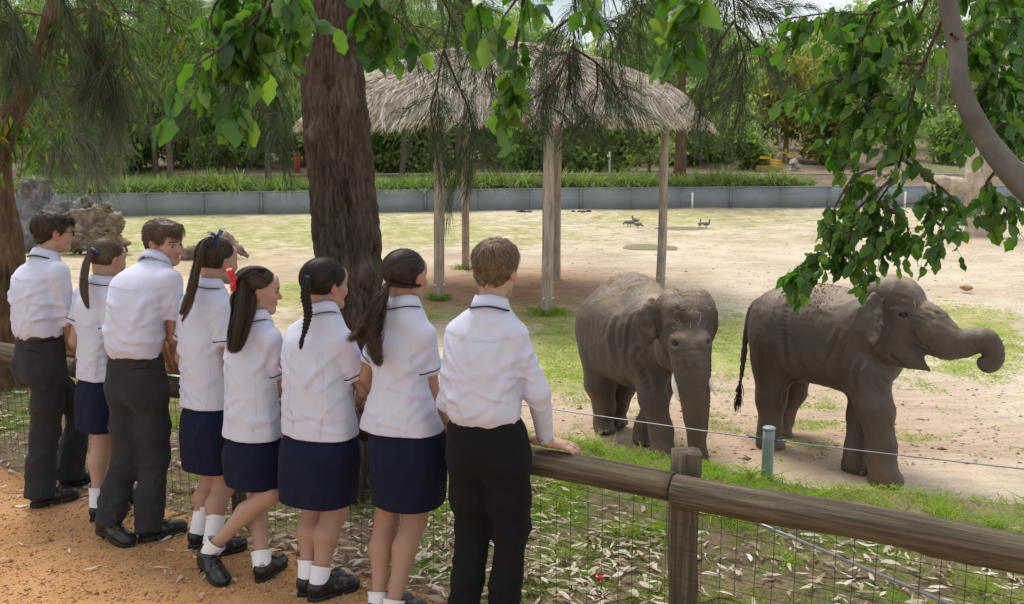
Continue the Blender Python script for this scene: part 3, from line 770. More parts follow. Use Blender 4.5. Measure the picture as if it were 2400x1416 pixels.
def finger(center, ln, hh, rz, left, parent, words=()):
    d = A3(math.cos(rz), math.sin(rz), 0); n = A3(math.sin(rz), -math.cos(rz), 0); e = -1 if left else 1
    o2 = [(-.5, -.5), (.44, -.5), (.5, -.25), (.5, .25), (.44, .5), (-.5, .5)]; k = len(o2)
    f = [center + d * (x * ln * e) + A3(0, 0, z * hh) + n * .02 for x, z in o2]; bk = [p - n * .04 for p in f]
    side = [(q, (q + 1) % k, (q + 1) % k + k, q + k) for q in range(k)]
    bo = obj('arm_board', mesh_np('arm_board', np.array(f + bk), [np.array(side), np.array([tuple(range(k)), tuple(range(2 * k - 1, k - 1, -1))])], False), M_yel, parent)
    if words:                                     # white lettering, too small to read from here: word-shaped rows of strokes
        mb = MB(); rot = np.stack([d, -n, A3(0, 0, 1)], 1); rw = np.random.default_rng(int(ln * 1000) + len(words)); x = -.42
        for wl_ in words:
            for q in range(wl_):
                h_ = hh * (.52 if (q == 0 or rw.random() < .25) else .36); mb.box(center + d * x * ln + n * .0235 + A3(0, 0, -hh * .2 + h_ / 2), (.016, .005, h_), rot); x += .026 / ln
            x += .035 / ln
        mb.obj('lettering', M_signtxt, bo, False)
Ys = 57.0
s1 = empty('finger_post', PY(1805, 405, Ys)); tag(s1, 'nearer yellow finger post with three stacked white lettered boards', 'sign')
p0 = PY(1805, 405, Ys)
MB().tube([A3(p0[0], p0[1], gz(p0[0], p0[1]) - .2), PY(1805, 389, Ys)], .03, 8).obj('pole', M_spole, s1)
MB().tube([PY(1805, 390, Ys), PY(1805, 362, Ys), PY(1805, 360, Ys)], [.055, .055, .03], 10).obj('sleeve', M_yel, s1)
finger(PY(1793, 369, Ys - .07), .62, .15, .06, True, s1)
for y_, w_ in [(375, (8, 3)), (381.6, (7, 4)), (387.8, (7, 2))]: finger(PY(1820, y_, Ys - .07), .64, .145, -.05, False, s1, w_)
Ys = 62.0
s2 = empty('finger_post', PY(1842, 384, Ys)); tag(s2, 'farther yellow finger post with boards pointing both ways', 'sign')
p0 = PY(1842, 384, Ys)
MB().tube([A3(p0[0], p0[1], gz(p0[0], p0[1]) - .2), PY(1842, 367, Ys)], .03, 8).obj('pole', M_spole, s2)
MB().tube([PY(1842, 368, Ys), PY(1842, 351, Ys), PY(1842, 349, Ys)], [.05, .05, .03], 10).obj('sleeve', M_yel, s2)
finger(PY(1833, 357, Ys - .07), .44, .13, .05, True, s2, (3, 4)); finger(PY(1853, 361.4, Ys - .07), .56, .12, .05, False, s2, (8, 4)); finger(PY(1853, 366.2, Ys - .07), .52, .11, -.05, False, s2, (6, 2))
pk = empty('picket_gate', PY(1800, 405, 56)); tag(pk, 'short yellow timber picket gate below the yellow finger post', 'gate')
M_pick = wood('yellowed pickets', [(.22, .15, .04), (.36, .26, .08), (.46, .35, .13)])
for k in range(17):
    p = PY(1774 + k * 3.3, 405, 56); MB().box(A3(p[0], p[1], p[2] + .12), (.05, .03, .56)).obj('picket', M_pick, pk, False)
MB().box(PY(1800, 396, 56.05), (1.4, .04, .07)).box(PY(1800, 402, 56.05), (1.4, .04, .07)).obj('crossbar', M_pick, pk, False)
lp = empty('camera_pole', PY(1429, 438, 48.6)); tag(lp, 'thin grey pole topped with a small camera behind the wall', 'pole')
p = PY(1429, 440, 48.6); MB().tube([p - A3(0, 0, .3), PY(1429, 362, 48.6)], .055, 10).obj('pole', M_spole, lp)
MB().box(PY(1427, 366, 48.45), (.12, .3, .1)).tube([PY(1429, 361, 48.6), PY(1429, 356, 48.6)], .045, 8).obj('camera_head', M_white, lp)
bn = empty('banner', PY(696, 408, 56)); tag(bn, 'tall narrow red banner on a pole left of the big trunk', 'banner')
M_red = simple('red banner cloth', (.55, .045, .02), .7, .1, 6, .1, 30)
g = np.stack(np.meshgrid(np.linspace(0, 1, 5), np.linspace(0, 1, 14), indexing='ij'), -1); a_, b_ = PY(691, 408, 56), PY(702, 356, 56)
V = np.stack([lf(g[..., 0], a_[0], b_[0]), 56 + .06 * np.sin(g[..., 1] * 7 + g[..., 0] * 2), lf(g[..., 1], a_[2], b_[2])], -1).reshape(-1, 3)
i, j = np.meshgrid(np.arange(4), np.arange(13), indexing='ij'); q_ = (i * 14 + j).ravel()
obj('cloth', mesh_np('cloth', V, np.stack([q_, q_ + 14, q_ + 15, q_ + 1], -1)), M_red, bn)
MB().tube([A3(a_[0], 56, gz(a_[0], 56) - .2), A3(a_[0], 56, b_[2] + .1)], .025, 8).obj('pole', M_spole, bn)
M_or = simple('orange banner lettering', (.75, .26, .03), .6, .05, 8, 0); mb = MB()
for k in range(9): mb.box(A3(lf(.3, a_[0], b_[0]), 55.9, lf(.30 + .075 * k, a_[2], b_[2])), (.075, .01, .05))
mb.obj('lettering', M_or, bn, False)
for k, (x, y, s_) in enumerate([(1862, 380, .32), (1868, 390, .3), (1858, 396, .26), (1880, 414, .28), (1735, 380, .4), (1760, 384, .3)]):
    p = PY(x, y, 58); rock('boulder', ['topmost tan boulder of the small pile by the finger posts', 'middle tan boulder of the small pile by the finger posts', 'lower left tan boulder of the small pile by the finger posts', 'tan boulder lying by the low log rail', 'tan boulder left of the picket gate', 'small tan boulder next to the picket gate'][k], A3(p[0], p[1], p[2]), (s_ * 1.1, s_, s_ * .75), M_grey_stone, 70 + k, group='boulders in the garden bed')

# ducks on the yard
M_duck = simple('grey brown plumage', (.17, .145, .12), .8, .35, 25, .2, 60); M_duckh = simple('dark duck head', (.05, .035, .03), .7, .2, 20, 0); M_bill = simple('dark bill', (.06, .06, .06), .5, .1, 20, 0)
def duck(px, py, rz, down, label):
    b = PZ(px, py, PAD); s = SDF(A3(-.35, -.2, -.02), A3(.4, .2, .5), .018)
    s.ell((0, 0, .2), (.21, .10, .105), .03); s.cone((-.15, 0, .21), (-.30, 0, .25), .06, .02, .04)
    hd = A3(.27, 0, .12) if down else A3(.2, 0, .42)
    s.cone((.15, 0, .24), hd, .055, .036, .04)
    V, Q = s.net(); rot = np.array([[math.cos(rz), -math.sin(rz), 0], [math.sin(rz), math.cos(rz), 0], [0, 0, 1]])
    e = empty('duck', b, 0); tag(e, label, 'duck', 'ducks grazing on the yard')
    tw = lambda P: np.asarray(P) @ rot.T * .66 + b + A3(0, 0, .012)
    obj('body', mesh_np('body', tw(V), Q), M_duck, e)
    s = SDF(hd - .12, hd + .12, .014); s.ell(hd, (.055, .042, .045), .01); V, Q = s.net(); obj('head', mesh_np('head', tw(V), Q), M_duckh, e)
    bd = A3(.03, 0, -.07) if down else A3(.09, 0, -.015)
    MB().tube(tw([hd + bd * .3, hd + bd]), [.013, .008], 6).obj('bill', M_bill, e)
    for sy in (-1, 1): MB().tube(tw([(.0, .04 * sy, .14), (.01, .04 * sy, -.02)]), .006, 5).obj('leg', M_bill, e)
for x, y, rz, dn, lb in [(1472, 530, 3.3, True, 'grey duck grazing, leftmost of the small flock'), (1489, 525, 2.6, False, 'grey duck standing upright behind its two grazing companions'), (1495, 535, .2, True, 'grey duck grazing in front of the upright duck'), (1640, 534, 1.2, False, 'dark headed duck left of the far pair'), (1655, 534, -.6, False, 'dark headed duck right of the far pair'), (1478, 530, .4, True, 'grey duck tucked close beside the leftmost duck')]: duck(x, y, rz, dn, lb)

# ================================================================== scattered ground cover
def blades(base, h, wd, lean, K=3, seed=1, curl=.6):
    """thin grass blades: base (N,3), h,wd (N,), lean (N,2)"""
    N = len(base); f = np.linspace(0, 1, K)
    P = base[:, None] + np.stack([lean[:, None, 0] * (f ** 2)[None] * h[:, None], lean[:, None, 1] * (f ** 2)[None] * h[:, None], h[:, None] * (f - curl * .35 * f ** 2)[None]], -1)
    W = wd[:, None] * (1 - f ** 1.5 * .9)[None]
    r = np.random.default_rng(seed); a = r.uniform(0, 6.28, N); Nn = np.stack([np.cos(a), np.sin(a), 0 * a], -1)[:, None].repeat(K, 1)
    return ribbons(P, W, Nn)
def scatter_grass(name, base, h, wd, tone, mat, lean=.6, label=None, seed=3, parent=None, K=3):
    r = np.random.default_rng(seed); N = len(base)
    V, Q = blades(base, h, wd, r.normal(0, lean, (N, 2)), K, seed); me = mesh_np(name, V, Q, False)
    attr_color(me, np.repeat(np.clip(tone, 0, 1), 2 * K)[:, None].repeat(3, 1)); o = obj(name, me, mat, parent)
    return tag(o, label, 'grass' if label else None, kind='stuff')
def verge_pts(N, lo, hi, tlo=-7.5, thi=4.5, seed=1):
    r = np.random.default_rng(seed); t_ = r.uniform(0, nt_ - 1.001, N); i0 = t_.astype(int); u_ = r.uniform(lo, hi, N); j0 = np.clip(u_, 0, 1) * (nu_ - 1); j1 = j0.astype(int)
    x = VX[i0, j1]; y = VY[i0, j1]; x = x + r.normal(0, .03, N); y = y + r.normal(0, .03, N)
    return x, y, u_
# green tufts on the verge, thicker towards the moat edge
N = 135000; x, y, u_ = verge_pts(N, .06, 1.0, seed=5)
P3 = np.stack([x, y, 0 * x], -1); den = fbm(P3 * 1.6, 4, 91) * .55 + (u_ - .42) * 1.2 + .5 * fbm(P3 * 7, 2, 95)
k = (rng.random(N) < np.clip(den * 1.7 + .58, 0.04, 1)) & (x > -6) & (x < 4.2)
x, y, u_ = x[k], y[k], u_[k]; n = len(x); P3 = P3[k]
hh = rng.uniform(.015, .045, n) * (1 + .5 * fbm(P3 * 3, 2, 97))
scatter_grass('verge_grass', np.stack([x, y, verge_z(x, y) - .004], -1), hh, rng.uniform(.0018, .004, n), rng.normal(.42, .22, n) + .2 * fbm(P3 * 2, 2, 99), M_grass, .8, 'patchy green grass growing on the verge beyond the rail fence', 7, K=2)
# clumps of longer grass
cl = []
for cx_, cy_ in [(1230, 1040), (1330, 1055), (1400, 1062), (900, 1060), (640, 1010), (1480, 1270), (1560, 1265), (1700, 1240), (1300, 1180), (1320, 1310), (120, 880), (60, 905), (420, 1010), (1900, 1170), (2050, 1180), (2200, 1200), (2330, 1230), (1760, 1130), (980, 1130), (880, 1160), (1010, 1190), (2300, 1380), (1850, 1330), (700, 1160), (1640, 1210)]:
    c = PZ(cx_, cy_, 0); m_ = 110; a_ = rng.uniform(0, 6.28, m_); r_ = np.abs(rng.normal(0, .10, m_)); cl.append(np.stack([c[0] + r_ * np.cos(a_), c[1] + r_ * np.sin(a_), np.full(m_, .0)], -1))
cl = np.concatenate(cl); cl[:, 2] = verge_z(cl[:, 0], cl[:, 1]); n = len(cl)
scatter_grass('long_grass', cl, rng.uniform(.05, .14, n), rng.uniform(.0016, .0035, n), rng.normal(.5, .28, n), M_grass, .9, 'longer green and straw grass clumps on the verge', 8, K=4)
# short grass on the yard patches near the elephants
N = 230000; py_ = rng.uniform(700, 1060, N); px_ = rng.uniform(1200, 2420, N)
dz = _up[2] * (708 - py_) / FPX + _fw[2]; tt_ = (PAD - CAM_H) / dz; x = (px_ - 1200) / FPX * tt_; y = (_up[1] * (708 - py_) / FPX + _fw[1]) * tt_
gd = field(GREEN, px_, py_); k = rng.random(N) < np.clip(gd + .8 * fbm(np.stack([x, y, 0 * x], -1) * 2.3, 4, 111) - .25, .004, 1) * .55
x, y = x[k], y[k]; n = len(x)
scatter_grass('yard_grass', np.stack([x, y, yard_z(x, y)], -1), rng.uniform(.012, .034, n), rng.uniform(.004, .007, n), rng.normal(.6, .22, n), M_grass, .9, 'thin green grass patches on the elephant yard', 9, K=2)
# crumbs of earth, stones and straw trodden into the yard
N = 5200; py_ = rng.uniform(560, 1090, N); px_ = rng.uniform(1180, 2420, N); dz = _up[2] * (708 - py_) / FPX + _fw[2]; tt_ = (PAD - CAM_H) / dz; x = (px_ - 1200) / FPX * tt_; y = (_up[1] * (708 - py_) / FPX + _fw[1]) * tt_
oc = np.array([(1, 0, 0), (-1, 0, 0), (0, 1, 0), (0, -1, 0), (0, 0, 1), (0, 0, -1)], float); tr = np.array([(0, 2, 4), (2, 1, 4), (1, 3, 4), (3, 0, 4), (2, 0, 5), (1, 2, 5), (3, 1, 5), (0, 3, 5)])
sz = rng.gamma(1.6, .007, N) + .004; V = oc[None] * sz[:, None, None] * rng.uniform(.5, 1.4, (N, 6, 1)) * np.array([1, 1, .5]) + np.stack([x, y, yard_z(x, y)], -1)[:, None]
M_crumb = leaf_mat('earth crumbs', [(.16, .10, .065), (.28, .2, .14), (.42, .33, .25), (.55, .47, .38)], .95, 0.0, True, .1)
me = mesh_np('earth_crumbs', V.reshape(-1, 3), (np.arange(N)[:, None, None] * 6 + tr[None]).reshape(-1, 3), False); attr_color(me, np.repeat(rng.random(N), 6)[:, None].repeat(3, 1)); tag(obj('earth_crumbs', me, M_crumb), 'small earth crumbs and pebbles trodden into the yard', 'pebbles', kind='stuff')
# bright tufts round the shelter posts
tf = []
for p, m_, sp_ in [(PA, 160, .16), (PC, 160, .17), (PB, 260, .3)]:
    a_ = rng.uniform(0, 6.28, m_); r_ = .12 + np.abs(rng.normal(0, sp_ * .5, m_)); tf.append(np.stack([p[0] + r_ * np.cos(a_) * 1.2, p[1] + r_ * np.sin(a_), np.full(m_, PAD)], -1))
tf = np.concatenate(tf); n = len(tf)
scatter_grass('post_grass', tf, rng.uniform(.1, .24, n), rng.uniform(.005, .01, n), rng.normal(.2, .15, n), M_grass, .7, 'bright green grass tufts at the feet of the shelter posts', 10)
# dead gum leaves
def leaf_litter(x, y, z, seed, size=(.03, .125)):
    r = np.random.default_rng(seed); n = len(x); K = 5; f = np.linspace(0, 1, K)
    ln = size[0] + (size[1] - size[0]) * r.random(n) ** 1.5; a = r.uniform(0, 6.28, n); bend = r.normal(0, .35, n); tilt = r.normal(0, .22, n); arch = r.normal(0, .18, n); roll = r.normal(0, .5, n)
    al = ln[:, None] * (f - .5)[None]; sd = ln[:, None] * bend[:, None] * ((f - .5) ** 2 * 1.2 - .15)[None]
    P = np.stack([x[:, None] + al * np.cos(a)[:, None] - sd * np.sin(a)[:, None], y[:, None] + al * np.sin(a)[:, None] + sd * np.cos(a)[:, None],
                  z[:, None] + .008 + np.abs(al * tilt[:, None]) + np.abs(ln[:, None] * arch[:, None]) * (1 - (2 * f - 1) ** 2)[None] * .5], -1)
    W = ln[:, None] * r.uniform(.07, .13, n)[:, None] * np.array([.12, .8, 1, .62, .04])[None]
    Nn = np.stack([-np.sin(a) * np.sin(roll), np.cos(a) * np.sin(roll), np.cos(roll)], -1)[:, None].repeat(K, 1)
    V, Q = ribbons(P, W, Nn); return V, Q, np.repeat(np.clip(r.normal(.62, .30, n), 0, 1), 2 * K)
N = 15500; x, y, u_ = verge_pts(N, -.02, .85, seed=15); P3 = np.stack([x, y, 0 * x], -1)
k = rng.random(N) < np.clip(.95 - u_ * 1.0 + .6 * fbm(P3 * 1.6, 3, 121), .05, 1); k &= (x > -6) & (x < 4.2); x, y = x[k], y[k]
V, Q, tn = leaf_litter(x, y, verge_z(x, y) + rng.uniform(0, .012, len(x)), 16)
me = mesh_np('leaf_litter', V, Q, False); attr_color(me, tn[:, None].repeat(3, 1)); tag(obj('leaf_litter', me, M_litter), 'dead pale gum leaves littering the ground under the fence', 'leaf litter', kind='stuff')
t_ = rng.uniform(-6, 1.4, 330); o_ = -.1 - np.abs(rng.normal(0, .5, 330)) - .06; x = FP0[0] + FD[0] * t_ + FN[0] * o_; y = FP0[1] + FD[1] * t_ + FN[1] * o_
V, Q, tn = leaf_litter(x, y, path_z(x, y), 18, (.04, .1)); me = mesh_np('path_leaves', V, Q, False); attr_color(me, tn[:, None].repeat(3, 1)); tag(obj('path_leaves', me, M_litter), 'a few dead gum leaves strewn over the orange path', 'leaf litter', kind='stuff')
tb = MB()
for k in range(140):
    t_ = rng.uniform(-6, 3.5); o_ = rng.uniform(.0, 1.5) if k % 5 else -rng.uniform(.1, .9); c_ = on_fence(t_, o_, 0); a_ = rng.uniform(0, 6.28); ln_ = rng.uniform(.06, .32); d_ = A3(math.cos(a_), math.sin(a_), 0)
    zf = verge_z if o_ > -.2 else path_z; q_ = c_ + np.outer(np.linspace(-.5, .5, 6) * ln_, d_) + rng.normal(0, .006, (6, 3)); q_[:, 2] = zf(q_[:, 0], q_[:, 1]) + .014 + np.abs(rng.normal(0, .008, 6)); tb.tube(q_, np.linspace(.0045, .002, 6) * rng.uniform(.7, 1.6), 5)
tag(tb.obj('fallen_twigs', M_bark_l), 'thin fallen twigs lying in the leaf litter', 'twigs', kind='stuff')
# loose stones of the path
N = 16000; px_ = rng.uniform(-30, 1150, N); py_ = rng.uniform(1060, 1416, N); dz = _up[2] * (708 - py_) / FPX + _fw[2]; tt_ = -CAM_H / dz; x = (px_ - 1200) / FPX * tt_; y = (_up[1] * (708 - py_) / FPX + _fw[1]) * tt_
k = ((x - FP0[0]) * FN[0] + (y - FP0[1]) * FN[1]) < -.12 + rng.normal(0, .06, N); x, y = x[k], y[k]; n = len(x)
oc = np.array([(1, 0, 0), (-1, 0, 0), (0, 1, 0), (0, -1, 0), (0, 0, 1), (0, 0, -1)], float); tr = np.array([(0, 2, 4), (2, 1, 4), (1, 3, 4), (3, 0, 4), (2, 0, 5), (1, 2, 5), (3, 1, 5), (0, 3, 5)])
sz = rng.gamma(2.0, .0014, n) + .0015; V = oc[None] * sz[:, None, None] * rng.uniform(.6, 1.3, (n, 6, 1)) * np.array([1, 1, .6]); a_ = rng.uniform(0, 6.28, n)
V = np.stack([V[..., 0] * np.cos(a_)[:, None] - V[..., 1] * np.sin(a_)[:, None], V[..., 0] * np.sin(a_)[:, None] + V[..., 1] * np.cos(a_)[:, None], V[..., 2]], -1) + np.stack([x, y, path_z(x, y) + sz * .25], -1)[:, None]
me = mesh_np('gravel', V.reshape(-1, 3), (np.arange(n)[:, None, None] * 6 + tr[None]).reshape(-1, 3), False); attr_color(me, np.repeat(np.clip(rng.normal(.45, .28, n), 0, 1), 6)[:, None].repeat(3, 1))
tag(obj('gravel', me, M_pebble), 'loose orange gravel stones on the path', 'gravel', kind='stuff')
# tussock grass along the top of the wall
def tussock_mesh(seed, m_=260):
    r = np.random.default_rng(seed); a_ = r.uniform(0, 6.28, m_); r_ = np.abs(r.normal(0, .14, m_)); out = r.uniform(.3, 1.7, m_)
    base = np.stack([r_ * np.cos(a_), r_ * np.sin(a_), np.zeros(m_)], -1); h = r.uniform(.5, .95, m_); K = 5; f = np.linspace(0, 1, K)
    P = base[:, None] + np.stack([(np.cos(a_) * out)[:, None] * (f ** 1.8)[None] * h[:, None] * .75, (np.sin(a_) * out)[:, None] * (f ** 1.8)[None] * h[:, None] * .75, h[:, None] * (f[None] - (out * .5)[:, None] * f[None] ** 2.6)], -1)
    W = r.uniform(.010, .018, m_)[:, None] * (1 - .85 * f)[None]
    Nn = np.stack([np.cos(a_), np.sin(a_), 0 * a_ + .4], -1)[:, None].repeat(K, 1)
    V, Q = ribbons(P, W, Nn); me = mesh_np('tussock', V, Q, False); attr_color(me, np.repeat(np.clip(r.normal(.5, .25, m_), 0, 1), 2 * K)[:, None].repeat(3, 1)); me.materials.append(M_tuss); return me
tms = [tussock_mesh(500 + k) for k in range(5)]
xs = np.concatenate([np.arange(10, 760, 36), np.arange(860, 1880, 36)])
for row, (dy, sc_) in enumerate([(.75, 1.0), (1.9, 1.1)]):
    for k, x in enumerate(xs):
        wx = (x - 1200) / FPX * 45.5; Yw = np.interp(wx, WALL[:, 0], WALL[:, 1]) + dy + rng.uniform(-.25, .3); wx = (x + rng.uniform(-6, 6) - 1200) / FPX * Yw + (.3 if row else 0)
        o = bpy.data.objects.new('tussock_grass', tms[(k * 3 + row) % 5]); COL.objects.link(o)
        s_ = sc_ * rng.uniform(1.0, 1.5); o.location = (wx, Yw, gz(wx, Yw) - .03); o.scale = (s_ * 1.1, s_ * 1.1, s_); o.rotation_euler = (0, 0, rng.uniform(0, 6.28))
        tag(o, 'arching green grass tussock in the row on top of the wall', 'grass tussock', 'grass tussocks along the top of the wall')
# ================================================================== trees
G_near = leaf_mat('broad green leaf', [(.028, .078, .012), (.050, .130, .018), (.085, .185, .026), (.150, .255, .040)], .36, .44, False, .5)
G_crown = leaf_mat('broad green leaf mass', [(.028, .078, .012), (.050, .130, .018), (.085, .185, .026), (.150, .255, .040)], .36, .44, True, .5)
G_narrow = leaf_mat('narrow green leaf', [(.035, .075, .010), (.06, .13, .014), (.10, .18, .022), (.20, .26, .04), (.33, .15, .03)], .4, .45, True, .45)
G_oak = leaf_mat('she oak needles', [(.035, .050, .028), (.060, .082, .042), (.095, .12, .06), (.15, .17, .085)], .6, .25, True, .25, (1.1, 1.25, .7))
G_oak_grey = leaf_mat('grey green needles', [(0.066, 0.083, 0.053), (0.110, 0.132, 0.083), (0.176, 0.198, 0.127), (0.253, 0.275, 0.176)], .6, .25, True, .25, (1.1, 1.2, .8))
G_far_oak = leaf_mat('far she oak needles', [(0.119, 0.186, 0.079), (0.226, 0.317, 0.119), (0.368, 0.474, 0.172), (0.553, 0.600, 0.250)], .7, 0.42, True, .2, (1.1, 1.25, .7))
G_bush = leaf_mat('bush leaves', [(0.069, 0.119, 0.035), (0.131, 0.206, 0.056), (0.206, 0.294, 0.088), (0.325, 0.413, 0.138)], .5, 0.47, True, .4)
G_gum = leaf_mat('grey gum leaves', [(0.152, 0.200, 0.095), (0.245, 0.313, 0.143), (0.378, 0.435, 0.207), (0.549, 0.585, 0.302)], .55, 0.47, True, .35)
G_yel = leaf_mat('olive gum leaves', [(0.138, 0.127, 0.034), (0.230, 0.207, 0.052), (0.345, 0.310, 0.075), (0.460, 0.391, 0.103)], .55, .35, True, .35)
def needles(pts, ln, wd, seed, spread=.35, down=1.0, K=4, dirs=None):
    """drooping needle ribbons starting at pts (N,3)"""
    r = np.random.default_rng(seed); N = len(pts); f = np.linspace(0, 1, K)
    d0 = r.normal(0, spread, (N, 3)); d0[:, 2] -= .15
    if dirs is not None: d0 += dirs
    d0 /= np.maximum(.2, np.linalg.norm(d0, axis=1))[:, None]
    g = np.array([0, 0, -1.]) * down
    P = pts[:, None] + ln[:, None, None] * (d0[:, None] * (f - .3 * f ** 2)[None, :, None] + g * (.55 * f ** 2)[None, :, None])
    W = wd[:, None] * np.linspace(1, .35, K)[None]
    a = r.uniform(0, 6.28, N); Nn = np.stack([np.cos(a), np.sin(a), .3 + 0 * a], -1)[:, None].repeat(K, 1)
    return ribbons(P, W, Nn)
def flat_leaves(pts, ln, wd, seed, droop=.7):
    """diamond leaves (N quads)"""
    r = np.random.default_rng(seed); N = len(pts)
    d = r.normal(0, 1, (N, 3)); d[:, 2] -= droop * 1.5; d /= np.linalg.norm(d, axis=1)[:, None]
    s = np.cross(d, r.normal(0, 1, (N, 3))); s /= np.linalg.norm(s, axis=1)[:, None]
    V = np.stack([pts, pts + d * (ln * .45)[:, None] + s * wd[:, None], pts + d * ln[:, None], pts + d * (ln * .45)[:, None] - s * wd[:, None]], 1).reshape(-1, 3)
    return V, np.arange(4 * N).reshape(N, 4)
def foliage(name, V, Q, tone, per, mat, parent, kind='stuff'):
    me = mesh_np(name, V, Q, False); attr_color(me, np.repeat(np.clip(tone, 0, 1), per)[:, None].repeat(3, 1))
    return tag(obj(name, me, mat, parent), kind=kind)
def limb_tree(base, h, r0, seed, nl=7, spread=.35, first=.3, lean=(0, 0), rise=.6):
    """trunk and limbs; returns (MB, list of limb polylines)"""
    r = np.random.default_rng(seed); base = np.asarray(base, float); m = 9; f = np.linspace(0, 1, m)
    wob = np.stack([np.cumsum(r.normal(0, .05, m)), np.cumsum(r.normal(0, .05, m)), 0 * f], -1) * h * .12; wob -= wob[0]
    tr = base + np.outer(f, A3(lean[0], lean[1], h * .93)) + wob
    mb = MB().tube(tr, r0 * (1 - .85 * f) + .02, 9, False); limbs = [tr[4:]]
    for k in range(nl):
        t0 = first + (.97 - first) * (k + r.uniform(.1, .9)) / nl; p = np.array([np.interp(t0, f, tr[:, c]) for c in range(3)])
        a = r.uniform(0, 6.28); ln = h * spread * (1.15 - .6 * t0) * r.uniform(.7, 1.25); d = A3(math.cos(a), math.sin(a), rise * r.uniform(.5, 1.2)); q = np.linspace(0, 1, 6)
        L_ = p + np.outer(q * ln, unit(d)) + np.outer(q ** 2 * ln, A3(0, 0, -.18)) + np.concatenate([[np.zeros(3)], np.cumsum(r.normal(0, .04, (5, 3)), 0)]) * ln
        mb.tube(L_, r0 * .38 * (1.1 - t0) * (1 - .8 * q) + .012, 6, False); limbs.append(L_)
    return mb, limbs
def far_tree(name, label, px, Yt, h, style, seed, r0=.16, n=4200, group=None, mat=None, bark=None, spread=.3, first=.25, lean=(0, 0), sink=.1, size=1.0, py=None, cat='tree', tone=.5, clump=.5):
    x = (px - 1200) / FPX * (Yt * math.cos(PITCH) + (CAM_H) * math.sin(PITCH)); b = A3(x, Yt, gz(x, Yt) - sink)
    e = empty(name, b); tag(e, label, cat, group); r = np.random.default_rng(seed)
    mb, limbs = limb_tree(b, h, r0, seed, 11 if style != 'oak' else 13, spread, first, lean, .25 if style == 'oak' else .7)
    mb.obj('trunk', bark or M_bark_far, e)
    cl = np.concatenate([L_[1:] for L_ in limbs]); cl = cl[r.integers(0, len(cl), 90)] + r.normal(0, clump * .6, (90, 3)) * A3(1, 1, .7)
    ci = r.integers(0, 90, n); pts = cl[ci] + r.normal(0, clump, (n, 3)) * A3(1, 1, .75) * r.uniform(.3, 1.0, (n, 1)); ct = r.normal(0, .16, 90)[ci]
    tn = r.normal(tone, .16, n) + ct
    if style == 'oak':
        V, Q = needles(pts, r.uniform(.45, .95, n) * size, r.uniform(.014, .030, n) * size, seed, .5, 1.0, 2); foliage('crown', V, Q, tn, 4, mat or G_far_oak, e)
    else:
        k = {'gum': (.34, .055, .9), 'bush': (.26, .075, .25)}[style]
        V, Q = flat_leaves(pts, r.uniform(.6, 1.3, n) * k[0] * size, r.uniform(.7, 1.2, n) * k[1] * size, seed, k[2]); foliage('crown', V, Q, tn, 4, mat or (G_gum if style == 'gum' else G_bush), e)
    return e
# --- row of dark she-oaks beyond the wall
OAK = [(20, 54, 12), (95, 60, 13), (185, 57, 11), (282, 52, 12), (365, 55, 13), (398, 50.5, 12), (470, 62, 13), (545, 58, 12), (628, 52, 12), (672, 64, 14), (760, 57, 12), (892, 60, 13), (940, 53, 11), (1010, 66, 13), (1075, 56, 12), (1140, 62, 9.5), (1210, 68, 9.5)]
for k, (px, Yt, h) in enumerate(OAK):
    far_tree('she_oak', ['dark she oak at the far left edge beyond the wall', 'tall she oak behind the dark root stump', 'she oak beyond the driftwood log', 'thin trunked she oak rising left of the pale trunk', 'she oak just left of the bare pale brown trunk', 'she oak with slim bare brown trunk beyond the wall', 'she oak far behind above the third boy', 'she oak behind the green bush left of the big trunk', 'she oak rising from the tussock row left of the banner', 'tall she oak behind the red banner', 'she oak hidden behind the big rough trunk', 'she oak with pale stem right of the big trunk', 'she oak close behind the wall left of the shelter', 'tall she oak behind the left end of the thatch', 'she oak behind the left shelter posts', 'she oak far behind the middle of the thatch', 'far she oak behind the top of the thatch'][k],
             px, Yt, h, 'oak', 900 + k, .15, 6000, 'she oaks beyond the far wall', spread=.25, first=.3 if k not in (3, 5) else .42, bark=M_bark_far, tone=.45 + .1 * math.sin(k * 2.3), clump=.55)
# --- leafy bushes under them
BUSH = [(500, 55, 4.2, 'green leafy bush beyond the wall right of the pale trunk'), (575, 60, 4.4, 'dense green bush left of the red banner'), (310, 58, 2.6, 'low green bush by the thin trunks'), (1270, 57, 4.0, 'green bush behind the front middle shelter post'), (1340, 60, 5.2, 'bright green leafy tree behind the shelter posts'), (1410, 62, 5.6, 'bright green leafy tree behind the camera pole'), (1480, 66, 5.0, 'green bush left of the right shelter post'), (1640, 60, 4.4, 'soft green bush right of the dark forked trunk'), (1690, 64, 5.0, 'grey green leafy bush at the right end of the thatch'), (1560, 70, 5.0, 'green bush behind the right shelter post'), (1745, 58, 2.2, 'low dark green shrub left of the yellow signs'), (1950, 62, 4.6, 'yellow green bush right of the yellow signs'), (2090, 66, 4.2, 'green bush behind the drooping leaves at right'), (130, 50, 2.6, 'low green bush behind the root stump'), (2230, 62, 3.4, 'green bush left of the dead tree'), (2370, 60, 3.8, 'green bush at the far right edge'), (1050, 60, 3.6, 'green bush behind the left shelter posts')]
for k, (px, Yt, h, lb) in enumerate(BUSH):
    far_tree('leafy_bush', lb, px, Yt, h, 'bush', 1300 + k, .09, 3300, 'leafy bushes beyond the wall', spread=.42, first=.08, cat='bush', tone=.5 if k not in (4, 5) else .7, size=1.15, clump=.42, mat=G_gum if k in (8, 7) else (G_yel if k == 11 else G_bush))
r_b = np.random.default_rng(91)
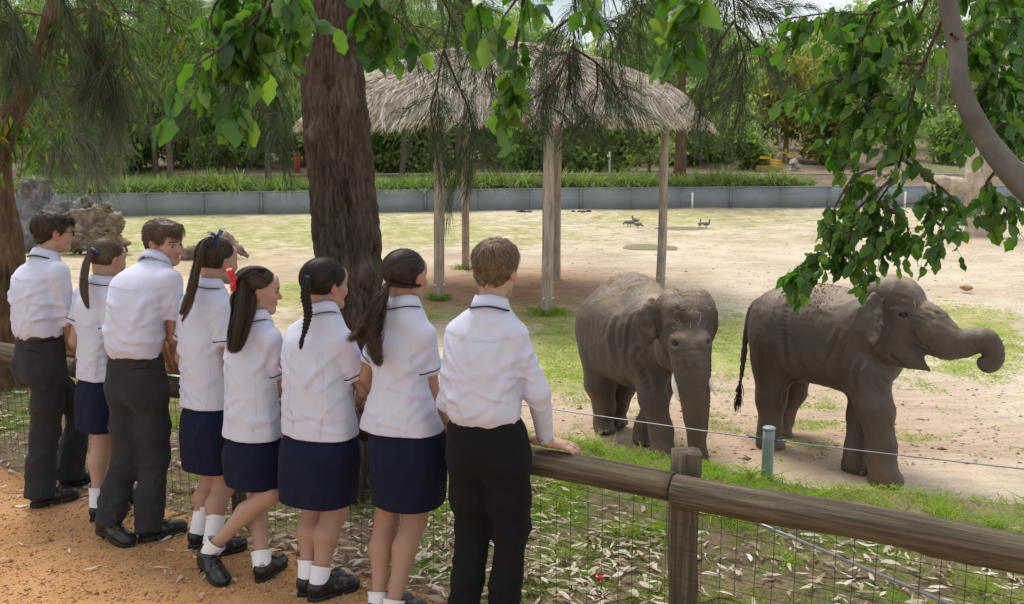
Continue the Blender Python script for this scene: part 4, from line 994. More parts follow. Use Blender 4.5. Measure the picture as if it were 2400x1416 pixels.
ORD = ['number ' + w for w in 'one two three four five six seven eight nine ten eleven twelve thirteen fourteen fifteen sixteen seventeen eighteen nineteen twenty twenty-one twenty-two twenty-three twenty-four twenty-five twenty-six twenty-seven twenty-eight twenty-nine thirty thirty-one thirty-two thirty-three thirty-four'.split()]
for k in range(34):                                   # understorey shrubs that close the view between the trunks
    px = 20 + k * 58 + r_b.uniform(-18, 18)
    if 1740 < px < 1900: continue
    far_tree('understorey_shrub', '%s understorey shrub beyond the wall, shrub %s from the left' % (['green leafy', 'dark needle leaved', 'grey green'][k % 3], ORD[k]), px, r_b.uniform(55, 66), r_b.uniform(2.8, 4.8), 'bush', 1400 + k, .08, 2300, 'understorey shrubs beyond the wall', spread=.45, first=.06, cat='shrub', tone=r_b.uniform(.3, .6), size=1.5, clump=.55, mat=[G_bush, G_far_oak, G_gum][k % 3])
# --- gums further back
far_tree('gum_tree', 'dark red brown forked gum trunk right of the shelter', 1590, 49.5, 10.5, 'gum', 1501, .32, 5200, mat=G_bush, bark=M_bark_l, spread=.34, first=.3, tone=.35, clump=.6)
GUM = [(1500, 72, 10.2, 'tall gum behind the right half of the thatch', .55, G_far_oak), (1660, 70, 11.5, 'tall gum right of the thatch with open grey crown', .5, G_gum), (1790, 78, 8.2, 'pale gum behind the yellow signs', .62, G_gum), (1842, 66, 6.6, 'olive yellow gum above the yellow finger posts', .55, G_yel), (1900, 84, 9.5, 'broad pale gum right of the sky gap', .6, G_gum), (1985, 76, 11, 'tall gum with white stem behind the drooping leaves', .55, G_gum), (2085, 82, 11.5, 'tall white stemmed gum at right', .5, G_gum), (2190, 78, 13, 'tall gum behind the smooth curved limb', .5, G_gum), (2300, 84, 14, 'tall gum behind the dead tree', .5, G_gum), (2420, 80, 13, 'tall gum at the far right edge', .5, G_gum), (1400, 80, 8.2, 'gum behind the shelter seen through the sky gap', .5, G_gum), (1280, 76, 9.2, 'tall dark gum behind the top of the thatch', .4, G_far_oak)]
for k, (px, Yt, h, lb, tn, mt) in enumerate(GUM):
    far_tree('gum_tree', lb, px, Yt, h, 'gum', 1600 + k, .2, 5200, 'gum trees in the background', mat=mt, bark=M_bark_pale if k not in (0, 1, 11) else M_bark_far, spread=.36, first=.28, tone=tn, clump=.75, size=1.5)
# --- the wood behind them, one mass
r = np.random.default_rng(77); n = 36000
ctr = np.stack([r.uniform(-75, 75, 420), r.uniform(92, 122, 420), np.zeros(420)], -1); hmax = 7.5 + 3.2 * fbm(ctr * .05, 3, 71) + 3.0 * (ctr[:, 0] < 2) ; ctr[:, 2] = 1.0 + hmax * np.sqrt(r.uniform(0, 1, 420))
ci = r.integers(0, 420, n); pts = ctr[ci] + r.normal(0, 1.5, (n, 3)) * A3(1, 1, .8)
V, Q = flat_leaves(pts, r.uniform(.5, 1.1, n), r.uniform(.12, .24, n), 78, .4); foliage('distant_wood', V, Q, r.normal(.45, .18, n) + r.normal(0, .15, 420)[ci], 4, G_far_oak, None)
bpy.data.objects['distant_wood']['label'] = 'far wood closing the view behind the background trees'; bpy.data.objects['distant_wood']['category'] = 'wood'

# ================================================================== near trees
def bark_trunk(path, rad, seed, n=180, m=390, depth=.14, plate=(15, 5.0)):
    """trunk with raised bark plates; path (k,3), rad (k,)"""
    S = spline(np.column_stack([path, rad]), m); P, r0 = S[:, :3], S[:, 3]
    V, Q, _ = tube_np(P, r0, n, False); C = np.repeat(P, n, 0); D = V - C
    ang = np.tile(np.arange(n) * 2 * math.pi / n, m); al = np.repeat(np.concatenate([[0], np.cumsum(np.linalg.norm(np.diff(P, axis=0), axis=1))]), n)
    q = np.stack([np.cos(ang) * plate[0] / 2, np.sin(ang) * plate[0] / 2, al * plate[1]], -1); q = q + .35 * np.stack([fbm(q * .8, 2, seed + s) for s in range(3)], -1)
    f1, f2 = cells(q, seed); g = np.clip((f2 - f1) * 2.6, 0, 1) ** .7 * depth + .05 * fbm(np.stack([np.cos(ang) * 1.3, np.sin(ang) * 1.3, al * .9], -1), 3, seed + 9) + .06 * fbm(q * [3, 3, 2], 3, seed + 11) - .06
    return C + D * (1 + g)[:, None], Q
# big rough trunk in the middle (a she-oak), its drooping branches reach right
TB = PZ(832, 1142, 0)
t1 = empty('she_oak', TB); tag(t1, 'big rough barked she oak trunk standing amid the students', 'tree')
Yt = TB[1]
cp = [(838, 1175, .30), (834, 1120, .235), (828, 1000, .20), (824, 850, .195), (818, 680, .192), (812, 550, .188), (798, 400, .182), (787, 270, .178), (778, 130, .162), (780, 0, .142), (790, -160, .13), (800, -420, .12), (815, -750, .08)]
path = np.array([PY(x, y, Yt) for x, y, _ in cp]); rad = np.array([c[2] for c in cp])
V, Q = bark_trunk(path, rad, 401); N_ = vnormals(V, Q)
for kx, ky, kr, kh in [(735, 320, .06, .03), (880, 560, .08, .035), (780, 200, .05, -.03), (860, 640, .09, .03)]:
    c = PY(kx, ky, Yt - .12); V = V + N_ * (kh * np.exp(-((V - c) ** 2).sum(1) / kr ** 2))[:, None]
obj('trunk', mesh_np('trunk', V, Q), M_bark, t1)
# left leaning tree with orange bark
LB = PZ(28, 912, 0); t2 = empty('gum_tree', LB); tag(t2, 'leaning orange brown barked tree at the left edge beyond the fence', 'tree'); Yl = LB[1]
cp = [(34, 940, .25), (26, 880, .19), (14, 780, .165), (14, 660, .16), (8, 560, .14), (-6, 440, .115), (-2, 330, .105), (35, 255, .085), (70, 195, .075), (98, 120, .066), (118, 40, .06), (138, -40, .055), (160, -200, .05)]
path = np.array([PY(x, y, Yl) for x, y, _ in cp]); rad = np.array([c[2] for c in cp])
V, Q = bark_trunk(path, rad, 411, 80, 220, .16, (7, 3)); obj('trunk', mesh_np('trunk', V, Q), M_bark_l, t2)
cp = [(-4, 380, .1), (-40, 260, .09), (-60, 100, .07), (-40, -100, .05)]
V, Q = bark_trunk(np.array([PY(x, y, Yl + .05) for x, y, _ in cp]), np.array([c[2] for c in cp]), 415, 40, 70, .14, (7, 3)); obj('limb', mesh_np('limb', V, Q), M_bark_l, t2)
# narrow leaves of the left tree on hanging twigs
tw = MB(); pts = []; rr_ = np.random.default_rng(5)
for a in [[(118, 40), (200, 20), (290, 60), (330, 150)], [(138, -40), (260, -30), (380, 20), (430, 90)], [(98, 120), (180, 110), (260, 150), (290, 230)], [(138, -40), (240, 30), (340, 90), (400, 180)], [(35, 255), (20, 180), (10, 90)], [(70, 195), (40, 230), (15, 290)], [(138, -60), (330, -50), (400, 60), (390, 160), (340, 215)], [(8, 330), (40, 300), (60, 255), (75, 285)], [(118, 40), (60, 30), (10, 40)], [(98, 120), (150, 150), (190, 210), (200, 260)], [(0, 330), (20, 290), (40, 260)], [(200, 20), (150, 60), (130, 100)], [(380, 20), (420, 40), (450, 60)]]:
    dy = rr_.uniform(-.9, .9); L_ = spline(np.array([PY(x, y, Yl + dy * k / (len(a) - 1)) for k, (x, y) in enumerate(a)]), 16); tw.tube(L_, np.linspace(.014, .004, 16), 5, False)
    for _ in range(9):
        i0 = rr_.integers(3, 16); d = rr_.normal(0, .16, 3); d[2] -= .12; sub = L_[i0] + np.outer(np.linspace(0, 1, 5), d) + np.outer(np.linspace(0, 1, 5) ** 2, A3(0, 0, -.14)); tw.tube(sub, .0025, 3, False)
        pts.append(sub[rr_.integers(1, 5, 16)] + rr_.normal(0, .03, (16, 3)))
tw.obj('twigs', M_bark_l, t2); tag(bpy.data.objects['twigs'], kind='stuff')
pts = np.concatenate(pts); n = len(pts); V, Q = flat_leaves(pts, rng.uniform(.06, .13, n), rng.uniform(.010, .02, n), 6, 1.6)
foliage('crown', V, Q, rng.normal(.42, .2, n) - .12 + (rng.random(n) < .04) * .8, 4, G_narrow, t2)
# she-oak sprays: twig polylines (photo pixels at a given distance) with needles
def sprays(tree, defs, mat, seed, dens=240, ln=(.10, .24), wd=(.0010, .0022), tone=.4, twr=(.010, .003)):
    r = np.random.default_rng(seed); mb = MB(); allp = []; alld = []
    for Yd, a in defs:
        base = np.array([PY(x, y, Yd + (k * .1 if len(a) > 2 else 0)) for k, (x, y) in enumerate(a)]); L_ = spline(base, 18); mb.tube(L_, np.linspace(twr[0], twr[1], 18), 5, False)
        leng = np.linalg.norm(np.diff(L_, axis=0), axis=1).sum(); nsub = int(leng * 13) + 3
        for _ in range(nsub):
            i0 = r.integers(2, 18); tg = unit(L_[min(17, i0 + 1)] - L_[i0 - 1]); d = unit(tg * .8 + r.normal(0, .55, 3)) * r.uniform(.12, .34)
            q = np.linspace(0, 1, 6); sub = L_[i0] + np.outer(q, d) + np.outer(q ** 2, A3(0, 0, -.10)); mb.tube(sub, .0022, 3, False)
            m_ = int(dens * np.linalg.norm(d)); ii = r.integers(1, 6, m_); allp.append(sub[ii] + r.normal(0, .012, (m_, 3))); alld.append(np.broadcast_to(unit(d) * 1.0, (m_, 3)))
    t_ = mb.obj('twigs', M_bark, tree); tag(t_, kind='stuff')
    P = np.concatenate(allp); D = np.concatenate(alld); n = len(P)
    V, Q = needles(P, r.uniform(*ln, n), r.uniform(*wd, n), seed, .38, .75, 4, D)
    return foliage('foliage', V, Q, r.normal(tone, .2, n), 8, mat, tree)
SP = [(6.6, [(860, -90), (980, -60), (1050, 20), (1045, 100), (1025, 190), (1030, 240)]), (6.6, [(1040, 120), (1070, 190), (1100, 260), (1112, 330), (1105, 380)]), (6.8, [(1025, 200), (1010, 260), (1020, 330)]), (7.0, [(1110, 300), (1090, 360), (1060, 400)]),
      (6.4, [(980, -60), (940, 0), (960, 60)]), (6.6, [(1050, -40), (1120, 20), (1130, 100), (1150, 150)]), (6.4, [(900, -60), (1000, -30), (1080, 30)]),
      (6.5, [(900, -140), (1150, -110), (1330, -50), (1345, 50), (1338, 120), (1290, 200)]), (6.6, [(1340, 110), (1400, 150), (1450, 210), (1480, 250)]), (6.5, [(1338, 120), (1300, 190), (1250, 230), (1225, 240)]), (6.6, [(1345, 60), (1420, 70), (1440, 130)]), (6.7, [(1335, 130), (1335, 200), (1345, 260)]), (6.5, [(1340, 40), (1290, 80), (1270, 130)]), (6.6, [(1290, 200), (1275, 240), (1265, 270)]), (6.6, [(1400, 150), (1400, 210), (1390, 260)]),
      (6.2, [(1150, -110), (1450, -90), (1690, -40), (1725, 60), (1745, 140), (1750, 210)]), (6.3, [(1725, 60), (1770, 110), (1785, 160)]), (6.2, [(1720, 50), (1680, 110), (1660, 160), (1640, 220)]), (6.3, [(1690, -30), (1760, 20), (1790, 90)]), (6.2, [(1690, -40), (1640, 20), (1600, 70)]), (6.3, [(1745, 130), (1720, 190), (1700, 240)]), (6.2, [(1450, -90), (1500, -20), (1500, 40)]), (6.4, [(1400, -100), (1430, -20), (1450, 40)]),
      (6.6, [(770, -140), (680, -60), (600, 100), (560, 190)]), (6.8, [(600, 100), (640, 180), (650, 240)]), (6.8, [(600, 60), (520, 120), (470, 210)]), (6.8, [(470, -60), (520, 30), (500, 110)]), (6.8, [(470, 210), (450, 250), (440, 270)]), (6.7, [(650, 230), (660, 260), (670, 300)]), (6.7, [(560, 190), (600, 240), (610, 290)])]
sprays(t1, SP, G_oak, 21, 230, tone=.35)
LH = empty('she_oak', A3(-9.2, 13.2, 0)); tag(LH, 'drooping grey green she oak foliage hanging over the root stump', 'tree')
p0 = A3(-9.4, 13.4, -.3); MB().tube(spline([p0, p0 + A3(.3, 0, 2), p0 + A3(.5, .2, 4), p0 + A3(.9, -.1, 7)], 14), np.linspace(.16, .06, 14), 10).obj('trunk', M_bark, LH)
SPL = [(13.2, [(-120, 120), (20, 150), (100, 200), (160, 260)]), (13, [(-60, 190), (60, 240), (120, 300), (150, 350)]), (13.1, [(-100, 220), (30, 260), (60, 310), (100, 350)]), (12.8, [(-40, 90), (80, 140), (180, 190), (240, 240)]), (12.9, [(100, 200), (190, 240), (240, 270), (255, 320)]), (12.7, [(120, 300), (180, 330), (215, 375), (228, 400)]), (12.8, [(160, 260), (200, 300), (195, 350)]), (13.2, [(20, 150), (40, 210), (30, 270)]), (12.9, [(180, 190), (230, 200), (280, 210)]), (13.0, [(80, 140), (120, 200), (210, 220)])]
sprays(LH, SPL, G_oak_grey, 22, 200, (.2, .40), (.0022, .0042), .55, (.02, .006))
SP2 = [(7.4, [(60, -120), (190, -40), (240, 60), (230, 160)]), (7.4, [(190, -60), (270, 20), (290, 120), (280, 210)]), (7.6, [(-40, -60), (20, 10), (60, 90), (50, 150)]), (7.6, [(-60, 0), (0, 60), (20, 130)]), (7.5, [(240, 60), (200, 140), (210, 230)]), (7.5, [(280, 100), (250, 180), (240, 270)]), (7.4, [(120, -80), (150, 20), (160, 90)]), (7.5, [(230, 140), (260, 210), (285, 250)])]
T3 = empty('she_oak', A3(-6.2, 7.2, 0)); tag(T3, 'dark she oak curtain hanging from above at top left', 'tree')
MB().tube(spline([A3(-6.3, 7.3, -.2), A3(-6.2, 7.3, 2), A3(-5.6, 7.4, 4), A3(-4.6, 7.5, 5.2)], 14), np.linspace(.17, .06, 14), 10).obj('trunk', M_bark, T3)
sprays(T3, SP2, G_oak, 23, 330, (.13, .28), (.0012, .0024), .45)

# ---- broad-leaved trees close to the camera: single leaves
def broad_leaf_mesh(seed, lob=.12):
    r = np.random.default_rng(seed); m = 9; f = np.linspace(0, 1, m)
    w = r.uniform(.27, .36) * np.sin(math.pi * f ** .86) ** .9 * (1 + r.uniform(.08, .2) * np.sin(f * r.uniform(14, 22) + r.uniform(0, 6))); w[0] = .01; w[-1] = .004
    cy = f; bend = r.uniform(-.12, .12) * f ** 2; z = -.25 * f ** 2 * r.uniform(.1, 1.8); fold = r.uniform(.1, .55)
    mid = np.stack([bend, cy, z], -1); wl_ = .05 * np.sin(f * 11 + r.uniform(0, 6))
    Lh = np.stack([bend - w, cy - .05 * w, z + w * fold + wl_], -1); Rh = np.stack([bend + w * r.uniform(.85, 1.1), cy + .03, z + w * fold - wl_], -1)
    V = np.concatenate([Lh, mid, Rh]); k = np.arange(m - 1)
    Q = np.concatenate([np.stack([k, k + m, k + m + 1, k + 1], -1), np.stack([k + m, k + 2 * m, k + 2 * m + 1, k + m + 1], -1)])
    st = MB().tube([(0, -.35, .06), (0, -.15, .01), (0, 0, 0)], .012, 3, False); V2 = st.V[0]; Q2 = st.Q[0]
    me = mesh_np('leaf', np.concatenate([V, V2]), np.concatenate([Q, Q2 + len(V)])); me.materials.append(G_near); return me
LM = [broad_leaf_mesh(s) for s in range(700, 716)]
def leafy_twigs(tree, defs, seed, size, nsub, per, max_parts=300, twr=(.007, .0025), tone=.5, sublen=(.06, .22)):
    r = np.random.default_rng(seed); mb = MB(); L0 = []
    for Yd, a in defs:
        b = np.array([PY(x, y, Yd[0] + (Yd[1] - Yd[0]) * k / (len(a) - 1)) for k, (x, y) in enumerate(a)]); L_ = spline(b, 20); mb.tube(L_, np.linspace(twr[0], twr[1], 20), 6, False)
        ln = np.linalg.norm(np.diff(L_, axis=0), axis=1).sum()
        for _ in range(max(2, int(ln * nsub))):
            i0 = r.integers(3, 20); tg = unit(L_[min(19, i0 + 1)] - L_[i0 - 1]); d = unit(tg * .7 + r.normal(0, .6, 3) + A3(0, 0, -.35)) * r.uniform(*sublen)
            q = np.linspace(0, 1, 5); sub = L_[i0] + np.outer(q, d) + np.outer(q ** 2, A3(0, 0, -.05)); mb.tube(sub, .0018, 3, False)
            for _ in range(per): L0.append((sub[r.integers(1, 5)] + r.normal(0, .012, 3), unit(d)))
    tg_ = mb.obj('twigs', M_bark, tree); tag(tg_, kind='stuff')
    r.shuffle(L0) if False else None
    order = r.permutation(len(L0)); rest = MB(); tn = []
    inv = tree.matrix_basis.inverted()
    for c, k in enumerate(order):
        p, d = L0[k]; y = unit(d * .5 + r.normal(0, .45, 3) + A3(0, 0, -.75)); z = unit(r.normal(0, .6, 3) + A3(0, -.35, .55)); x = unit(np.cross(y, z)); z = np.cross(x, y)
        s = r.uniform(*size); M = Matrix(((x[0] * s, y[0] * s, z[0] * s, p[0]), (x[1] * s, y[1] * s, z[1] * s, p[1]), (x[2] * s, y[2] * s, z[2] * s, p[2]), (0, 0, 0, 1)))
        me = LM[r.integers(0, 16)]
        if c < max_parts:
            o = bpy.data.objects.new('leaf', me); COL.objects.link(o); o.parent = tree; o.matrix_basis = inv @ M
        else:
            n = len(me.vertices); co = np.zeros(n * 3, np.float32); me.vertices.foreach_get('co', co); co = co.reshape(-1, 3)
            W_ = co @ (np.stack([x, y, z], 0) * s) + p; F = np.zeros(len(me.polygons) * 4, np.int32); me.loops.foreach_get('vertex_index', F)
            rest.add(W_, F.reshape(-1, 4)); tn.append(np.full(n, r.uniform(0, 1)))
    if tn:
        me = rest.mesh('leaf_mass'); attr_color(me, np.concatenate(tn)[:, None].repeat(3, 1)); tag(obj('leaf_mass', me, G_crown, tree), kind='stuff')
# tree over the path, trunk behind the camera's left
bt = empty('broadleaf_tree', A3(-1.9, -1.4, 0)); tag(bt, 'broad leaved tree whose leafy twigs hang from the top centre', 'tree')
MB().tube(spline([A3(-1.9, -1.4, -.2), A3(-1.9, -1.3, 1.6), A3(-1.6, -.4, 3.4), A3(-1.1, 1.2, 4.3), A3(-.6, 2.6, 4.25)], 24), np.linspace(.16, .04, 24), 14).obj('trunk', M_smooth, bt)
MB().tube(spline([A3(-1.25, .8, 4.15), A3(-.3, 1.7, 4.2), A3(.5, 2.3, 3.95)], 14), np.linspace(.05, .02, 14), 8).tube(spline([A3(-1.1, 1.2, 4.3), A3(-1.2, 2.3, 4.2), A3(-.95, 3.3, 4.0)], 14), np.linspace(.05, .02, 14), 8).obj('limb', M_smooth, bt)
leafy_twigs(bt, [((3.4, 3.3), [(640, -140), (620, 10), (560, 80), (480, 140), (425, 170)]), ((3.4, 3.35), [(640, 0), (600, 100), (570, 190), (550, 255)]), ((3.4, 3.4), [(690, -120), (680, 20), (650, 110), (610, 150)]), ((3.4, 3.4), [(560, -120), (520, -20), (495, 40), (505, 90)]), ((3.4, 3.4), [(640, -120), (590, 10), (545, 40)]),
                 ((3.4, 3.6), [(850, -140), (880, 0), (925, 40), (955, 70)]), ((3.5, 3.5), [(880, -120), (880, -20), (890, 50)])], 31, (.07, .12), 20, 4, 220, sublen=(.04, .12))
leafy_twigs(bt, [((3.3, 3.2), [(770, -200), (785, -20), (786, 30)])], 35, (.07, .09), 1, 1, 4, sublen=(.02, .04))
leafy_twigs(bt, [((2.7, 3.2), [(1230, -110), (1225, 20), (1205, 120), (1190, 210), (1155, 280)]), ((2.7, 2.8), [(1260, -100), (1215, -10), (1180, 40)]), ((2.4, 2.5), [(1560, -160), (1590, -50), (1610, 40)]), ((2.4, 2.5), [(1640, -150), (1630, -40), (1605, 30)]), ((2.9, 3.0), [(1330, -120), (1350, -50), (1365, -10)]), ((2.9, 2.9), [(1110, -120), (1120, -40), (1130, 0)])], 32, (.06, .10), 20, 4, 70, sublen=(.03, .09))
# right tree with the smooth curved limb
rt = empty('broadleaf_tree', A3(3.12, 3.5, 0)); tag(rt, 'tree with smooth curved grey limb and drooping glossy leaves at right', 'tree')
lp_ = [(2190, -160, 4.2, .030), (2220, 0, 4.1, .034), (2242, 110, 4.05, .036), (2250, 190, 4.0, .038), (2278, 270, 3.95, .041), (2328, 350, 3.9, .045), (2412, 445, 3.8, .051), (2540, 540, 3.7, .058)]
P = [PY(x, y, Y) for x, y, Y, _ in lp_] + [A3(2.62, 3.62, 1.42), A3(2.95, 3.55, .85), A3(3.12, 3.5, -.2)]; rd = [q[3] for q in lp_] + [.075, .10, .13]
S = spline(np.column_stack([P, rd]), 90); V, Q, T = tube_np(S[:, :3], S[:, 3], 26, False); V = V + vnormals(V, Q) * (.003 * fbm(V * 9, 3, 55))[:, None]
obj('limb', mesh_np('limb', V, Q), M_smooth, rt)
RT = [((4.1, 4.6), [(2215, 30), (2160, 160), (2130, 260), (2110, 380), (2060, 470), (1995, 535), (1930, 590), (1870, 625)]), ((4.2, 4.8), [(2205, -30), (2050, 30), (1950, 30), (1840, 45)]), ((4.2, 4.7), [(2160, 150), (2080, 150), (1980, 180), (1900, 210)]), ((4.3, 4.7), [(2130, 260), (2040, 290), (1970, 330)]), ((4.4, 4.6), [(2110, 380), (2010, 410), (1965, 470), (1945, 520)]), ((4.4, 4.3), [(2060, 470), (2085, 530), (2040, 590), (2020, 620)]), ((4.3, 4.1), [(2110, 370), (2180, 420), (2230, 470), (2205, 525)]),
      ((4.0, 4.3), [(2260, 230), (2330, 190), (2420, 180)]), ((4.1, 4.4), [(2240, 110), (2330, 50), (2430, 40)]), ((4.0, 4.2), [(2300, 320), (2360, 290), (2430, 320)]), ((3.95, 4.1), [(2350, 380), (2310, 440), (2350, 480), (2370, 500)]), ((4.3, 4.8), [(2190, -90), (2100, -30), (1990, 90), (1960, 150)]), ((4.3, 4.6), [(2200, -60), (2140, 60), (2060, 110), (2020, 240)]), ((4.3, 4.5), [(2090, 420), (2020, 480), (1985, 520)]), ((4.3, 4.5), [(1995, 535), (1985, 580), (1965, 615)]), ((4.2, 4.3), [(2060, 470), (2120, 520), (2130, 560)]),
      ((4.2, 4.6), [(2190, -100), (2300, -20), (2400, -30)]), ((4.1, 4.4), [(2245, 190), (2330, 270), (2400, 240)]), ((4.2, 4.5), [(2050, 30), (2020, 90), (1990, 140)]), ((4.3, 4.5), [(2130, 240), (2060, 220), (2010, 260)]), ((4.0, 4.2), [(2230, 80), (2290, 120), (2380, 110)])]
leafy_twigs(rt, RT, 33, (.055, .092), 30, 5, 300, (.008, .003), tone=.4, sublen=(.05, .17))
# ================================================================== elephants
def m_hide():
    m, nt, b = new_mat('elephant hide'); a = nd(nt, 'ShaderNodeVertexColor'); a.layer_name = 'col'; v = coords(nt)
    c = mixc(nt, .8, a.outputs['Color'], ramp(nt, noise(nt, v, 3.2, 7, .65), [(.3, (.72, .70, .68)), (.5, (1, 1, 1)), (.72, (1.28, 1.24, 1.18))]), 'MULTIPLY')
    vo = nd(nt, 'ShaderNodeTexVoronoi', Scale=60.0); vo.feature = 'DISTANCE_TO_EDGE'; nt.links.new(coords(nt, (1, 1, 1.5)), vo.inputs['Vector'])
    c2 = mixc(nt, .5, c, ramp(nt, vo.outputs['Distance'], [(0, (.66, .64, .62)), (.12, (1, 1, 1))]), 'MULTIPLY')
    nt.links.new(c2, b.inputs['Base Color']); b.inputs['Roughness'].default_value = .60; b.inputs['Specular IOR Level'].default_value = .4
    n1 = bump(nt, b, noise(nt, coords(nt, (1.3, 1.3, .8)), 13, 6, .6, 1.2), .4, .018)
    bump(nt, b, vo.outputs['Distance'], .18, .010, n1); return m
E_hide = m_hide(); E_nail = simple('toenail horn', (.17, .135, .105), .6, .2, 30, .1, 60); E_ivory = simple('ivory tusk', (.78, .72, .60), .4, .08, 12, .1, 50)
E_eye = simple('dark wet eye', (.012, .009, .007), .12, .1, 30, 0); E_hair = simple('black tail hair', (.012, .011, .010), .6, .2, 30, 0)
def make_elephant(c):
    P = lambda px, py, Y: PY(px, py, Y); Fw = unit(A3(*c['fw'], 0)); Lt = A3(-Fw[1], Fw[0], 0); Bf = np.stack([Fw, Lt, A3(0, 0, 1)], 0)
    Hf = unit(A3(*c['hfw'])); Hl = unit(np.cross(A3(0, 0, 1), Hf)); Hu = np.cross(Hf, Hl); HB = np.stack([Hf, Hl, Hu], 0); HC = P(*c['head'])
    hl = lambda q: HC + np.asarray(q, float) @ HB
    root = empty('elephant', P(*c['body'][0][0]) * A3(1, 1, 0) + A3(0, 0, PAD)); tag(root, c['label'], 'elephant', 'young elephants standing on the yard')
    pts = [P(*q[0]) for q in c['body']] + [P(*q[:3]) for L_ in c['legs'] for q in L_] + [P(*q[:3]) for q in c['trunk']] + [HC]; pts = np.array(pts)
    lo, hi = pts.min(0) - .75, pts.max(0) + .75; lo[2] = PAD - .06; h = .0195
    s = SDF(lo, hi, h)
    for q, r in c['body']: s.ell(P(*q), r, .16, 'add', Bf)
    for L_ in c['legs']:
        pp = [P(*q[:3]) for q in L_]; rr = [q[3] for q in L_]
        s.chain(pp, rr, .09); f = pp[-1]; fz = A3(f[0], f[1], PAD + .07); s.cone(pp[-1], fz, rr[-1], rr[-1] * 1.06, .05); s.ell(fz + Fw * .05, (rr[-1] * 1.12, rr[-1] * 1.02, .085), .05, 'add', Bf)
    for a, b, ra, rb in c['neck']: s.cone(P(*a), P(*b), ra, rb, .14)
    hs = c.get('hs', 1.0); HE = lambda q, r, k=.08, op='add', M=HB: s.ell(hl(np.array(q) * hs), np.array(r) * hs, k, op, M)
    for sy in (-1, 1):
        HE((-.10, .125 * sy, .25), (.25, .19, .21), .08); HE((-.03, .19 * sy, -.19), (.19, .115, .22), .10); HE((.03, .325 * sy, .15), (.12, .085, .11), .07, 'sub')
    HE((.03, 0, .16), (.22, .25, .26), .1); HE((.03, 0, -.02), (.28, .25, .27), .1); HE((.17, 0, -.08), (.17, .19, .24), .1); HE((-.02, 0, -.22), (.22, .20, .2), .1)
    tp = np.array([[*P(*q[:3]), q[3]] for q in c['trunk']]); S = spline(tp, 46); s.chain(list(S[:, :3]), list(S[:, 3]), .03 if c.get('open') else .05)
    for a, b, ra, rb in c['jaw']: s.cone(P(*a), P(*b), ra, rb, .05)
    for a, b, ra, rb, k in c.get('carve', []): s.cone(P(*a), P(*b), ra, rb, k, 'sub')
    for e in c['ears']:
        q = [P(*p) for p in e['pts']]; cen = sum(q) / len(q)
        U, Sg, Vt = np.linalg.svd(np.array(q) - cen); nrm = Vt[2]; nrm = unit(nrm) if e.get('n') is None else unit(A3(*e['n']))
        n_ = len(q)
        for i in range(n_):                       # thin flap: fan of flattened cones from the root to the rim
            s.cone(e_root := P(*e['root']), q[i], .075, .05, .012, flat=(nrm, .42))
            s.cone(q[i], q[(i + 1) % n_] if i < n_ - 1 else q[i], .05, .05, .012, flat=(nrm, .40)) if i < n_ - 1 else None
            if i < n_ - 1: s.cone((e_root + q[i]) / 2, (e_root + q[i + 1]) / 2, .07, .07, .012, flat=(nrm, .40)); s.cone(cen, (q[i] + q[i + 1]) / 2, .07, .05, .012, flat=(nrm, .40))
    tl = np.array([[*P(*q[:3]), q[3]] for q in c['tail']]); St = spline(tl, 20); s.chain(list(St[:, :3]), list(St[:, 3]), .03)
    # eyes: brow bulge, socket and heavy lids where the eyes lie
    V, Q = s.net(); N = vnormals(V, Q); eyes = []
    def pick(px, py, V, tol=9):
        d = V - A3(0, 0, CAM_H); cz_ = d @ _fw; m = np.hypot(1200 + FPX * d[:, 0] / cz_ - px, 708 - FPX * (d @ _up) / cz_ - py) < tol
        return np.where(m)[0][np.argmin(cz_[m])] if m.any() else None
    for px, py, nx in c['eyes']:
        i = pick(px, py, V)
        if i is None: continue
        n = unit(N[i] * .7 + A3(*nx) * .6); t = unit(np.cross(A3(0, 0, 1), n)); b_ = np.cross(n, t); p = V[i] + n * .012
        s.ell(p - n * .03, (.045, .105, .10), .06, 'add', np.stack([n, t, b_], 0)); s.ell(p + n * .006, (.030, .050, .034), .012, 'sub', np.stack([n, t, b_], 0))
        for k0, k1, rx, rz, rr in ((.15, .85, .060, .044, .015), (-.9, -.1, .056, .042, .011), (.2, .8, .088, .074, .009), (-.85, -.15, .080, .068, .008)):
            an = np.linspace(k0 * math.pi, k1 * math.pi, 7); s.chain([p + n * (.004 if rx < .07 else -.012) + t * rx * math.cos(q) + b_ * rz * math.sin(q) for q in an], [rr * .6, rr, rr, rr, rr, rr, rr * .6], .010)
        eyes.append(p - n * .026)
    V, Q = s.net(); V = relax(V, Q, 1, .5); N = vnormals(V, Q)
    # skin folds: broad sagging folds, then rings round the trunk
    g = .014 * fbm(V * [2.2, 2.2, 1.2], 3, c['seed']) + .012 * (1 - np.abs(fbm(V * [4.2, 4.2, 1.3] + .5 * fbm(V * 2, 2, 3)[:, None], 3, c['seed'] + 3))) ** 2 - .007 - .003 * np.abs(fbm(V * [11, 11, 15], 3, c['seed'] + 6))
    d2 = ((V[:, None, :] - S[None, :, :3]) ** 2).sum(2); ti = d2.argmin(1); dist = np.sqrt(d2.min(1)); near = np.clip(1.6 - dist / np.maximum(.05, S[ti, 3]) * .95, 0, 1) * (ti > 2)
    al = np.concatenate([[0], np.cumsum(np.linalg.norm(np.diff(S[:, :3], axis=0), axis=1))]); Tn = np.gradient(S[:, :3], axis=0); Tn /= np.linalg.norm(Tn, axis=1)[:, None]
    at = al[ti] + ((V - S[ti, :3]) * Tn[ti]).sum(1); at = at + .012 * fbm(V * 9, 2, 77)
    g = g - near * .014 * np.abs(np.sin(at * math.pi / .050 + .6 * fbm(V * 6, 2, 79)))
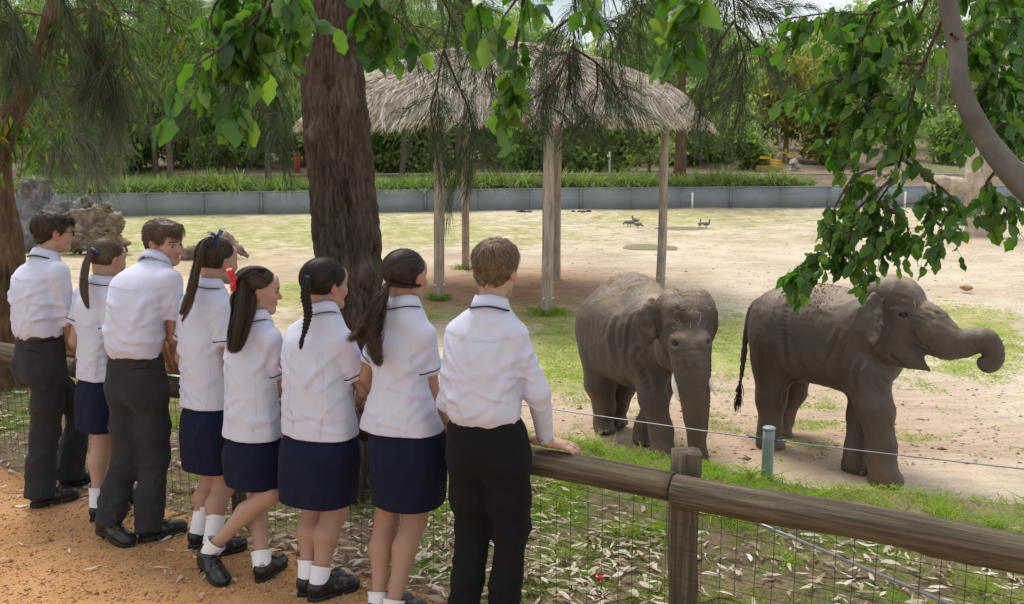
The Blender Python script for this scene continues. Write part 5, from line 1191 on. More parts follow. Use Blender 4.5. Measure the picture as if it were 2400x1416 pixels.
    for L_ in c['legs']:                          # rings above the feet
        f = P(*L_[-1][:3]); m = np.exp(-(((V[:, :2] - f[:2]) ** 2).sum(1)) / .2 ** 2) * np.exp(-((V[:, 2] - PAD - .28) / .16) ** 2); g = g - m * .008 * np.abs(np.sin(V[:, 2] * 75 + 2.5 * fbm(V * 5, 2, 81)))
    for cl, wd, dp in c.get('creases', []):       # single deep folds of the hide
        ps = [V[i] for i in (pick(px, py, V, 14) for px, py in cl) if i is not None]
        if len(ps) < 2: continue
        L_ = spline(np.array(ps), 14); d_ = np.sqrt(((V[:, None] - L_[None]) ** 2).sum(2)); k_ = d_.argmin(1); d_ = d_.min(1); tp_ = np.sin(math.pi * (k_ + .5) / 14) ** .5
        g = g + tp_ * dp * (-np.exp(-(d_ / wd) ** 2) + .55 * np.exp(-((d_ - wd * 2.0) / wd) ** 2))
    V = V + N * g[:, None]; V[:, 2] = np.maximum(V[:, 2], PAD + .004); N = vnormals(V, Q)
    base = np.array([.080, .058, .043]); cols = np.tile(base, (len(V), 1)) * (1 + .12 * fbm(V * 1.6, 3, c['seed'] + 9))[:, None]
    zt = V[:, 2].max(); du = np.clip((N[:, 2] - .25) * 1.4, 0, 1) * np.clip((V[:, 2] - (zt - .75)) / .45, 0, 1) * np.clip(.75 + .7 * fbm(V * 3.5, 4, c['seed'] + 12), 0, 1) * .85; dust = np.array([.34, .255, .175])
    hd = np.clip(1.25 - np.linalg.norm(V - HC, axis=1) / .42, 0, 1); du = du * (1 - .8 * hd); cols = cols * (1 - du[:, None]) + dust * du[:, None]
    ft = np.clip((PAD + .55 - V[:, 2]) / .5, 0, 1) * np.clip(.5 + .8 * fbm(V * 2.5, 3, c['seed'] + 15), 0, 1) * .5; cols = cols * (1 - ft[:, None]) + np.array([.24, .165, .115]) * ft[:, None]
    for sp_ in c.get('pale', []):
        m = np.exp(-((V - P(*sp_[:3])) ** 2).sum(1) / sp_[3] ** 2) * sp_[4] * np.clip(.4 + fbm(V * 14, 3, 91), 0, 1); cols = cols * (1 - m[:, None]) + np.array([.40, .28, .17]) * m[:, None]
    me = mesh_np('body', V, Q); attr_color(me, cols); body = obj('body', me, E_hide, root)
    for i, L_ in enumerate(c['legs']):            # toenails
        f = P(*L_[-1][:3]); rr = L_[-1][3] * 1.08
        for k in range(4):
            an = (-.95 + k * .63); d = Fw * math.cos(an) + Lt * math.sin(an); ce = A3(f[0], f[1], PAD + .055) + Fw * .045 + d * rr * .98
            s2 = SDF(ce - .07, ce + .07, .011); s2.ell(ce, (.014, .034, .034), 0, 'add', np.stack([d, np.cross(A3(0, 0, 1), d), A3(0, 0, 1)], 0)); v2, q2 = s2.net(); obj('toenail', mesh_np('toenail', v2, q2), E_nail, root)
    for ce in eyes:
        s2 = SDF(ce - .06, ce + .06, .008); s2.ell(ce, (.038, .038, .036), 0); v2, q2 = s2.net(); obj('eye', mesh_np('eye', v2, q2), E_eye, root)
    for t in c.get('tusks', []):
        q = spline(np.array([[*P(*p[:3]), p[3]] for p in t]), 14); MB().tube(q[:, :3], q[:, 3], 14).obj('tusk', E_ivory, root)
    r = np.random.default_rng(c['seed']); e = St[-1, :3]; n = 120; f = np.linspace(0, 1, 5); d = r.normal(0, .35, (n, 3)); d[:, 2] = -1; d /= np.linalg.norm(d, axis=1)[:, None]; st0 = St[r.integers(14, 20, n), :3]
    Pp = st0[:, None] + d[:, None] * (f * .2)[None, :, None] * r.uniform(.5, 1.1, (n, 1, 1)); Pp[..., :2] = e[:2] + (Pp[..., :2] - e[:2]) * (1 - .5 * f)[None, :, None]; v2, q2 = ribbons(Pp, np.full((n, 5), .004), r.normal(0, 1, (n, 1, 3)).repeat(5, 1)); tag(obj('tail_tuft', mesh_np('tail_tuft', v2, q2, False), E_hair, root), kind='stuff')
    # bristles on head and back
    ix = np.where(((np.linalg.norm(V - HC, axis=1) < .5) & (N[:, 2] > .35)) | ((N[:, 2] > .75) & (V[:, 2] > zt - .6)))[0]; ix = ix[r.integers(0, len(ix), 420)]; d = N[ix] + r.normal(0, .35, (420, 3)); Pp = V[ix][:, None] + d[:, None] * (np.linspace(0, 1, 3) * r.uniform(.008, .026, (420, 1)))[..., None]; v2, q2 = ribbons(Pp, np.outer(np.full(420, .0008), [1, .8, .3]), np.broadcast_to(-_fw, Pp.shape) + 0 * Pp); tag(obj('bristles', mesh_np('bristles', v2, q2, False), E_hair, root), kind='stuff')
    return root, V, N
EL = dict(seed=601, eyes=[(1577, 806, (-.5, -.85, .1)), (1663, 798, (.8, -.6, .1))], creases=[([(1432, 745), (1424, 800), (1440, 862)], .035, .03), ([(1472, 735), (1456, 800), (1462, 862)], .03, .022), ([(1500, 760), (1484, 820), (1498, 880), (1520, 930)], .035, .034), ([(1540, 800), (1556, 838), (1574, 858)], .022, .026), ([(1576, 745), (1584, 765)], .06, .045), ([(1590, 832), (1597, 872)], .02, .022), ([(1604, 852), (1624, 858), (1648, 850)], .014, .012), ([(1604, 872), (1626, 878), (1650, 870)], .014, .012), ([(1448, 760), (1444, 820)], .02, .014)], label='left elephant facing the camera with short white tusks and hanging trunk', fw=(.44, -.90), hfw=(.17, -.93, -.34), head=(1606, 782, 10.38), hs=1.0,
    body=[((1470, 772, 11.85), (.86, .48, .52)), ((1485, 703, 11.9), (.52, .32, .34)), ((1437, 780, 12.12), (.46, .44, .54)), ((1516, 795, 11.5), (.46, .40, .52)), ((1478, 826, 11.7), (.75, .42, .37))],
    legs=[[(1412, 830, 12.0, .26), (1408, 900, 11.95, .18), (1416, 955, 11.9, .128), (1414, 985, 11.89, .122)], [(1475, 830, 12.25, .26), (1462, 900, 12.2, .17), (1448, 950, 12.15, .13), (1440, 975, 12.15, .13)],
          [(1518, 850, 11.2, .23), (1531, 935, 10.98, .158), (1550, 1010, 10.86, .127), (1553, 1055, 10.8, .132)], [(1562, 860, 11.45, .22), (1535, 950, 11.45, .145), (1512, 1000, 11.42, .12), (1508, 1022, 11.42, .125)]],
    neck=[((1535, 755, 11.4), (1598, 745, 10.75), .32, .25), ((1550, 830, 11.3), (1600, 815, 10.65), .26, .20)],
    trunk=[(1618, 815, 10.10, .19), (1622, 860, 10.02, .178), (1626, 910, 10.02, .152), (1630, 955, 10.08, .126), (1632, 1000, 10.18, .106), (1634, 1040, 10.30, .090), (1641, 1070, 10.42, .077), (1652, 1090, 10.54, .062)],
    jaw=[((1592, 840, 10.40), (1594, 880, 10.28), .14, .085), ((1607, 742, 10.30), (1619, 822, 10.12), .25, .185), ((1585, 790, 10.36), (1600, 840, 10.25), .14, .12)],
    ears=[dict(root=(1540, 728, 10.45), pts=[(1528, 708, 10.48), (1502, 735, 10.42), (1491, 757, 10.40), (1505, 776, 10.38), (1513, 802, 10.37), (1530, 785, 10.36)], n=(-.35, -.93, 0)), dict(root=(1662, 730, 10.62), pts=[(1662, 715, 10.68), (1674, 738, 10.72), (1674, 768, 10.72), (1666, 792, 10.70)], n=(.8, -.6, 0))],
    tusks=[[(1590, 862, 10.16, .038), (1582, 888, 10.04, .036), (1583, 912, 9.96, .031), (1589, 938, 9.90, .012)], [(1648, 862, 10.10, .038), (1660, 886, 9.98, .036), (1669, 906, 9.90, .029), (1680, 926, 9.84, .011)]],
    tail=[(1448, 740, 12.5, .05), (1460, 800, 12.6, .035), (1468, 880, 12.6, .022), (1469, 912, 12.6, .012)], pale=[(1530, 770, 10.36, .07, .5)])
ER = dict(seed=641, eyes=[(2112, 746, (.15, -.98, .05))], creases=[([(1955, 770), (1938, 808), (1914, 860)], .022, .024), ([(1972, 785), (1958, 825), (1944, 856)], .02, .02), ([(2018, 835), (1994, 875), (1988, 930)], .032, .034), ([(2062, 815), (2088, 850), (2112, 872)], .022, .030), ([(2048, 845), (2082, 880), (2106, 893)], .022, .026), ([(2036, 865), (2076, 905), (2100, 915)], .018, .018), ([(1868, 870), (1852, 905), (1850, 940)], .028, .03), ([(1832, 715), (1822, 795), (1838, 872)], .035, .026), ([(2124, 786), (2140, 812), (2160, 826)], .018, .026), ([(2150, 700), (2180, 716), (2212, 726)], .016, .016), ([(2078, 735), (2080, 770), (2092, 800)], .022, .022), ([(2140, 718), (2172, 732), (2208, 742)], .014, .013), ([(2136, 738), (2160, 752), (2176, 772)], .014, .013), ([(2092, 700), (2112, 690), (2134, 692)], .018, .016)], label='right elephant reaching its curled trunk out to the right, mouth open', fw=(.80, -.60), hfw=(.86, -.50, -.04), head=(2106, 752, 10.34), hs=1.02, open=True,
    body=[((1918, 780, 11.10), (.82, .46, .50)), ((1915, 738, 11.15), (.70, .35, .35)), ((1850, 793, 11.36), (.38, .42, .51)), ((2010, 816, 10.74), (.50, .41, .53)), ((1915, 826, 11.05), (.74, .41, .34))],
    legs=[[(1812, 850, 11.3, .25), (1808, 935, 11.22, .17), (1806, 1000, 11.18, .13), (1801, 1030, 11.18, .132)], [(1865, 860, 11.7, .24), (1858, 920, 11.72, .15), (1836, 985, 11.65, .12), (1822, 1015, 11.6, .125)],
          [(2030, 880, 10.42, .26), (2050, 960, 10.2, .185), (2064, 1050, 10.08, .143), (2070, 1110, 10.02, .146)], [(2030, 890, 10.75, .22), (2018, 970, 10.6, .145), (2006, 1050, 10.45, .125), (2002, 1085, 10.4, .135)]],
    neck=[((2005, 772, 10.78), (2085, 752, 10.52), .38, .25), ((2035, 840, 10.62), (2090, 805, 10.46), .27, .17)],
    trunk=[(2165, 757, 10.16, .225), (2195, 787, 10.08, .210), (2225, 804, 10.02, .168), (2258, 806, 9.96, .128), (2288, 797, 9.9, .110), (2312, 797, 9.86, .100), (2327, 818, 9.84, .094), (2328, 843, 9.84, .084), (2315, 856, 9.84, .068), (2302, 849, 9.84, .048)],
    jaw=[((2102, 822, 10.25), (2138, 840, 10.12), .17, .115), ((2138, 840, 10.12), (2178, 868, 10.02), .105, .026)], carve=[((2165, 836, 9.95), (2195, 860, 9.85), .05, .055, .02)],
    ears=[dict(root=(2055, 716, 10.08), pts=[(2046, 697, 10.02), (2020, 728, 9.95), (2004, 764, 9.93), (2028, 772, 9.92), (2046, 798, 9.91), (2058, 770, 9.95)], n=(.25, -.97, 0)), dict(root=(2130, 700, 10.75), pts=[(2120, 700, 10.8), (2110, 730, 10.85), (2110, 770, 10.85), (2125, 780, 10.85)], n=(.3, .95, 0))],
    tail=[(1792, 708, 11.55, .07), (1766, 722, 11.62, .050), (1750, 770, 11.62, .038), (1742, 850, 11.6, .028), (1733, 912, 11.58, .017), (1729, 930, 11.58, .011)], pale=[(2205, 735, 9.95, .16, .55), (2048, 795, 9.88, .06, .8), (1900, 670, 11.1, .3, .5)])
ELO, ELV, ELN = make_elephant(EL)
ERO, ERV, ERN = make_elephant(ER)
def straw_on(name, V, N, spots, n, label, seed, ln=(.03, .09)):
    r = np.random.default_rng(seed); pp = []; nn = []
    for px, py, Y, rad, m in spots:
        c = PY(px, py, Y); d = np.linalg.norm(V - c, axis=1); ix = np.where((d < rad * 2.2) & (N[:, 2] > .1))[0]
        if len(ix) == 0: continue
        w = np.exp(-(d[ix] / rad) ** 2); ix = r.choice(ix, m, p=w / w.sum()); pp.append(V[ix]); nn.append(N[ix])
    p = np.concatenate(pp) + r.normal(0, .01, (sum(map(len, pp)), 3)); nr = np.concatenate(nn); n = len(p); d = r.normal(0, 1, (n, 3)); d -= nr * (d * nr).sum(1)[:, None] * .8; d /= np.linalg.norm(d, axis=1)[:, None]
    L_ = r.uniform(*ln, n); f = np.linspace(-.5, .5, 4); P = p[:, None] + nr[:, None] * (.008 + .012 * (1 - 4 * f ** 2))[None, :, None] + d[:, None] * (L_[:, None] * f[None])[..., None]
    v, q = ribbons(P, np.full((n, 4), .0016), nr[:, None].repeat(4, 1) + r.normal(0, .3, (n, 1, 3))); me = mesh_np(name, v, q, False); attr_color(me, np.repeat(r.random(n), 8)[:, None].repeat(3, 1)); tag(obj(name, me, M_straw), label, 'straw', kind='stuff')
straw_on('straw', ELV, ELN, [(1470, 650, 11.95, .30, 170), (1500, 660, 11.7, .28, 70), (1612, 700, 10.35, .17, 150), (1612, 735, 10.15, .15, 40), (1540, 690, 11.2, .2, 40)], 0, 'loose dry straw scattered over the head and back of the left elephant', 31)
straw_on('straw', ERV, ERN, [(2130, 700, 10.2, .25, 26)], 0, 'a few straws on the forehead of the right elephant', 33)
def clods(V, N, spots, label, seed):
    r = np.random.default_rng(seed); pp = []
    for px, py, Y, rad, m in spots:
        c = PY(px, py, Y); d = np.linalg.norm(V - c, axis=1); ix = np.where((d < rad * 2.2) & (N[:, 2] > .2))[0]; w = np.exp(-(d[ix] / rad) ** 2); pp.append(V[r.choice(ix, m, p=w / w.sum())])
    p = np.concatenate(pp); n = len(p); sz = r.uniform(.004, .012, n); v = oc[None] * sz[:, None, None] * r.uniform(.6, 1.3, (n, 6, 1)) + p[:, None]
    tag(obj('mud_crumbs', mesh_np('mud_crumbs', v.reshape(-1, 3), (np.arange(n)[:, None, None] * 6 + tr[None]).reshape(-1, 3), False), M_dung), label, 'mud', kind='stuff')
clods(ERV, ERN, [(1895, 680, 11.0, .22, 420)], 'brown mud crumbs sprinkled on the back of the right elephant', 35)
# ================================================================== students
def fabric(name, col, rough=.85, weave=900, sheen=.1, var=.05, bstr=.12, wr=.25):
    m, nt, b = new_mat(name); v = coords(nt)
    c = np.array(col); co = ramp(nt, noise(nt, v, 7, 4), [(.3, tuple(c * (1 - var))), (.7, tuple(np.minimum(1, c * (1 + var))))])
    nt.links.new(co, b.inputs['Base Color']); b.inputs['Roughness'].default_value = rough; b.inputs['Specular IOR Level'].default_value = .2
    b.inputs['Sheen Weight'].default_value = sheen
    n1 = bump(nt, b, noise(nt, coords(nt, (1, 1, .55)), 20, 4, .6, 1.2), wr, .012)
    bump(nt, b, noise(nt, v, weave, 2), bstr, .001, n1); return m
F_shirt = fabric('white lilac cotton', (.575, .595, .715), .8, 700, 0, .02, .06, .10)
F_boy = fabric('charcoal wool trousers', (.030, .029, .033), .9, 600, .03, .15, .3)
F_black = fabric('black track trousers', (.0075, .0075, .008), .9, 600, .02, .15, .2)
F_navy = fabric('navy skirt cloth', (.006, .010, .030), .9, 600, .02, .12, .2)
F_trim = simple('navy trim', (.010, .014, .04), .7, .1, 40, 0)
F_sock = fabric('white sock knit', (.78, .77, .78), .9, 400, .1, .03, .5)
F_belt = simple('black leather belt', (.012, .012, .013), .4, .2, 40, .1, 200)
F_shoe = simple('black shoe leather', (.010, .010, .011), .33, .25, 60, .15, 260, bdist=.002)
F_sole = simple('dark rubber sole', (.022, .021, .020), .8, .25, 60, .2, 200)
F_bow = simple('navy bow satin', (.012, .018, .07), .45, .1, 40, .1, 100)
F_red = simple('red ribbon satin', (.55, .012, .022), .42, .1, 40, .1, 100)
F_eye = simple('eye white', (.42, .39, .37), .3, .03, 30, 0); F_iris = simple('dark iris', (.03, .022, .018), .15, .1, 60, 0)
F_glass = simple('black spectacle frame', (.012, .012, .016), .25, .1, 60, 0)
def m_skin():
    m, nt, b = new_mat('skin'); a = nd(nt, 'ShaderNodeVertexColor'); a.layer_name = 'col'; v = coords(nt)
    c = mixc(nt, .35, a.outputs['Color'], ramp(nt, noise(nt, v, 38, 5), [(.3, (.86, .80, .78)), (.7, (1.1, 1.08, 1.08))]), 'MULTIPLY')
    nt.links.new(c, b.inputs['Base Color']); b.inputs['Roughness'].default_value = .52; b.inputs['Specular IOR Level'].default_value = .35
    b.inputs['Subsurface Weight'].default_value = .12; b.inputs['Subsurface Radius'].default_value = (.012, .004, .002); b.inputs['Subsurface Scale'].default_value = 1.0
    bump(nt, b, noise(nt, v, 160, 3), .06, .002); return m
F_skin = m_skin()
def hair_mat(name, cols):
    m, nt, b = new_mat(name); a = nd(nt, 'ShaderNodeVertexColor'); a.layer_name = 'col'
    sp = nt.nodes.new('ShaderNodeSeparateColor'); nt.links.new(a.outputs['Color'], sp.inputs['Color'])
    nt.links.new(ramp(nt, sp.outputs[0], [(i / (len(cols) - 1), c) for i, c in enumerate(cols)]), b.inputs['Base Color'])
    b.inputs['Roughness'].default_value = .5; b.inputs['Specular IOR Level'].default_value = .22; return m
H_dark = hair_mat('dark brown hair', [(.008, .006, .005), (.020, .013, .010), (.045, .028, .020)])
H_brown = hair_mat('brown hair', [(.014, .009, .006), (.042, .026, .017), (.11, .068, .040)])
H_mid = hair_mat('light brown hair', [(.030, .019, .011), (.085, .056, .033), (.18, .12, .072)])
H_sandy = hair_mat('sandy hair', [(.060, .040, .022), (.15, .105, .062), (.28, .205, .13)])
H_wavy = hair_mat('brown wavy hair', [(.010, .007, .006), (.030, .019, .014), (.10, .058, .034)])

# ---- shoe, modelled once (y forward from the heel, z up)
def shoe_meshes():
    s = SDF((-.08, -.03, -.02), (.08, .32, .15), .0042)
    s.ell((0, .045, .062), (.036, .043, .052), .02); s.cone((0, .05, .062), (0, .16, .048), .037, .036, .03, flat=((1, 0, 0), 1.08)); s.cone((0, .15, .045), (0, .235, .036), .037, .030, .025, flat=((1, 0, 0), 1.32))
    s.ell((0, .222, .040), (.045, .050, .030), .02); s.ell((0, .09, .085), (.030, .05, .028), .03)
    s.cone((0, .052, .078), (0, .045, .16), .030, .036, .008, 'sub'); s.cut((0, 0, .016), (0, 0, -1)); s.cut((0, .04, .103), (0, -.1, 1), .01)
    V, Q = s.net(); V = relax(V, Q, 1); N = vnormals(V, Q); V = V + N * (.0018 * np.sin(V[:, 1] * 190 + 6 * np.abs(V[:, 0]) * 30) * np.exp(-((V[:, 1] - .165) / .022) ** 2) * (V[:, 2] > .05))[:, None]
    up = mesh_np('shoe', V, Q); up.materials.append(F_shoe)
    t_ = np.linspace(0, 2 * math.pi, 45)[:-1]; y = .137 - .141 * np.cos(t_); hw = np.interp(y, [-.004, .02, .05, .10, .15, .19, .23, .26, .278], [.001, .030, .037, .033, .040, .049, .047, .030, .001]); x = hw * np.sign(np.sin(t_))
    mb = MB()
    def slab(z0, z1, sc, y0=-1, y1=9):
        k = len(t_); yy_ = np.clip(y, y0, y1); V_ = np.concatenate([np.stack([x * sc, yy_, np.full(k, z0)], -1), np.stack([x * sc, yy_, np.full(k, z1)], -1), [[0, .13 if y1 > .2 else .04, z0], [0, .13 if y1 > .2 else .04, z1]]]); q = np.arange(k); r_ = (q + 1) % k
        mb.add(V_, np.stack([q, r_, r_ + k, q + k], -1), np.concatenate([np.stack([np.full(k, 2 * k), r_, q], -1), np.stack([np.full(k, 2 * k + 1), q + k, r_ + k], -1)]))
    slab(.010, .027, 1.03); slab(-.001, .0105, 1.0, -.01, .092); slab(.0, .0102, .98, .125, 9)
    so = mb.mesh('sole', False); so.materials.append(F_sole)
    lb = MB()
    for k in range(4):
        yy_ = .125 + k * .017; zz = .1045 - k * .0065; lb.tube([(-.022, yy_, zz - .012), (-.010, yy_ + .003, zz), (.010, yy_ - .003, zz), (.022, yy_, zz - .012)], .0026, 5)
    for sx in (-1, 1): lb.tube([(0, .122, .108), (sx * .02, .118, .118), (sx * .032, .125, .108), (sx * .02, .132, .105), (0, .126, .108)], .0024, 5); lb.tube([(0, .124, .109), (sx * .022, .14, .10), (sx * .034, .16, .082)], .0022, 5)
    la = lb.mesh('laces'); la.materials.append(F_shoe); return up, so, la
SHOE = shoe_meshes()
def place_shoe(person, heel, toe, lift, scale):
    d = unit((toe - heel) * A3(1, 1, 0)); pitch = math.asin(min(.9, lift / .23)); f = d * math.cos(pitch) + A3(0, 0, -math.sin(pitch)); x = unit(np.cross(d, A3(0, 0, 1))); z = np.cross(x, f)
    h = heel + A3(0, 0, lift); M = Matrix(((x[0] * scale, f[0] * scale, z[0] * scale, h[0]), (x[1] * scale, f[1] * scale, z[1] * scale, h[1]), (x[2] * scale, f[2] * scale, z[2] * scale, h[2]), (0, 0, 0, 1)))
    o = bpy.data.objects.new('shoe', SHOE[0]); COL.objects.link(o); o.parent = person; o.matrix_basis = person.matrix_basis.inverted() @ M
    for me, nm in ((SHOE[1], 'sole'), (SHOE[2], 'laces')):
        c = bpy.data.objects.new(nm, me); COL.objects.link(c); c.parent = o
    Mw = np.array(M)[:3]; tw = lambda p: Mw[:, :3] @ np.asarray(p) + Mw[:, 3]
    return tw((0, .05, .085)), tw((0, .13, .05)), z
def wrinkle(V, N, amp, sc, seed, w=None, st=(1, 1, .6)):
    P = V * np.array(st) * sc; P = P + .6 * np.stack([fbm(P * .5, 2, seed + k) for k in range(3)], -1)
    g = (1 - np.abs(fbm(P, 3, seed + 7))) ** 3; g = g - g.mean() + .35 * fbm(V * sc * .35, 2, seed + 9)
    g = g * amp
    if w is not None: g = g * w
    return V + N * g[:, None]
def ring_band(c, Rv, Fv, a, b, z0, z1, th=.006, n=48, power=2.3, tilt=0.0):
    t_ = np.linspace(0, 2 * math.pi, n + 1)[:-1]; cu, su = np.cos(t_), np.sin(t_); q = (np.abs(cu) ** power + np.abs(su) ** power) ** (-1 / power)
    rows = []
    for da, z in ((0, z0), (th, z0), (th, z1), (0, z1)):
        rows.append(c[None] + np.outer((a + da) * q * cu, Rv) + np.outer((b + da) * q * su, Fv) + A3(0, 0, 1)[None] * (z + tilt * su)[:, None])
    V = np.concatenate(rows); k = np.arange(n); r_ = (k + 1) % n; Q = np.concatenate([np.stack([i * n + k, i * n + r_, ((i + 1) % 4) * n + r_, ((i + 1) % 4) * n + k], -1) for i in range(4)])
    return V, Q
def head_frame(az, pitch, roll=0.0):
    az, p = R_(az), R_(pitch); f = A3(math.sin(az) * math.cos(p), math.cos(az) * math.cos(p), -math.sin(p)); r = A3(math.cos(az), -math.sin(az), 0); u = np.cross(r, f)
    c, s = math.cos(R_(roll)), math.sin(R_(roll)); return np.stack([r * c + u * s, f, u * c - r * s], 0)
def hand_sdf(s, w, d, up, k=.008, curl=.5, sc=1.0, side=1):
    """palm and five fingers from the wrist w along d; up = back of the hand; side +1 = thumb on the cross(d,up) side"""
    d = unit(d); up = unit(up - d * (up @ d)); x = np.cross(d, up) * side
    pc = w + d * .05 * sc; s.cone(w - d * .05, w + d * .012, .026 * sc, .024 * sc, .015, flat=(x, 1.15)); s.cone(w + d * .01, pc + d * .035 * sc, .021 * sc, .019 * sc, .015, flat=(x, 1.75))
    for i, (ox, ln) in enumerate([(.029, .068), (.010, .078), (-.010, .073), (-.028, .056)]):
        p = pc + d * .038 * sc + x * ox * sc; dd = d + x * ox * 1.8; q = [p]
        for j, fr in enumerate((.45, .32, .23)):
            dd = unit(dd - up * curl * (.35 + .5 * j)); q.append(q[-1] + dd * ln * fr * sc)
        s.chain(q, [.0098 * sc, .0090 * sc, .0082 * sc, .0070 * sc], .004)
    q = [w + d * .022 * sc + x * .022 * sc, w + d * .05 * sc + x * .046 * sc - up * .008, w + d * .075 * sc + x * .05 * sc - up * .018, w + d * .095 * sc + x * .045 * sc - up * .028]
    s.chain(q, [.016 * sc, .0125 * sc, .0105 * sc, .0085 * sc], .008)

def ribbon_hair(P, wd, Nn, tone, parts):
    V, Q = ribbons(P, wd, Nn); parts.append((V, Q, np.repeat(tone, 2 * P.shape[1])))
def make_person(cfg):
    Y0 = cfg['Y']; J = lambda px, py, dy=0.0: PY(px, py, Y0 + dy)
    h = R_(cfg['heading']); Fv = A3(math.sin(h), math.cos(h), 0); Rv = A3(math.cos(h), -math.sin(h), 0); seed = cfg['seed']
    r = np.random.default_rng(seed); girl = cfg['girl']; SK = np.array(cfg.get('skin', (.42, .245, .17))) * np.array([.96, 1.02, 1.03])
    root = empty('person', A3(*(PZ(*cfg['base'], 0)))); tag(root, cfg['label'], 'person', 'students lined up along the rail fence')
    st = np.array([[*J(px, py, dy), a - (.008 if i_ < 1 else (.016 if girl else .026)), b - (.006 if girl else .012)] for i_, (px, py, dy, a, b) in enumerate(cfg['torso'])])          # hem/waist ... shoulders
    NB = J(*cfg['neck']); HM = head_frame(*cfg['headrot']); HC = J(*cfg['head']); hs = cfg.get('hs', 1.0)
    hl = lambda p: HC + (np.asarray(p, float) * hs) @ HM
    SR, SL = J(*cfg['SR']), J(*cfg['SL'])
    # arms
    def arm(side):
        S = SR if side == 'R' else SL; E_ = cfg.get('E' + side); W_ = cfg.get('W' + side)
        W = PZ(W_[0], W_[1], W_[2]) if W_ is not None else None
        if W is None:
            W = S + Fv * .30 + A3(0, 0, 0); tf_ = ((W - FP0) @ FD); W = on_fence(tf_, -.14, .84)
        E = J(*E_) if E_ is not None else None
        if E is None:
            mid = (S + W) / 2; L2 = np.linalg.norm(W - S) / 2; rr = math.sqrt(max(.0, .29 ** 2 - L2 ** 2)) if L2 < .29 else 0; E = mid - Fv * rr * .8 + A3(0, 0, -rr * .4) + Rv * (.05 if side == 'R' else -.05)
        return S, E, W
    AR, AL = arm('R'), arm('L')
    # ---------------- shirt
    lo = np.minimum(np.minimum(st[:, :3].min(0), SR), np.minimum(SL, NB)) - .32; hi = np.maximum(np.maximum(st[:, :3].max(0), SR), np.maximum(SL, NB)) + .30
    lo[2] = st[:, 2].min() - .03
    lng = cfg.get('long_sleeve', False)
    if lng: lo = np.minimum(lo, np.minimum(AR[2], AL[2]) - .08); hi = np.maximum(hi, np.maximum(AR[2], AL[2]) + .08)
    s = SDF(lo, hi, .0080)
    fo = (lambda an, Z: .022 * np.sin(an * 5 + seed) * np.clip((st[:, 2].min() + .35 - Z) / .35, 0, 1) + .012 * np.sin(an * 9 + seed * 2 + Z * 6) * np.clip((st[:, 2].min() + .25 - Z) / .25, 0, 1)) if girl else (lambda an, Z: .02 * np.sin(an * 7 + seed + Z * 5) * np.exp(-((Z - st[:, 2].min() - .07) / .08) ** 2))
    s.loft(st, Rv, Fv, .02, power=2.25, fold=fo)
    up_ = cfg.get('bulk', 1.0)
    for S in (SR, SL): s.cone(NB - A3(0, 0, .035), S + A3(0, 0, .005), .050 * up_, .047 * up_, .06)
    s.ell(NB - A3(0, 0, .05), (.07, .075, .05), .05)
    cuffs = []
    for S, E, W in (AR, AL):
        if lng:
            s.cone(S, E, .060, .052, .026); s.cone(E, W - unit(W - E) * .03, .054, .040, .03); s.cone(W - unit(W - E) * .075, W - unit(W - E) * .0, .036, .038, .006, cap=True); cuffs.append((W, unit(W - E), .039)); s.cone(W - unit(W - E) * .03, W + unit(W - E) * .03, .031, .031, 0, 'sub')
        else:
            f = cfg.get('sleeve', .78); d = unit(E - S); end = S + (E - S) * f; ra, rb = (.055, .062) if girl else (.060, .072); ra, rb = ra * up_, rb * up_
            s.cone(S, end, ra, rb, .024, cap=True); cuffs.append((end, d, rb))
    V, Q = s.net(); V = relax(V, Q, 1, .4); N = vnormals(V, Q); zlow = st[:, 2].min(); zt = st[:, 2].max()
    wt = .55 + .9 * np.exp(-((V[:, 2] - zlow - .1) / .12) ** 2)
    for S, E, W in (AR, AL): wt = wt + .8 * np.exp(-(((V - (S - A3(0, 0, .13) - Rv * np.sign((S - NB) @ Rv) * .05)) ** 2).sum(1)) / .11 ** 2)
    hemw = np.clip((V[:, 2] - zlow) / .05, .1, 1) if girl else 1.0
    V = wrinkle(V, N, .0085 if not girl else .006, 6.0, seed, wt * hemw, (1, 1, .8)); V = relax(V, Q, 1, .4); N = vnormals(V, Q)
    # tension creases: short sharp folds running from armpits, across the back and above the waist
    g = np.zeros(len(V)); uu = (V - NB) @ Rv; zz = V[:, 2]; ff = (V - st[len(st) // 2, :3]) @ Fv; hgt = zt - zlow
    for kcr in range(34 if not girl else 24):
        zone = r.integers(0, 4); sdn = r.choice([-1, 1])
        if zone == 0: u0, z0, an_, L_ = sdn * r.uniform(.06, .15), zt - r.uniform(.14, .30), sdn * r.uniform(.5, 1.2), r.uniform(.08, .2)
        elif zone == 1: u0, z0, an_, L_ = r.uniform(-.14, .14), zlow + r.uniform(.05, .22), r.normal(0, .45), r.uniform(.06, .18)
        elif zone == 2: u0, z0, an_, L_ = sdn * r.uniform(.02, .13), zlow + hgt * r.uniform(.25, .7), sdn * r.uniform(.7, 1.5), r.uniform(.10, .24)
        else: u0, z0, an_, L_ = sdn * r.uniform(.10, .2), zlow + hgt * r.uniform(.15, .6), sdn * r.uniform(-.2, .6), r.uniform(.06, .14)
        du, dz_ = uu - u0, zz - z0; ca, sa = math.cos(an_), math.sin(an_); al = du * ca + dz_ * sa; ac = -du * sa + dz_ * ca + .02 * np.sin(al * 14 + kcr); wdt = r.uniform(.010, .020); amp = r.uniform(.0035, .0075) * (1.0 if not girl else .8)
        side_ok = np.clip(.5 - (N @ Fv) * 2, 0, 1) if r.random() < .8 else np.clip(.5 + (N @ Fv) * 2, 0, 1)
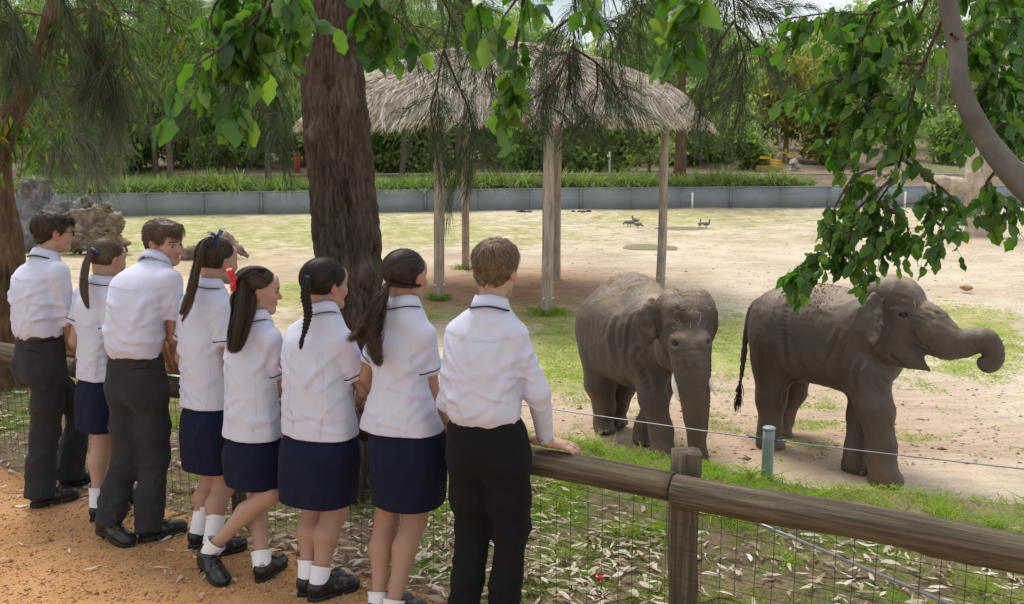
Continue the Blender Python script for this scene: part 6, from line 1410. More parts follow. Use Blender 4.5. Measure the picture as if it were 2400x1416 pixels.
        g = g + amp * side_ok * np.exp(-(al / L_ * 1.6) ** 4) * (np.exp(-(ac / wdt) ** 2) - .55 * np.exp(-((ac + wdt * 1.5) / (wdt * .9)) ** 2))
    for S, E, W in (AR, AL):                                       # folds along the sleeves
        d_ = unit(E - S); U1 = unit(np.cross(d_, A3(.2, .1, 1))); U2 = np.cross(d_, U1); rel = V - S; al = rel @ d_; an_ = np.arctan2(rel @ U1, rel @ U2); m_ = np.exp(-((np.linalg.norm(rel - np.outer(al, d_), axis=1) - .066) / .02) ** 2) * (al > .04)
        g = g + m_ * .0035 * np.sin(an_ * 4 + al * 22 + seed) * np.clip(al / .1, 0, 1)
    V = V + N * (g * hemw)[:, None]
    if not girl:
        q = (V - NB) @ Fv; V = V + vnormals(V, Q) * (.0035 * (V[:, 2] > NB[2] - .125 + .02 * np.abs((V - NB) @ Rv) * 4))[:, None]
    shirt = obj('shirt', mesh_np('shirt', V, Q), F_shirt, root); shirtV = V
    Ns = vnormals(V, Q); us = (V - NB) @ Rv; fs = (V - NB) @ Fv
    def seam(line, rad_):
        out = []
        for u0, z0 in line:
            m_ = (np.abs(us - u0) < .011) & (np.abs(V[:, 2] - z0) < .011) & ((Ns @ Fv) < -.05)
            if m_.any(): i_ = np.where(m_)[0][np.argmin(fs[m_])]; out.append(V[i_])
        if len(out) > 5:
            L_ = np.array(out); Lk = np.concatenate([[L_[0]] * 2, L_, [L_[-1]] * 2]); L_ = np.stack([np.convolve(Lk[:, c], np.ones(5) / 5, 'valid') for c in range(3)], -1); MB().tube(L_ + Fv * .0002, rad_ * .75, 5).obj('seam', F_shirt, shirt)
    if girl:
        for sd_ in (-1, 1): seam([(sd_ * (.075 + .02 * math.sin(q * 3)), lf(q, zlow + .012, zt - .13)) for q in np.linspace(0, 1, 40)], .0019)
        seam([(u0, zlow + .022) for u0 in np.linspace(-.16, .16, 40)], .0014)
    else: seam([(u0, NB[2] - .125 + .1 * abs(u0) * .3) for u0 in np.linspace(-.16, .16, 40)], .0017)
    # seams of the blouse / stripe on the sleeve
    for end, d, rb in cuffs:
        if girl or lng:
            c = end - d * (.028 if girl else .055); T = d; U = unit(np.cross(T, A3(.3, .9, .2))); W = np.cross(T, U); t_ = np.linspace(0, 2 * math.pi, 41)
            rad_ = np.full(41, rb)
            for q in range(41):
                dirn = U * math.cos(t_[q]) + W * math.sin(t_[q]); rel = shirtV - c; al = rel @ T; ra_ = rel @ dirn; lat = np.linalg.norm(rel - np.outer(al, T) - np.outer(ra_, dirn), axis=1); mk = (np.abs(al) < .009) & (lat < .012) & (ra_ > .02) & (ra_ < rb * 1.6)
                if mk.any(): rad_[q] = ra_[mk].max()
            rad_ = np.convolve(np.concatenate([rad_[-3:-1], rad_, rad_[1:3]]), np.ones(5) / 5, 'valid')
            pts_ = c + (rad_ + .0006)[:, None] * (np.outer(np.cos(t_), U) + np.outer(np.sin(t_), W)); MB().tube(pts_, .0030 if girl else .0012, 6, False).obj('sleeve_stripe' if girl else 'cuff_seam', F_trim if girl else F_shirt, shirt)
    # ---------------- collar
    ax = unit((hl((0, -.02, -.06)) - NB) + A3(0, 0, .06)); cr = unit(np.cross(Fv, ax)); cr = unit(Rv - ax * (Rv @ ax)); cf = np.cross(ax, cr); nr = .060 if girl else .065
    prof = [(nr - .006, .026), (nr - .002, .040), (nr + .005, .043), (nr + .014, .018), (nr + .023, -.010), (nr + .019, -.012), (nr + .006, .004)]; n = 44; t_ = np.linspace(0, 2 * math.pi, n + 1)[:-1]
    cc = NB + ax * cfg.get('collar_up', .0)
    def crow(rr, z): fd = .024 * np.clip(np.sin(t_), 0, 1) ** 1.5; return cc[None] + np.outer(rr * np.cos(t_), cr) * 1.0 + np.outer(rr * 1.06 * np.sin(t_), cf) + np.outer(z - fd + .004 * np.sin(t_ * 3 + seed), ax)
    V = np.concatenate([crow(a, z) for a, z in prof]); k = np.arange(n); r_ = (k + 1) % n; m_ = len(prof)
    Q = np.concatenate([np.stack([i * n + k, i * n + r_, ((i + 1) % m_) * n + r_, ((i + 1) % m_) * n + k], -1) for i in range(m_)])[:, ::-1]
    col_ = part('collar', V, Q, F_shirt, shirt)
    tr_ = crow(np.full(n, nr + .0245), np.full(n, -.0095)); seg = tr_[n // 2 + 1:] if not cfg.get('full_trim') else np.concatenate([tr_, tr_[:1]])
    if cfg.get('trim', True): MB().tube(seg, .0028 if girl else .0042, 5).obj('collar_trim' if girl else 'tie', F_trim, col_ if girl else root)
    # ---------------- lower garment
    W0 = st[np.argmin(st[:, 2])]; hip = J(*cfg['hip']); legs = cfg['legs']; leg_pts = []
    for side, (kn, hx, tx, lift) in zip((-1, 1), legs):
        heel, toe = PZ(*hx, 0), PZ(*tx, 0)
        ank, mid_foot, zf = place_shoe(root, heel, toe, lift, cfg.get('shoe', 1.0))
        leg_pts.append((hip + Rv * (.072 if girl else .085) * side - A3(0, 0, .03), J(*kn), ank, unit((toe - heel) * A3(1, 1, 0)), mid_foot))
    if girl:
        sk_ = np.array([[*J(px, py, dy), min(a, W0[3] - .034) if i_ == 0 else a, min(b, W0[4] - .034) if i_ == 0 else b] for i_, (px, py, dy, a, b) in enumerate(cfg['skirt'])]); z0 = sk_[:, 2].min()
        s = SDF(np.append(sk_[:, :2].min(0) - .28, z0 - .03), np.append(sk_[:, :2].max(0) + .28, sk_[:, 2].max() + .03), .0092)
        fo2 = lambda an, Z: .016 * np.sin(an * 4 + seed * 3) * np.clip((z0 + .3 - Z) / .3, 0, 1) + .008 * np.sin(an * 9 + seed) * np.clip((z0 + .2 - Z) / .2, 0, 1)
        s.loft(sk_, Rv, Fv, .01, power=2.3, fold=fo2, bot=cfg.get('hem_tilt', 0.0)); b0 = sk_[np.argmin(sk_[:, 2])]
        s.loft([[*(b0[:3] - A3(0, 0, .04)), b0[3] - .020, b0[4] - .020], [*(b0[:3] + A3(0, 0, .06)), b0[3] - .035, b0[4] - .035]], Rv, Fv, 0, 'sub', power=2.3, fold=fo2)
        V, Q = s.net(); V = relax(V, Q, 1, .4); V = wrinkle(V, vnormals(V, Q), .007, 8, seed + 40, np.clip((V[:, 2] - z0) / .05, .1, 1), (1, 1, .4)); obj('skirt', mesh_np('skirt', V, Q), F_navy, root)
    else:
        tr = cfg['trouser']; mat = F_black if cfg.get('black') else F_boy
        P_all = np.array([p for L_ in leg_pts for p in L_[:3]] + [W0[:3]]); s = SDF(P_all.min(0) - .22, P_all.max(0) + .2, .0108); s.n  # grid over both legs
        wz = W0[:3] + A3(0, 0, .045); hp = hip
        s.loft([[*(hp - A3(0, 0, .10)), .150, .115], [*hp, tr[0], tr[1]], [*((hp + wz) / 2), tr[0] * .97, tr[1] * .97], [*wz, W0[3] * .96, W0[4] * .96]], Rv, Fv, .03, power=2.3)
        for sd in (-1, 1): s.ell(hp + Rv * .07 * sd - Fv * .045 - A3(0, 0, .035), (.085, .085, .10), .05)
        for H_, K_, A_, fd, mf in leg_pts:
            hem = A_ - A3(0, 0, .035); s.chain([H_ - A3(0, 0, .03), (H_ * .45 + K_ * .55), K_], [.098 * tr[2], .090 * tr[2], tr[3]], .05); s.chain([K_, (K_ * .5 + hem * .5) - fd * .008], [tr[3], tr[4]], .03); s.cone((K_ * .5 + hem * .5) - fd * .008, hem + fd * .012, tr[4], tr[5], .02, cap=True, flat=(fd, 1.1))
            s.cone(hem - unit(hem - K_) * .012, hem + unit(hem - K_) * .06, tr[5] - .024, tr[5] - .024, 0, 'sub')
        s.cut(wz, (0, 0, 1))
        V, Q = s.net(); V = relax(V, Q, 1, .4); N = vnormals(V, Q); wl_ = np.full(len(V), .5)
        for H_, K_, A_, fd, mf in leg_pts: wl_ += .9 * np.exp(-((V - A_) ** 2).sum(1) / .16 ** 2) + .6 * np.exp(-((V - K_ + fd * .05) ** 2).sum(1) / .13 ** 2)
        V = wrinkle(V, N, .013, 6.5, seed + 50, wl_, (1, 1, .9)); V = wrinkle(V, vnormals(V, Q), .004, 16, seed + 55, wl_)
        trou = obj('trousers', mesh_np('trousers', V, Q), mat, root); tV = V
        for it in cfg.get('pockets', []):
            c_, r_w, wdth = it[0], it[1], it[2]; c3 = J(*c_); dd = tV - A3(0, 0, CAM_H); cc_ = dd @ _fw; pxs = 1200 + FPX * dd[:, 0] / cc_; pys = 708 - FPX * (dd @ _up) / cc_
            pts_ = []
            for q in np.linspace(-.5, .5, 7):
                m_ = (np.abs(pxs - c_[0] - q * wdth) < 4) & (np.abs(pys - c_[1] - q * r_w) < 6)
                if m_.any(): i_ = np.where(m_)[0][np.argmin(cc_[m_])]; pts_.append(tV[i_] - _fw * .001)
            if len(pts_) > 3: MB().tube(spline(np.array(pts_), 10), .0026, 4).obj('pocket', F_black, trou)
        if cfg.get('belt', True): V, Q = ring_band(wz - A3(0, 0, .050), Rv, Fv, W0[3] * .965, W0[4] * .965, .0, .040, .008); part('belt', V, Q, F_belt, root)
        else: V, Q = ring_band(wz - A3(0, 0, .05), Rv, Fv, W0[3] * .965, W0[4] * .965, .0, .05, .006); part('waistband', V, Q, mat, root)
    # ---------------- skin: limbs and trunk (one mesh with the head)
    P_all = [st[:, :3].min(0), st[:, :3].max(0), SR, SL, AR[1], AR[2], AL[1], AL[2], hip] + ([p for L_ in leg_pts for p in L_[1:3]] if girl else []); P_all = np.array(P_all)
    s = SDF(P_all.min(0) - .13, P_all.max(0) + .13, .0112)
    ch = st[len(st) // 2]; s.cone(hip, NB - A3(0, 0, .2), .095, .09, .03); s.cone(NB - A3(0, 0, .2), NB - A3(0, 0, .02), .085, .05, .04)
    for S, E, W in (AR, AL):
        s.cone(NB - A3(0, 0, .07), S - A3(0, 0, .02), .04, .042, .03); g_ = .9 if girl else 1.0; s.cone(S - A3(0, 0, .01), E, .044 * g_, .037 * g_, .02); m2 = E + (W - E) * .3; s.cone(E, m2, .038 * g_, .038 * g_, .02); s.cone(m2, W, .038 * g_, .025 * g_, .02)
    if girl:
        for H_, K_, A_, fd, mf in leg_pts:
            lf_ = cfg.get('leg', 1.0); cp_ = K_ + (A_ - K_) * .32 - fd * .018; s.cone(hip, H_, .075, .072, .03); s.cone(H_, K_, .074 * lf_, .054 * lf_, .03); s.cone(K_, cp_, .053 * lf_, .056 * lf_, .03); s.cone(cp_, K_ + (A_ - K_) * .70, .056 * lf_, .036 * lf_, .02); s.cone(K_ + (A_ - K_) * .70, A_, .036 * lf_, .032, .02); s.ell(K_ + fd * .03, (.034, .034, .042), .03)
    V1, Q1 = s.net(); V1 = relax(V1, Q1, 2, .5)
    meshes = [(V1, Q1)]
    for side, (S, E, W) in (('R', AR), ('L', AL)):
        hv = cfg.get('hand' + side)
        if hv is None: d = unit(FN * .8 + A3(0, 0, -.2) + FD * .3)
        else: d = unit(PZ(hv[0], hv[1], hv[2]) - W)
        s = SDF(W - .16, W + .16, .0050 if (cfg.get('hand' + side) or cfg.get('W' + side)) else .0085); hand_sdf(s, W, d, A3(0, 0, 1) - FN * .15, curl=.42, sc=.95 if girl else 1.02, side=(-1 if side == 'R' else 1)); V2, Q2 = s.net(); meshes.append((relax(V2, Q2, 1, .4), Q2))
    # ---------------- head
    s = SDF(HC - .19 * hs, HC + .19 * hs, .0047); k = .022; E3 = lambda c, rr, kk=k, op='add', M=HM: s.ell(hl(c), np.array(rr) * hs, kk, op, M); C3 = lambda a, b, ra, rb, kk=k, op='add', **kw: s.cone(hl(a), hl(b), ra * hs, rb * hs, kk, op, **kw)
    E3((0, -.016, .034), (.074, .095, .079)); E3((0, .032, -.022), (.060, .062, .078), .03); E3((0, .066, -.094), (.026, .024, .020), .03)
    for sx in (-1, 1): C3((sx * .050, .004, -.055), (sx * .020, .064, -.093), .018, .017, .03); E3((sx * .040, .066, -.026), (.022, .022, .024), .03); C3((sx * .012, .088, .021), (sx * .043, .073, .019), .010, .009, .015); E3((sx * .031, .102, .001), (.017, .014, .011), .012, 'sub')
    E3((0, .076, .050), (.050, .022, .036), .03)
    C3((0, .088, .012), (0, .110, -.024), .007, .0095, .012); E3((0, .107, -.029), (.0125, .013, .010), .01)
    for sx in (-1, 1): E3((sx * .011, .098, -.031), (.007, .010, .007), .008)
    C3((-.017, .091, -.0565), (.017, .091, -.0565), .0068, .0068, .008, flat=(HM[0], 1.0)); E3((0, .094, -.0565), (.016, .0065, .0045), .006); E3((0, .092, -.0665), (.016, .007, .0055), .006); E3((0, .099, -.0615), (.020, .006, .0016), .003, 'sub')
    for sx in (-1, 1):
        M2 = HM.copy(); ce = (sx * .076, -.004, -.008); E3(ce, (.009, .020, .032), .012); E3((sx * .083, -.009, .002), (.006, .012, .022), .004); E3((sx * .088, .003, -.002), (.008, .009, .017), .005, 'sub'); E3((sx * .079, .004, -.033), (.006, .009, .010), .006)
    nk = .045 if girl else .054
    s.cone(hl((0, -.022, -.05)), NB - A3(0, 0, .03), nk * 1.02, nk * 1.1, .03); E3((0, -.055, -.05), (.042, .034, .05), .03)
    V3, Q3 = s.net(); V3 = relax(V3, Q3, 1, .3); meshes.append((V3, Q3)); V, Q = join(meshes); me = mesh_np('body', V, Q)
    L = ((V - HC) @ HM.T) / hs; cols = np.tile(SK, (len(V), 1)); inh = np.abs(L).max(1) < .14
    lip = inh & (L[:, 1] > .086) & (np.abs(L[:, 0]) < .022) & (L[:, 2] < -.0505) & (L[:, 2] > -.0735); cols[lip] = SK * np.array([.95, .76, .74])
    ear = inh & (np.abs(L[:, 0]) > .073); cols[ear] = SK * np.array([1.08, .78, .74])
    ck = np.exp(-(((np.abs(L[:, 0]) - .045) / .03) ** 2 + ((L[:, 2] + .03) / .03) ** 2)) * inh * (L[:, 1] > .03); cols = cols * (1 - ck[:, None] * np.array([0, .14, .12]))
    bx_ = np.abs(L[:, 0]); bz = .0235 + .002 * np.cos((bx_ - .03) * 90) - .05 * np.clip(bx_ - .036, 0, 1); br = inh & (L[:, 1] > .055) & (bx_ > .012) & (bx_ < .050) & (np.abs(L[:, 2] - bz) < .0042); cols[br] = np.array(cfg.get('brow', (.06, .04, .028)))
    ls = inh & (L[:, 1] > .060) & (np.abs(bx_ - .031) < .018) & (np.abs(L[:, 2] - .0075) < .0026); cols[ls] = SK * .3
    for H_, K_, A_, fd, mf in (leg_pts if girl else []):
        kk_ = np.exp(-((V - K_) ** 2).sum(1) / .07 ** 2); cols = cols * (1 - kk_[:, None] * np.array([.0, .12, .12]))
    attr_color(me, cols); body = obj('body', me, F_skin, root)
    for sx in (-1, 1):
        s = SDF(hl((sx * .031, .082, .001)) - .02, hl((sx * .031, .082, .001)) + .02, .003); s.ell(hl((sx * .031, .0815, .0)), np.array([.0125, .0118, cfg.get('eyeopen', .0085)]) * hs, 0, 'add', HM); Ve, Qe = s.net(); e_ = obj('eye', mesh_np('eye', Ve, Qe), F_eye if cfg.get('eyeopen', .0085) > .005 else F_iris, body)
        c_ = hl((sx * .031 + .001, .0925, .0)); t_ = np.linspace(0, 2 * math.pi, 13)[:-1]; rim = c_ + .0068 * hs * (np.outer(np.cos(t_), HM[0]) + np.outer(np.sin(t_), HM[2])); obj('iris', mesh_np('iris', np.concatenate([[c_ + HM[1] * .0015], rim]), np.array([(0, q + 1, (q + 1) % 12 + 1) for q in range(12)])), F_iris, e_)
    # ---------------- socks
    if girl:
        for H_, K_, A_, fd, mf in leg_pts:
            tp = A_ + unit(K_ - A_) * cfg.get('sock', .10); q = np.linspace(0, 1, 14); pts_ = np.array([A_ - A3(0, 0, .03) + (tp - A_ + A3(0, 0, .03)) * f for f in q]); rd_ = .043 + .007 * q + .0012 * np.sin(q * 40 + seed) + .003 * (q > .9); V_, Q_, T_ = tube_np(pts_, rd_, 20, False)
            V2, Q2, T2 = tube_np(pts_[::-1][:4], rd_[::-1][:4] - .003, 20, False); mb = MB().add(V_, Q_); mb.add(V2, Q2); mb.obj('sock', F_sock, root)
    # ---------------- hair
    hm = cfg['hairmat']; parts = []; hg = cfg['hair']; cen = np.array([0, -.016, .034]); rad0 = np.array([.0745, .0955, .0795])
    s = SDF(HC - .2 * hs, HC + .2 * hs, .0058); th = hg.get('th', .009); s.ell(hl((0, -.018, .037)), (rad0 + th) * hs, 0, 'add', HM)
    if not girl or hg['kind'] in ('down',): s.ell(hl((0, -.058, -.030)), np.array([.058, .046, .058]) * hs, .03, 'add', HM)
    for c_, rr_ in hg.get('vol', []): s.ell(hl(c_), np.array(rr_) * hs, .03, 'add', HM)
    X_, Y_, Z_ = np.meshgrid(*s.ax, indexing='ij'); G = np.stack([X_ - HC[0], Y_ - HC[1], Z_ - HC[2]], -1); Lg = (G @ HM.T) / hs
    ys = [-.13, -.09, -.055, -.024, -.006, .012, .026, .036, .05, .066, .085, .13]; zl_ = [-.085, -.088, -.078, -.050, .014, .020, -.008, .010, .036, .052, .060, .064] if not girl else [-.085, -.080, -.066, -.046, .016, .024, .030, .036, .048, .058, .064, .068]
    zl = np.interp(Lg[..., 1], ys, zl_); s.f = np.maximum(s.f, ((zl - Lg[..., 2]) * .75 * hs).astype(np.float32))
    for sx in (-1, 1): s.ell(hl((sx * .086, -.002, -.010)), np.array([.020, .021, .031]) * hs, .004, 'sub', HM)
    Vc, Qc = s.net(); Vc = relax(Vc, Qc, 1, .4); Nc = vnormals(Vc, Qc); Lc = ((Vc - HC) @ HM.T) / hs
    if not girl: Vc = Vc + Nc * (.009 * fbm(Vc * 38, 3, seed + 70))[:, None]
    capme = mesh_np('hair', Vc, Qc); attr_color(capme, np.full((len(Vc), 3), .40)); hair_o = obj('hair', capme, hm, root)
    n = int(hg.get('n', 2600) * .95); idx = r.integers(0, len(Vc), n); Lr = Lc[idx]; q0 = (Lr - cen) / rad0; lev = np.linalg.norm(q0, axis=1); tone = np.clip(r.normal(.5, .15, n) + .14 * fbm(Lr * 45, 2, seed + 99), 0, 1)
    if hg['kind'] == 'short':
        K = 5; cur = Lr.copy(); pts_ = [cur]; crown = np.array(hg.get('crown', (0.01, -.055, .11))); stp = r.uniform(.0065, .011, n) * hg.get('len', 1.0)
        stp = stp * np.interp(Lr[:, 2], [-.08, -.02, .05, .1], [.35, .6, 1.0, 1.25]); jit = r.normal(0, hg.get('mess', .25), (n, 3)); sw = np.array(hg.get('sweep', (.1, .5, 0)))
        for i in range(K - 1):
            nn = (cur - cen) / rad0 ** 2; nn /= np.linalg.norm(nn, axis=1)[:, None]; v = cur - crown; v /= np.maximum(.02, np.linalg.norm(v, axis=1))[:, None]; v = v + sw * np.clip(Lr[:, 2:3] * 12, 0, 1) + jit + .5 * np.stack([fbm(Lr * 28, 2, seed + 80 + c) for c in range(3)], -1); v -= nn * (v * nn).sum(1)[:, None]; v /= np.maximum(.1, np.linalg.norm(v, axis=1))[:, None]
            cur = cur + v * stp[:, None]; q = (cur - cen) / rad0; lv = np.linalg.norm(q, axis=1); tgt = lev + (.03 + .07 * r.random(n)) * (1 - abs(i - 2.2) / 4) * (.5 + .9 * np.clip(fbm(Lr * 30, 2, seed + 88) + .5, 0, 1.4)); cur = cen + q / lv[:, None] * tgt[:, None] * rad0; pts_.append(cur)
        Pl = np.stack(pts_, 1); Nn = (Pl - cen) / rad0 ** 2; P = HC + (Pl * hs) @ HM; ribbon_hair(P, np.outer(r.uniform(.0007, .0014, n), [1, 1, .9, .65, .25]), Nn @ HM, tone, parts)
    else:
        tie = np.array(hg['tie']); qt = (tie - cen) / rad0; qt /= np.linalg.norm(qt); K = 7; f = np.linspace(0, 1, K)[None, :, None]; f = f * .97
        if hg['kind'] == 'down':
            low = (Lr[:, 2] < hg.get('split', .02)); 
        q = q0 / lev[:, None]; qq = q[:, None] * (1 - f) + qt[None, None] * f; qq /= np.maximum(.05, np.linalg.norm(qq, axis=2))[..., None]
        wob = .012 * np.stack([fbm(np.concatenate([Lr * 30, ], 1), 2, seed + 60 + c) for c in range(3)], -1)[:, None] * np.sin(f * math.pi); Pl = cen + (qq + wob) * rad0 * (lev[:, None, None] + .035 + .02 * r.random((n, 1, 1)) + .04 * np.sin(f * math.pi) * r.random((n, 1, 1)))
        if hg['kind'] == 'down':
            g_ = np.linspace(0, 1, K)[None, :]; dn = Lr[:, None] + np.stack([0 * g_ - .2 * (Lr[:, :1]) * g_, -.02 * np.sin(g_ * 3.1) - .012 * g_ + 0 * Lr[:, :1], -.10 * g_ + 0 * Lr[:, :1]], -1); 
            qd = (dn - cen) / rad0; ld = np.linalg.norm(qd, axis=2); dn = np.where((ld < 1.12)[..., None], cen + qd / ld[..., None] * rad0 * 1.13, dn); Pl = np.where(low[:, None, None], dn, Pl)
        Nn = (Pl - cen) / rad0 ** 2; P = HC + (Pl * hs) @ HM; ribbon_hair(P, np.outer(r.uniform(.0009, .0017, n), [.5, 1, 1, 1, 1, .9, .7]), Nn @ HM, tone, parts)
    core = MB()
    for gd in hg.get('tails', []):
        C = np.array([[*J(*c[:3]), c[3]] for c in gd['pts']]); K = gd.get('K', 10); S_ = spline(C, K); T_, U_, W_ = frames(S_[:, :3]); n = int(gd['n'] * .95); an = r.uniform(0, 6.28, n); rr_ = np.sqrt(r.random(n)); fl = gd.get('flat', 1.0); wv = gd.get('wave', 0.0); q = np.linspace(0, 1, K)
        su = np.array([S_[0, 0], S_[0, 1], 0]); ln_end = np.clip(r.normal(.93, .08, n), .6, 1.0)
        P = np.zeros((n, K, 3))
        for k_ in range(K):
            pos = q[k_] * ln_end * (K - 1); i0 = np.clip(pos.astype(int), 0, K - 2); fr = (pos - i0)[:, None]; sp = S_[i0] * (1 - fr) + S_[i0 + 1] * fr; U = U_[i0]; W = W_[i0]
            a2 = an + wv * 1.3 * np.sin(q[k_] * 8 + an * 2); rad_ = sp[:, 3] * rr_; off = wv * .011 * np.sin(q[k_] * gd.get('wf', 16) + np.floor(an * 3) * 1.7)[:, None]
            P[:, k_] = sp[:, :3] + U * (rad_ * np.cos(a2))[:, None] + W * (rad_ * np.sin(a2) * fl)[:, None] + off * U + off * .6 * W
        P += (np.cumsum(r.normal(0, .0012 + .002 * wv, (n, K, 3)), 1)); Nn = P - S_[np.minimum(np.arange(K), K - 1), :3][None]; Nn = Nn + 1e-4
        tn = np.clip(r.normal(.48, .15, n)[:, None] + gd.get('tip', .15) * q[None], 0, 1); V_, Q_ = ribbons(P, np.outer(r.uniform(.0009, .0017, n), np.linspace(1, .45, K)), Nn); parts.append((V_, Q_, np.repeat(tn.reshape(-1), 2)))
        ci = S_.copy(); core.tube(ci[:-2, :3], ci[:-2, 3] * .62, 10)
    if hg.get('braid'):
        C = np.array([[*J(*c[:3]), c[3]] for c in hg['braid']]); m_ = 60; S_ = spline(C, m_); T_, U_, W_ = frames(S_[:, :3]); ln = np.concatenate([[0], np.cumsum(np.linalg.norm(np.diff(S_[:, :3], axis=0), axis=1))]); ph = ln / hg.get('pitch', .05) * 2 * math.pi
        sidev = unit(Rv * .9); 
        for b3_ in range(3):
            p3 = ph + b3_ * 2 * math.pi / 3; cx_ = np.sin(p3); cy_ = np.sin(2 * p3) * .55; sd_ = sidev - T_ * (T_ @ sidev)[:, None]; sd_ /= np.linalg.norm(sd_, axis=1)[:, None]; ot = np.cross(T_, sd_)
            base = S_[:, :3] + sd_ * (cx_ * S_[:, 3] * .62)[:, None] + ot * (cy_ * S_[:, 3] * .62)[:, None]; core.tube(base, S_[:, 3] * .46, 10)
            n = 90; an = r.uniform(0, 6.28, n); P = base[None] + (S_[:, 3] * .50)[None, :, None] * (np.cos(an + 0 * an)[:, None, None] * sd_[None] + np.sin(an)[:, None, None] * ot[None]); P = P[:, ::2]; V_, Q_ = ribbons(P, np.full(P.shape[:2], .0013), P - base[None, ::2] + 1e-4); parts.append((V_, Q_, np.repeat(np.clip(r.normal(.5, .22, n), 0, 1), 2 * P.shape[1])))
    fy = hg.get('fly', 40)                                                # fly-away hairs
    if fy:
        idx = r.integers(0, len(Vc), fy); Lr = Lc[idx]; nn = (Lr - cen) / rad0 ** 2; nn /= np.linalg.norm(nn, axis=1)[:, None]; v = r.normal(0, 1, (fy, 3)); v[:, 1] -= .6; v -= nn * (v * nn).sum(1)[:, None] * .8; g_ = np.linspace(0, 1, 5)
        Pl = Lr[:, None] + (nn[:, None] * .008 * np.sin(g_ * 2.4)[None, :, None]) + v[:, None] * (g_ * .018)[None, :, None]; P = HC + (Pl * hs) @ HM; ribbon_hair(P, np.full(P.shape[:2], .00045), np.broadcast_to(_fw, P.shape) + 0 * P, np.full(fy, .8), parts)
    V, Q, tn = [], [], []; c0 = 0
    for v_, q_, t_ in parts: V.append(v_); Q.append(q_ + c0); tn.append(t_); c0 += len(v_)
    me = mesh_np('hair_strands', np.concatenate(V), np.concatenate(Q), False); attr_color(me, np.concatenate(tn)[:, None].repeat(3, 1)); tag(obj('hair_strands', me, hm, hair_o), kind='stuff')
    if core.V:
        me = core.mesh('tail_core'); attr_color(me, np.full((core.n, 3), .2)); obj('hair_tail', me, hm, hair_o)
    # ---------------- extras
    for kind, p, sc_, mat in cfg.get('bows', []):
        c = J(*p); mb = MB(); ux = unit(A3(1, -.2, 0)); uz = A3(0, 0, 1)
        if kind == 'scrunchie':
            d = J(*hg['tails'][0]['pts'][1][:3]) - c; d = unit(d); U = unit(np.cross(d, A3(.2, .3, 1))); W = np.cross(d, U); t_ = np.linspace(0, 2 * math.pi, 41); MB().tube(c + (.019 * sc_ + .003 * np.sin(t_ * 9))[:, None] * (np.outer(np.cos(t_), U) + np.outer(np.sin(t_), W)), .011 * sc_, 8, False).obj('hair_tie', mat, root)
        else:
            def band(pts_, w, nz):
                L_ = spline(np.array(pts_), 12); n_ = np.broadcast_to(nz, (1, 12, 3)); V_, Q_ = ribbons(L_[None], np.broadcast_to(w * np.linspace(1, 1.15, 12), (1, 12)), n_); V2 = V_ + _fw * .003; mb.add(V_, Q_); mb.add(V2, Q_[:, ::-1])
            for sx, uz_ in kind: band([c, c + ux * sx * .03 * sc_ + uz * uz_ * .03 * sc_ - _fw * .018, c + ux * sx * .052 * sc_ + uz * uz_ * .045 * sc_, c + ux * sx * .03 * sc_ + uz * uz_ * .02 * sc_ + _fw * .014, c], .013 * sc_, unit(-_fw * .7 + uz * .7)); band([c, c + ux * sx * .012 * sc_ - uz * .03 * sc_, c + ux * sx * .022 * sc_ - uz * .062 * sc_], .011 * sc_, -_fw)
            mb.tube([c - ux * .010, c + ux * .010], .011 * sc_, 8); mb.obj('hair_bow', mat, root)
    if cfg.get('glasses'):
        fr = MB()
        for sx in (-1, 1):
            t_ = np.linspace(0, 2 * math.pi, 25); q = (np.abs(np.cos(t_)) ** 3.2 + np.abs(np.sin(t_)) ** 3.2) ** (-1 / 3.2); pts_ = np.array([hl((sx * .032 + .025 * q[i] * math.cos(t_[i]), .112 - .012 * abs(sx * .032 + .025 * math.cos(t_[i])) / .06, -.002 + .018 * q[i] * math.sin(t_[i]))) for i in range(25)]); fr.tube(pts_, .0024, 6, False)
            fr.tube([hl((sx * .058, .106, .008)), hl((sx * .076, .07, .008)), hl((sx * .080, .01, .010)), hl((sx * .079, -.012, -.002))], .0024, 6)
        fr.tube([hl((-.008, .114, .002)), hl((0, .116, .004)), hl((.008, .114, .002))], .0022, 6); fr.obj('glasses', F_glass, root)
    return root
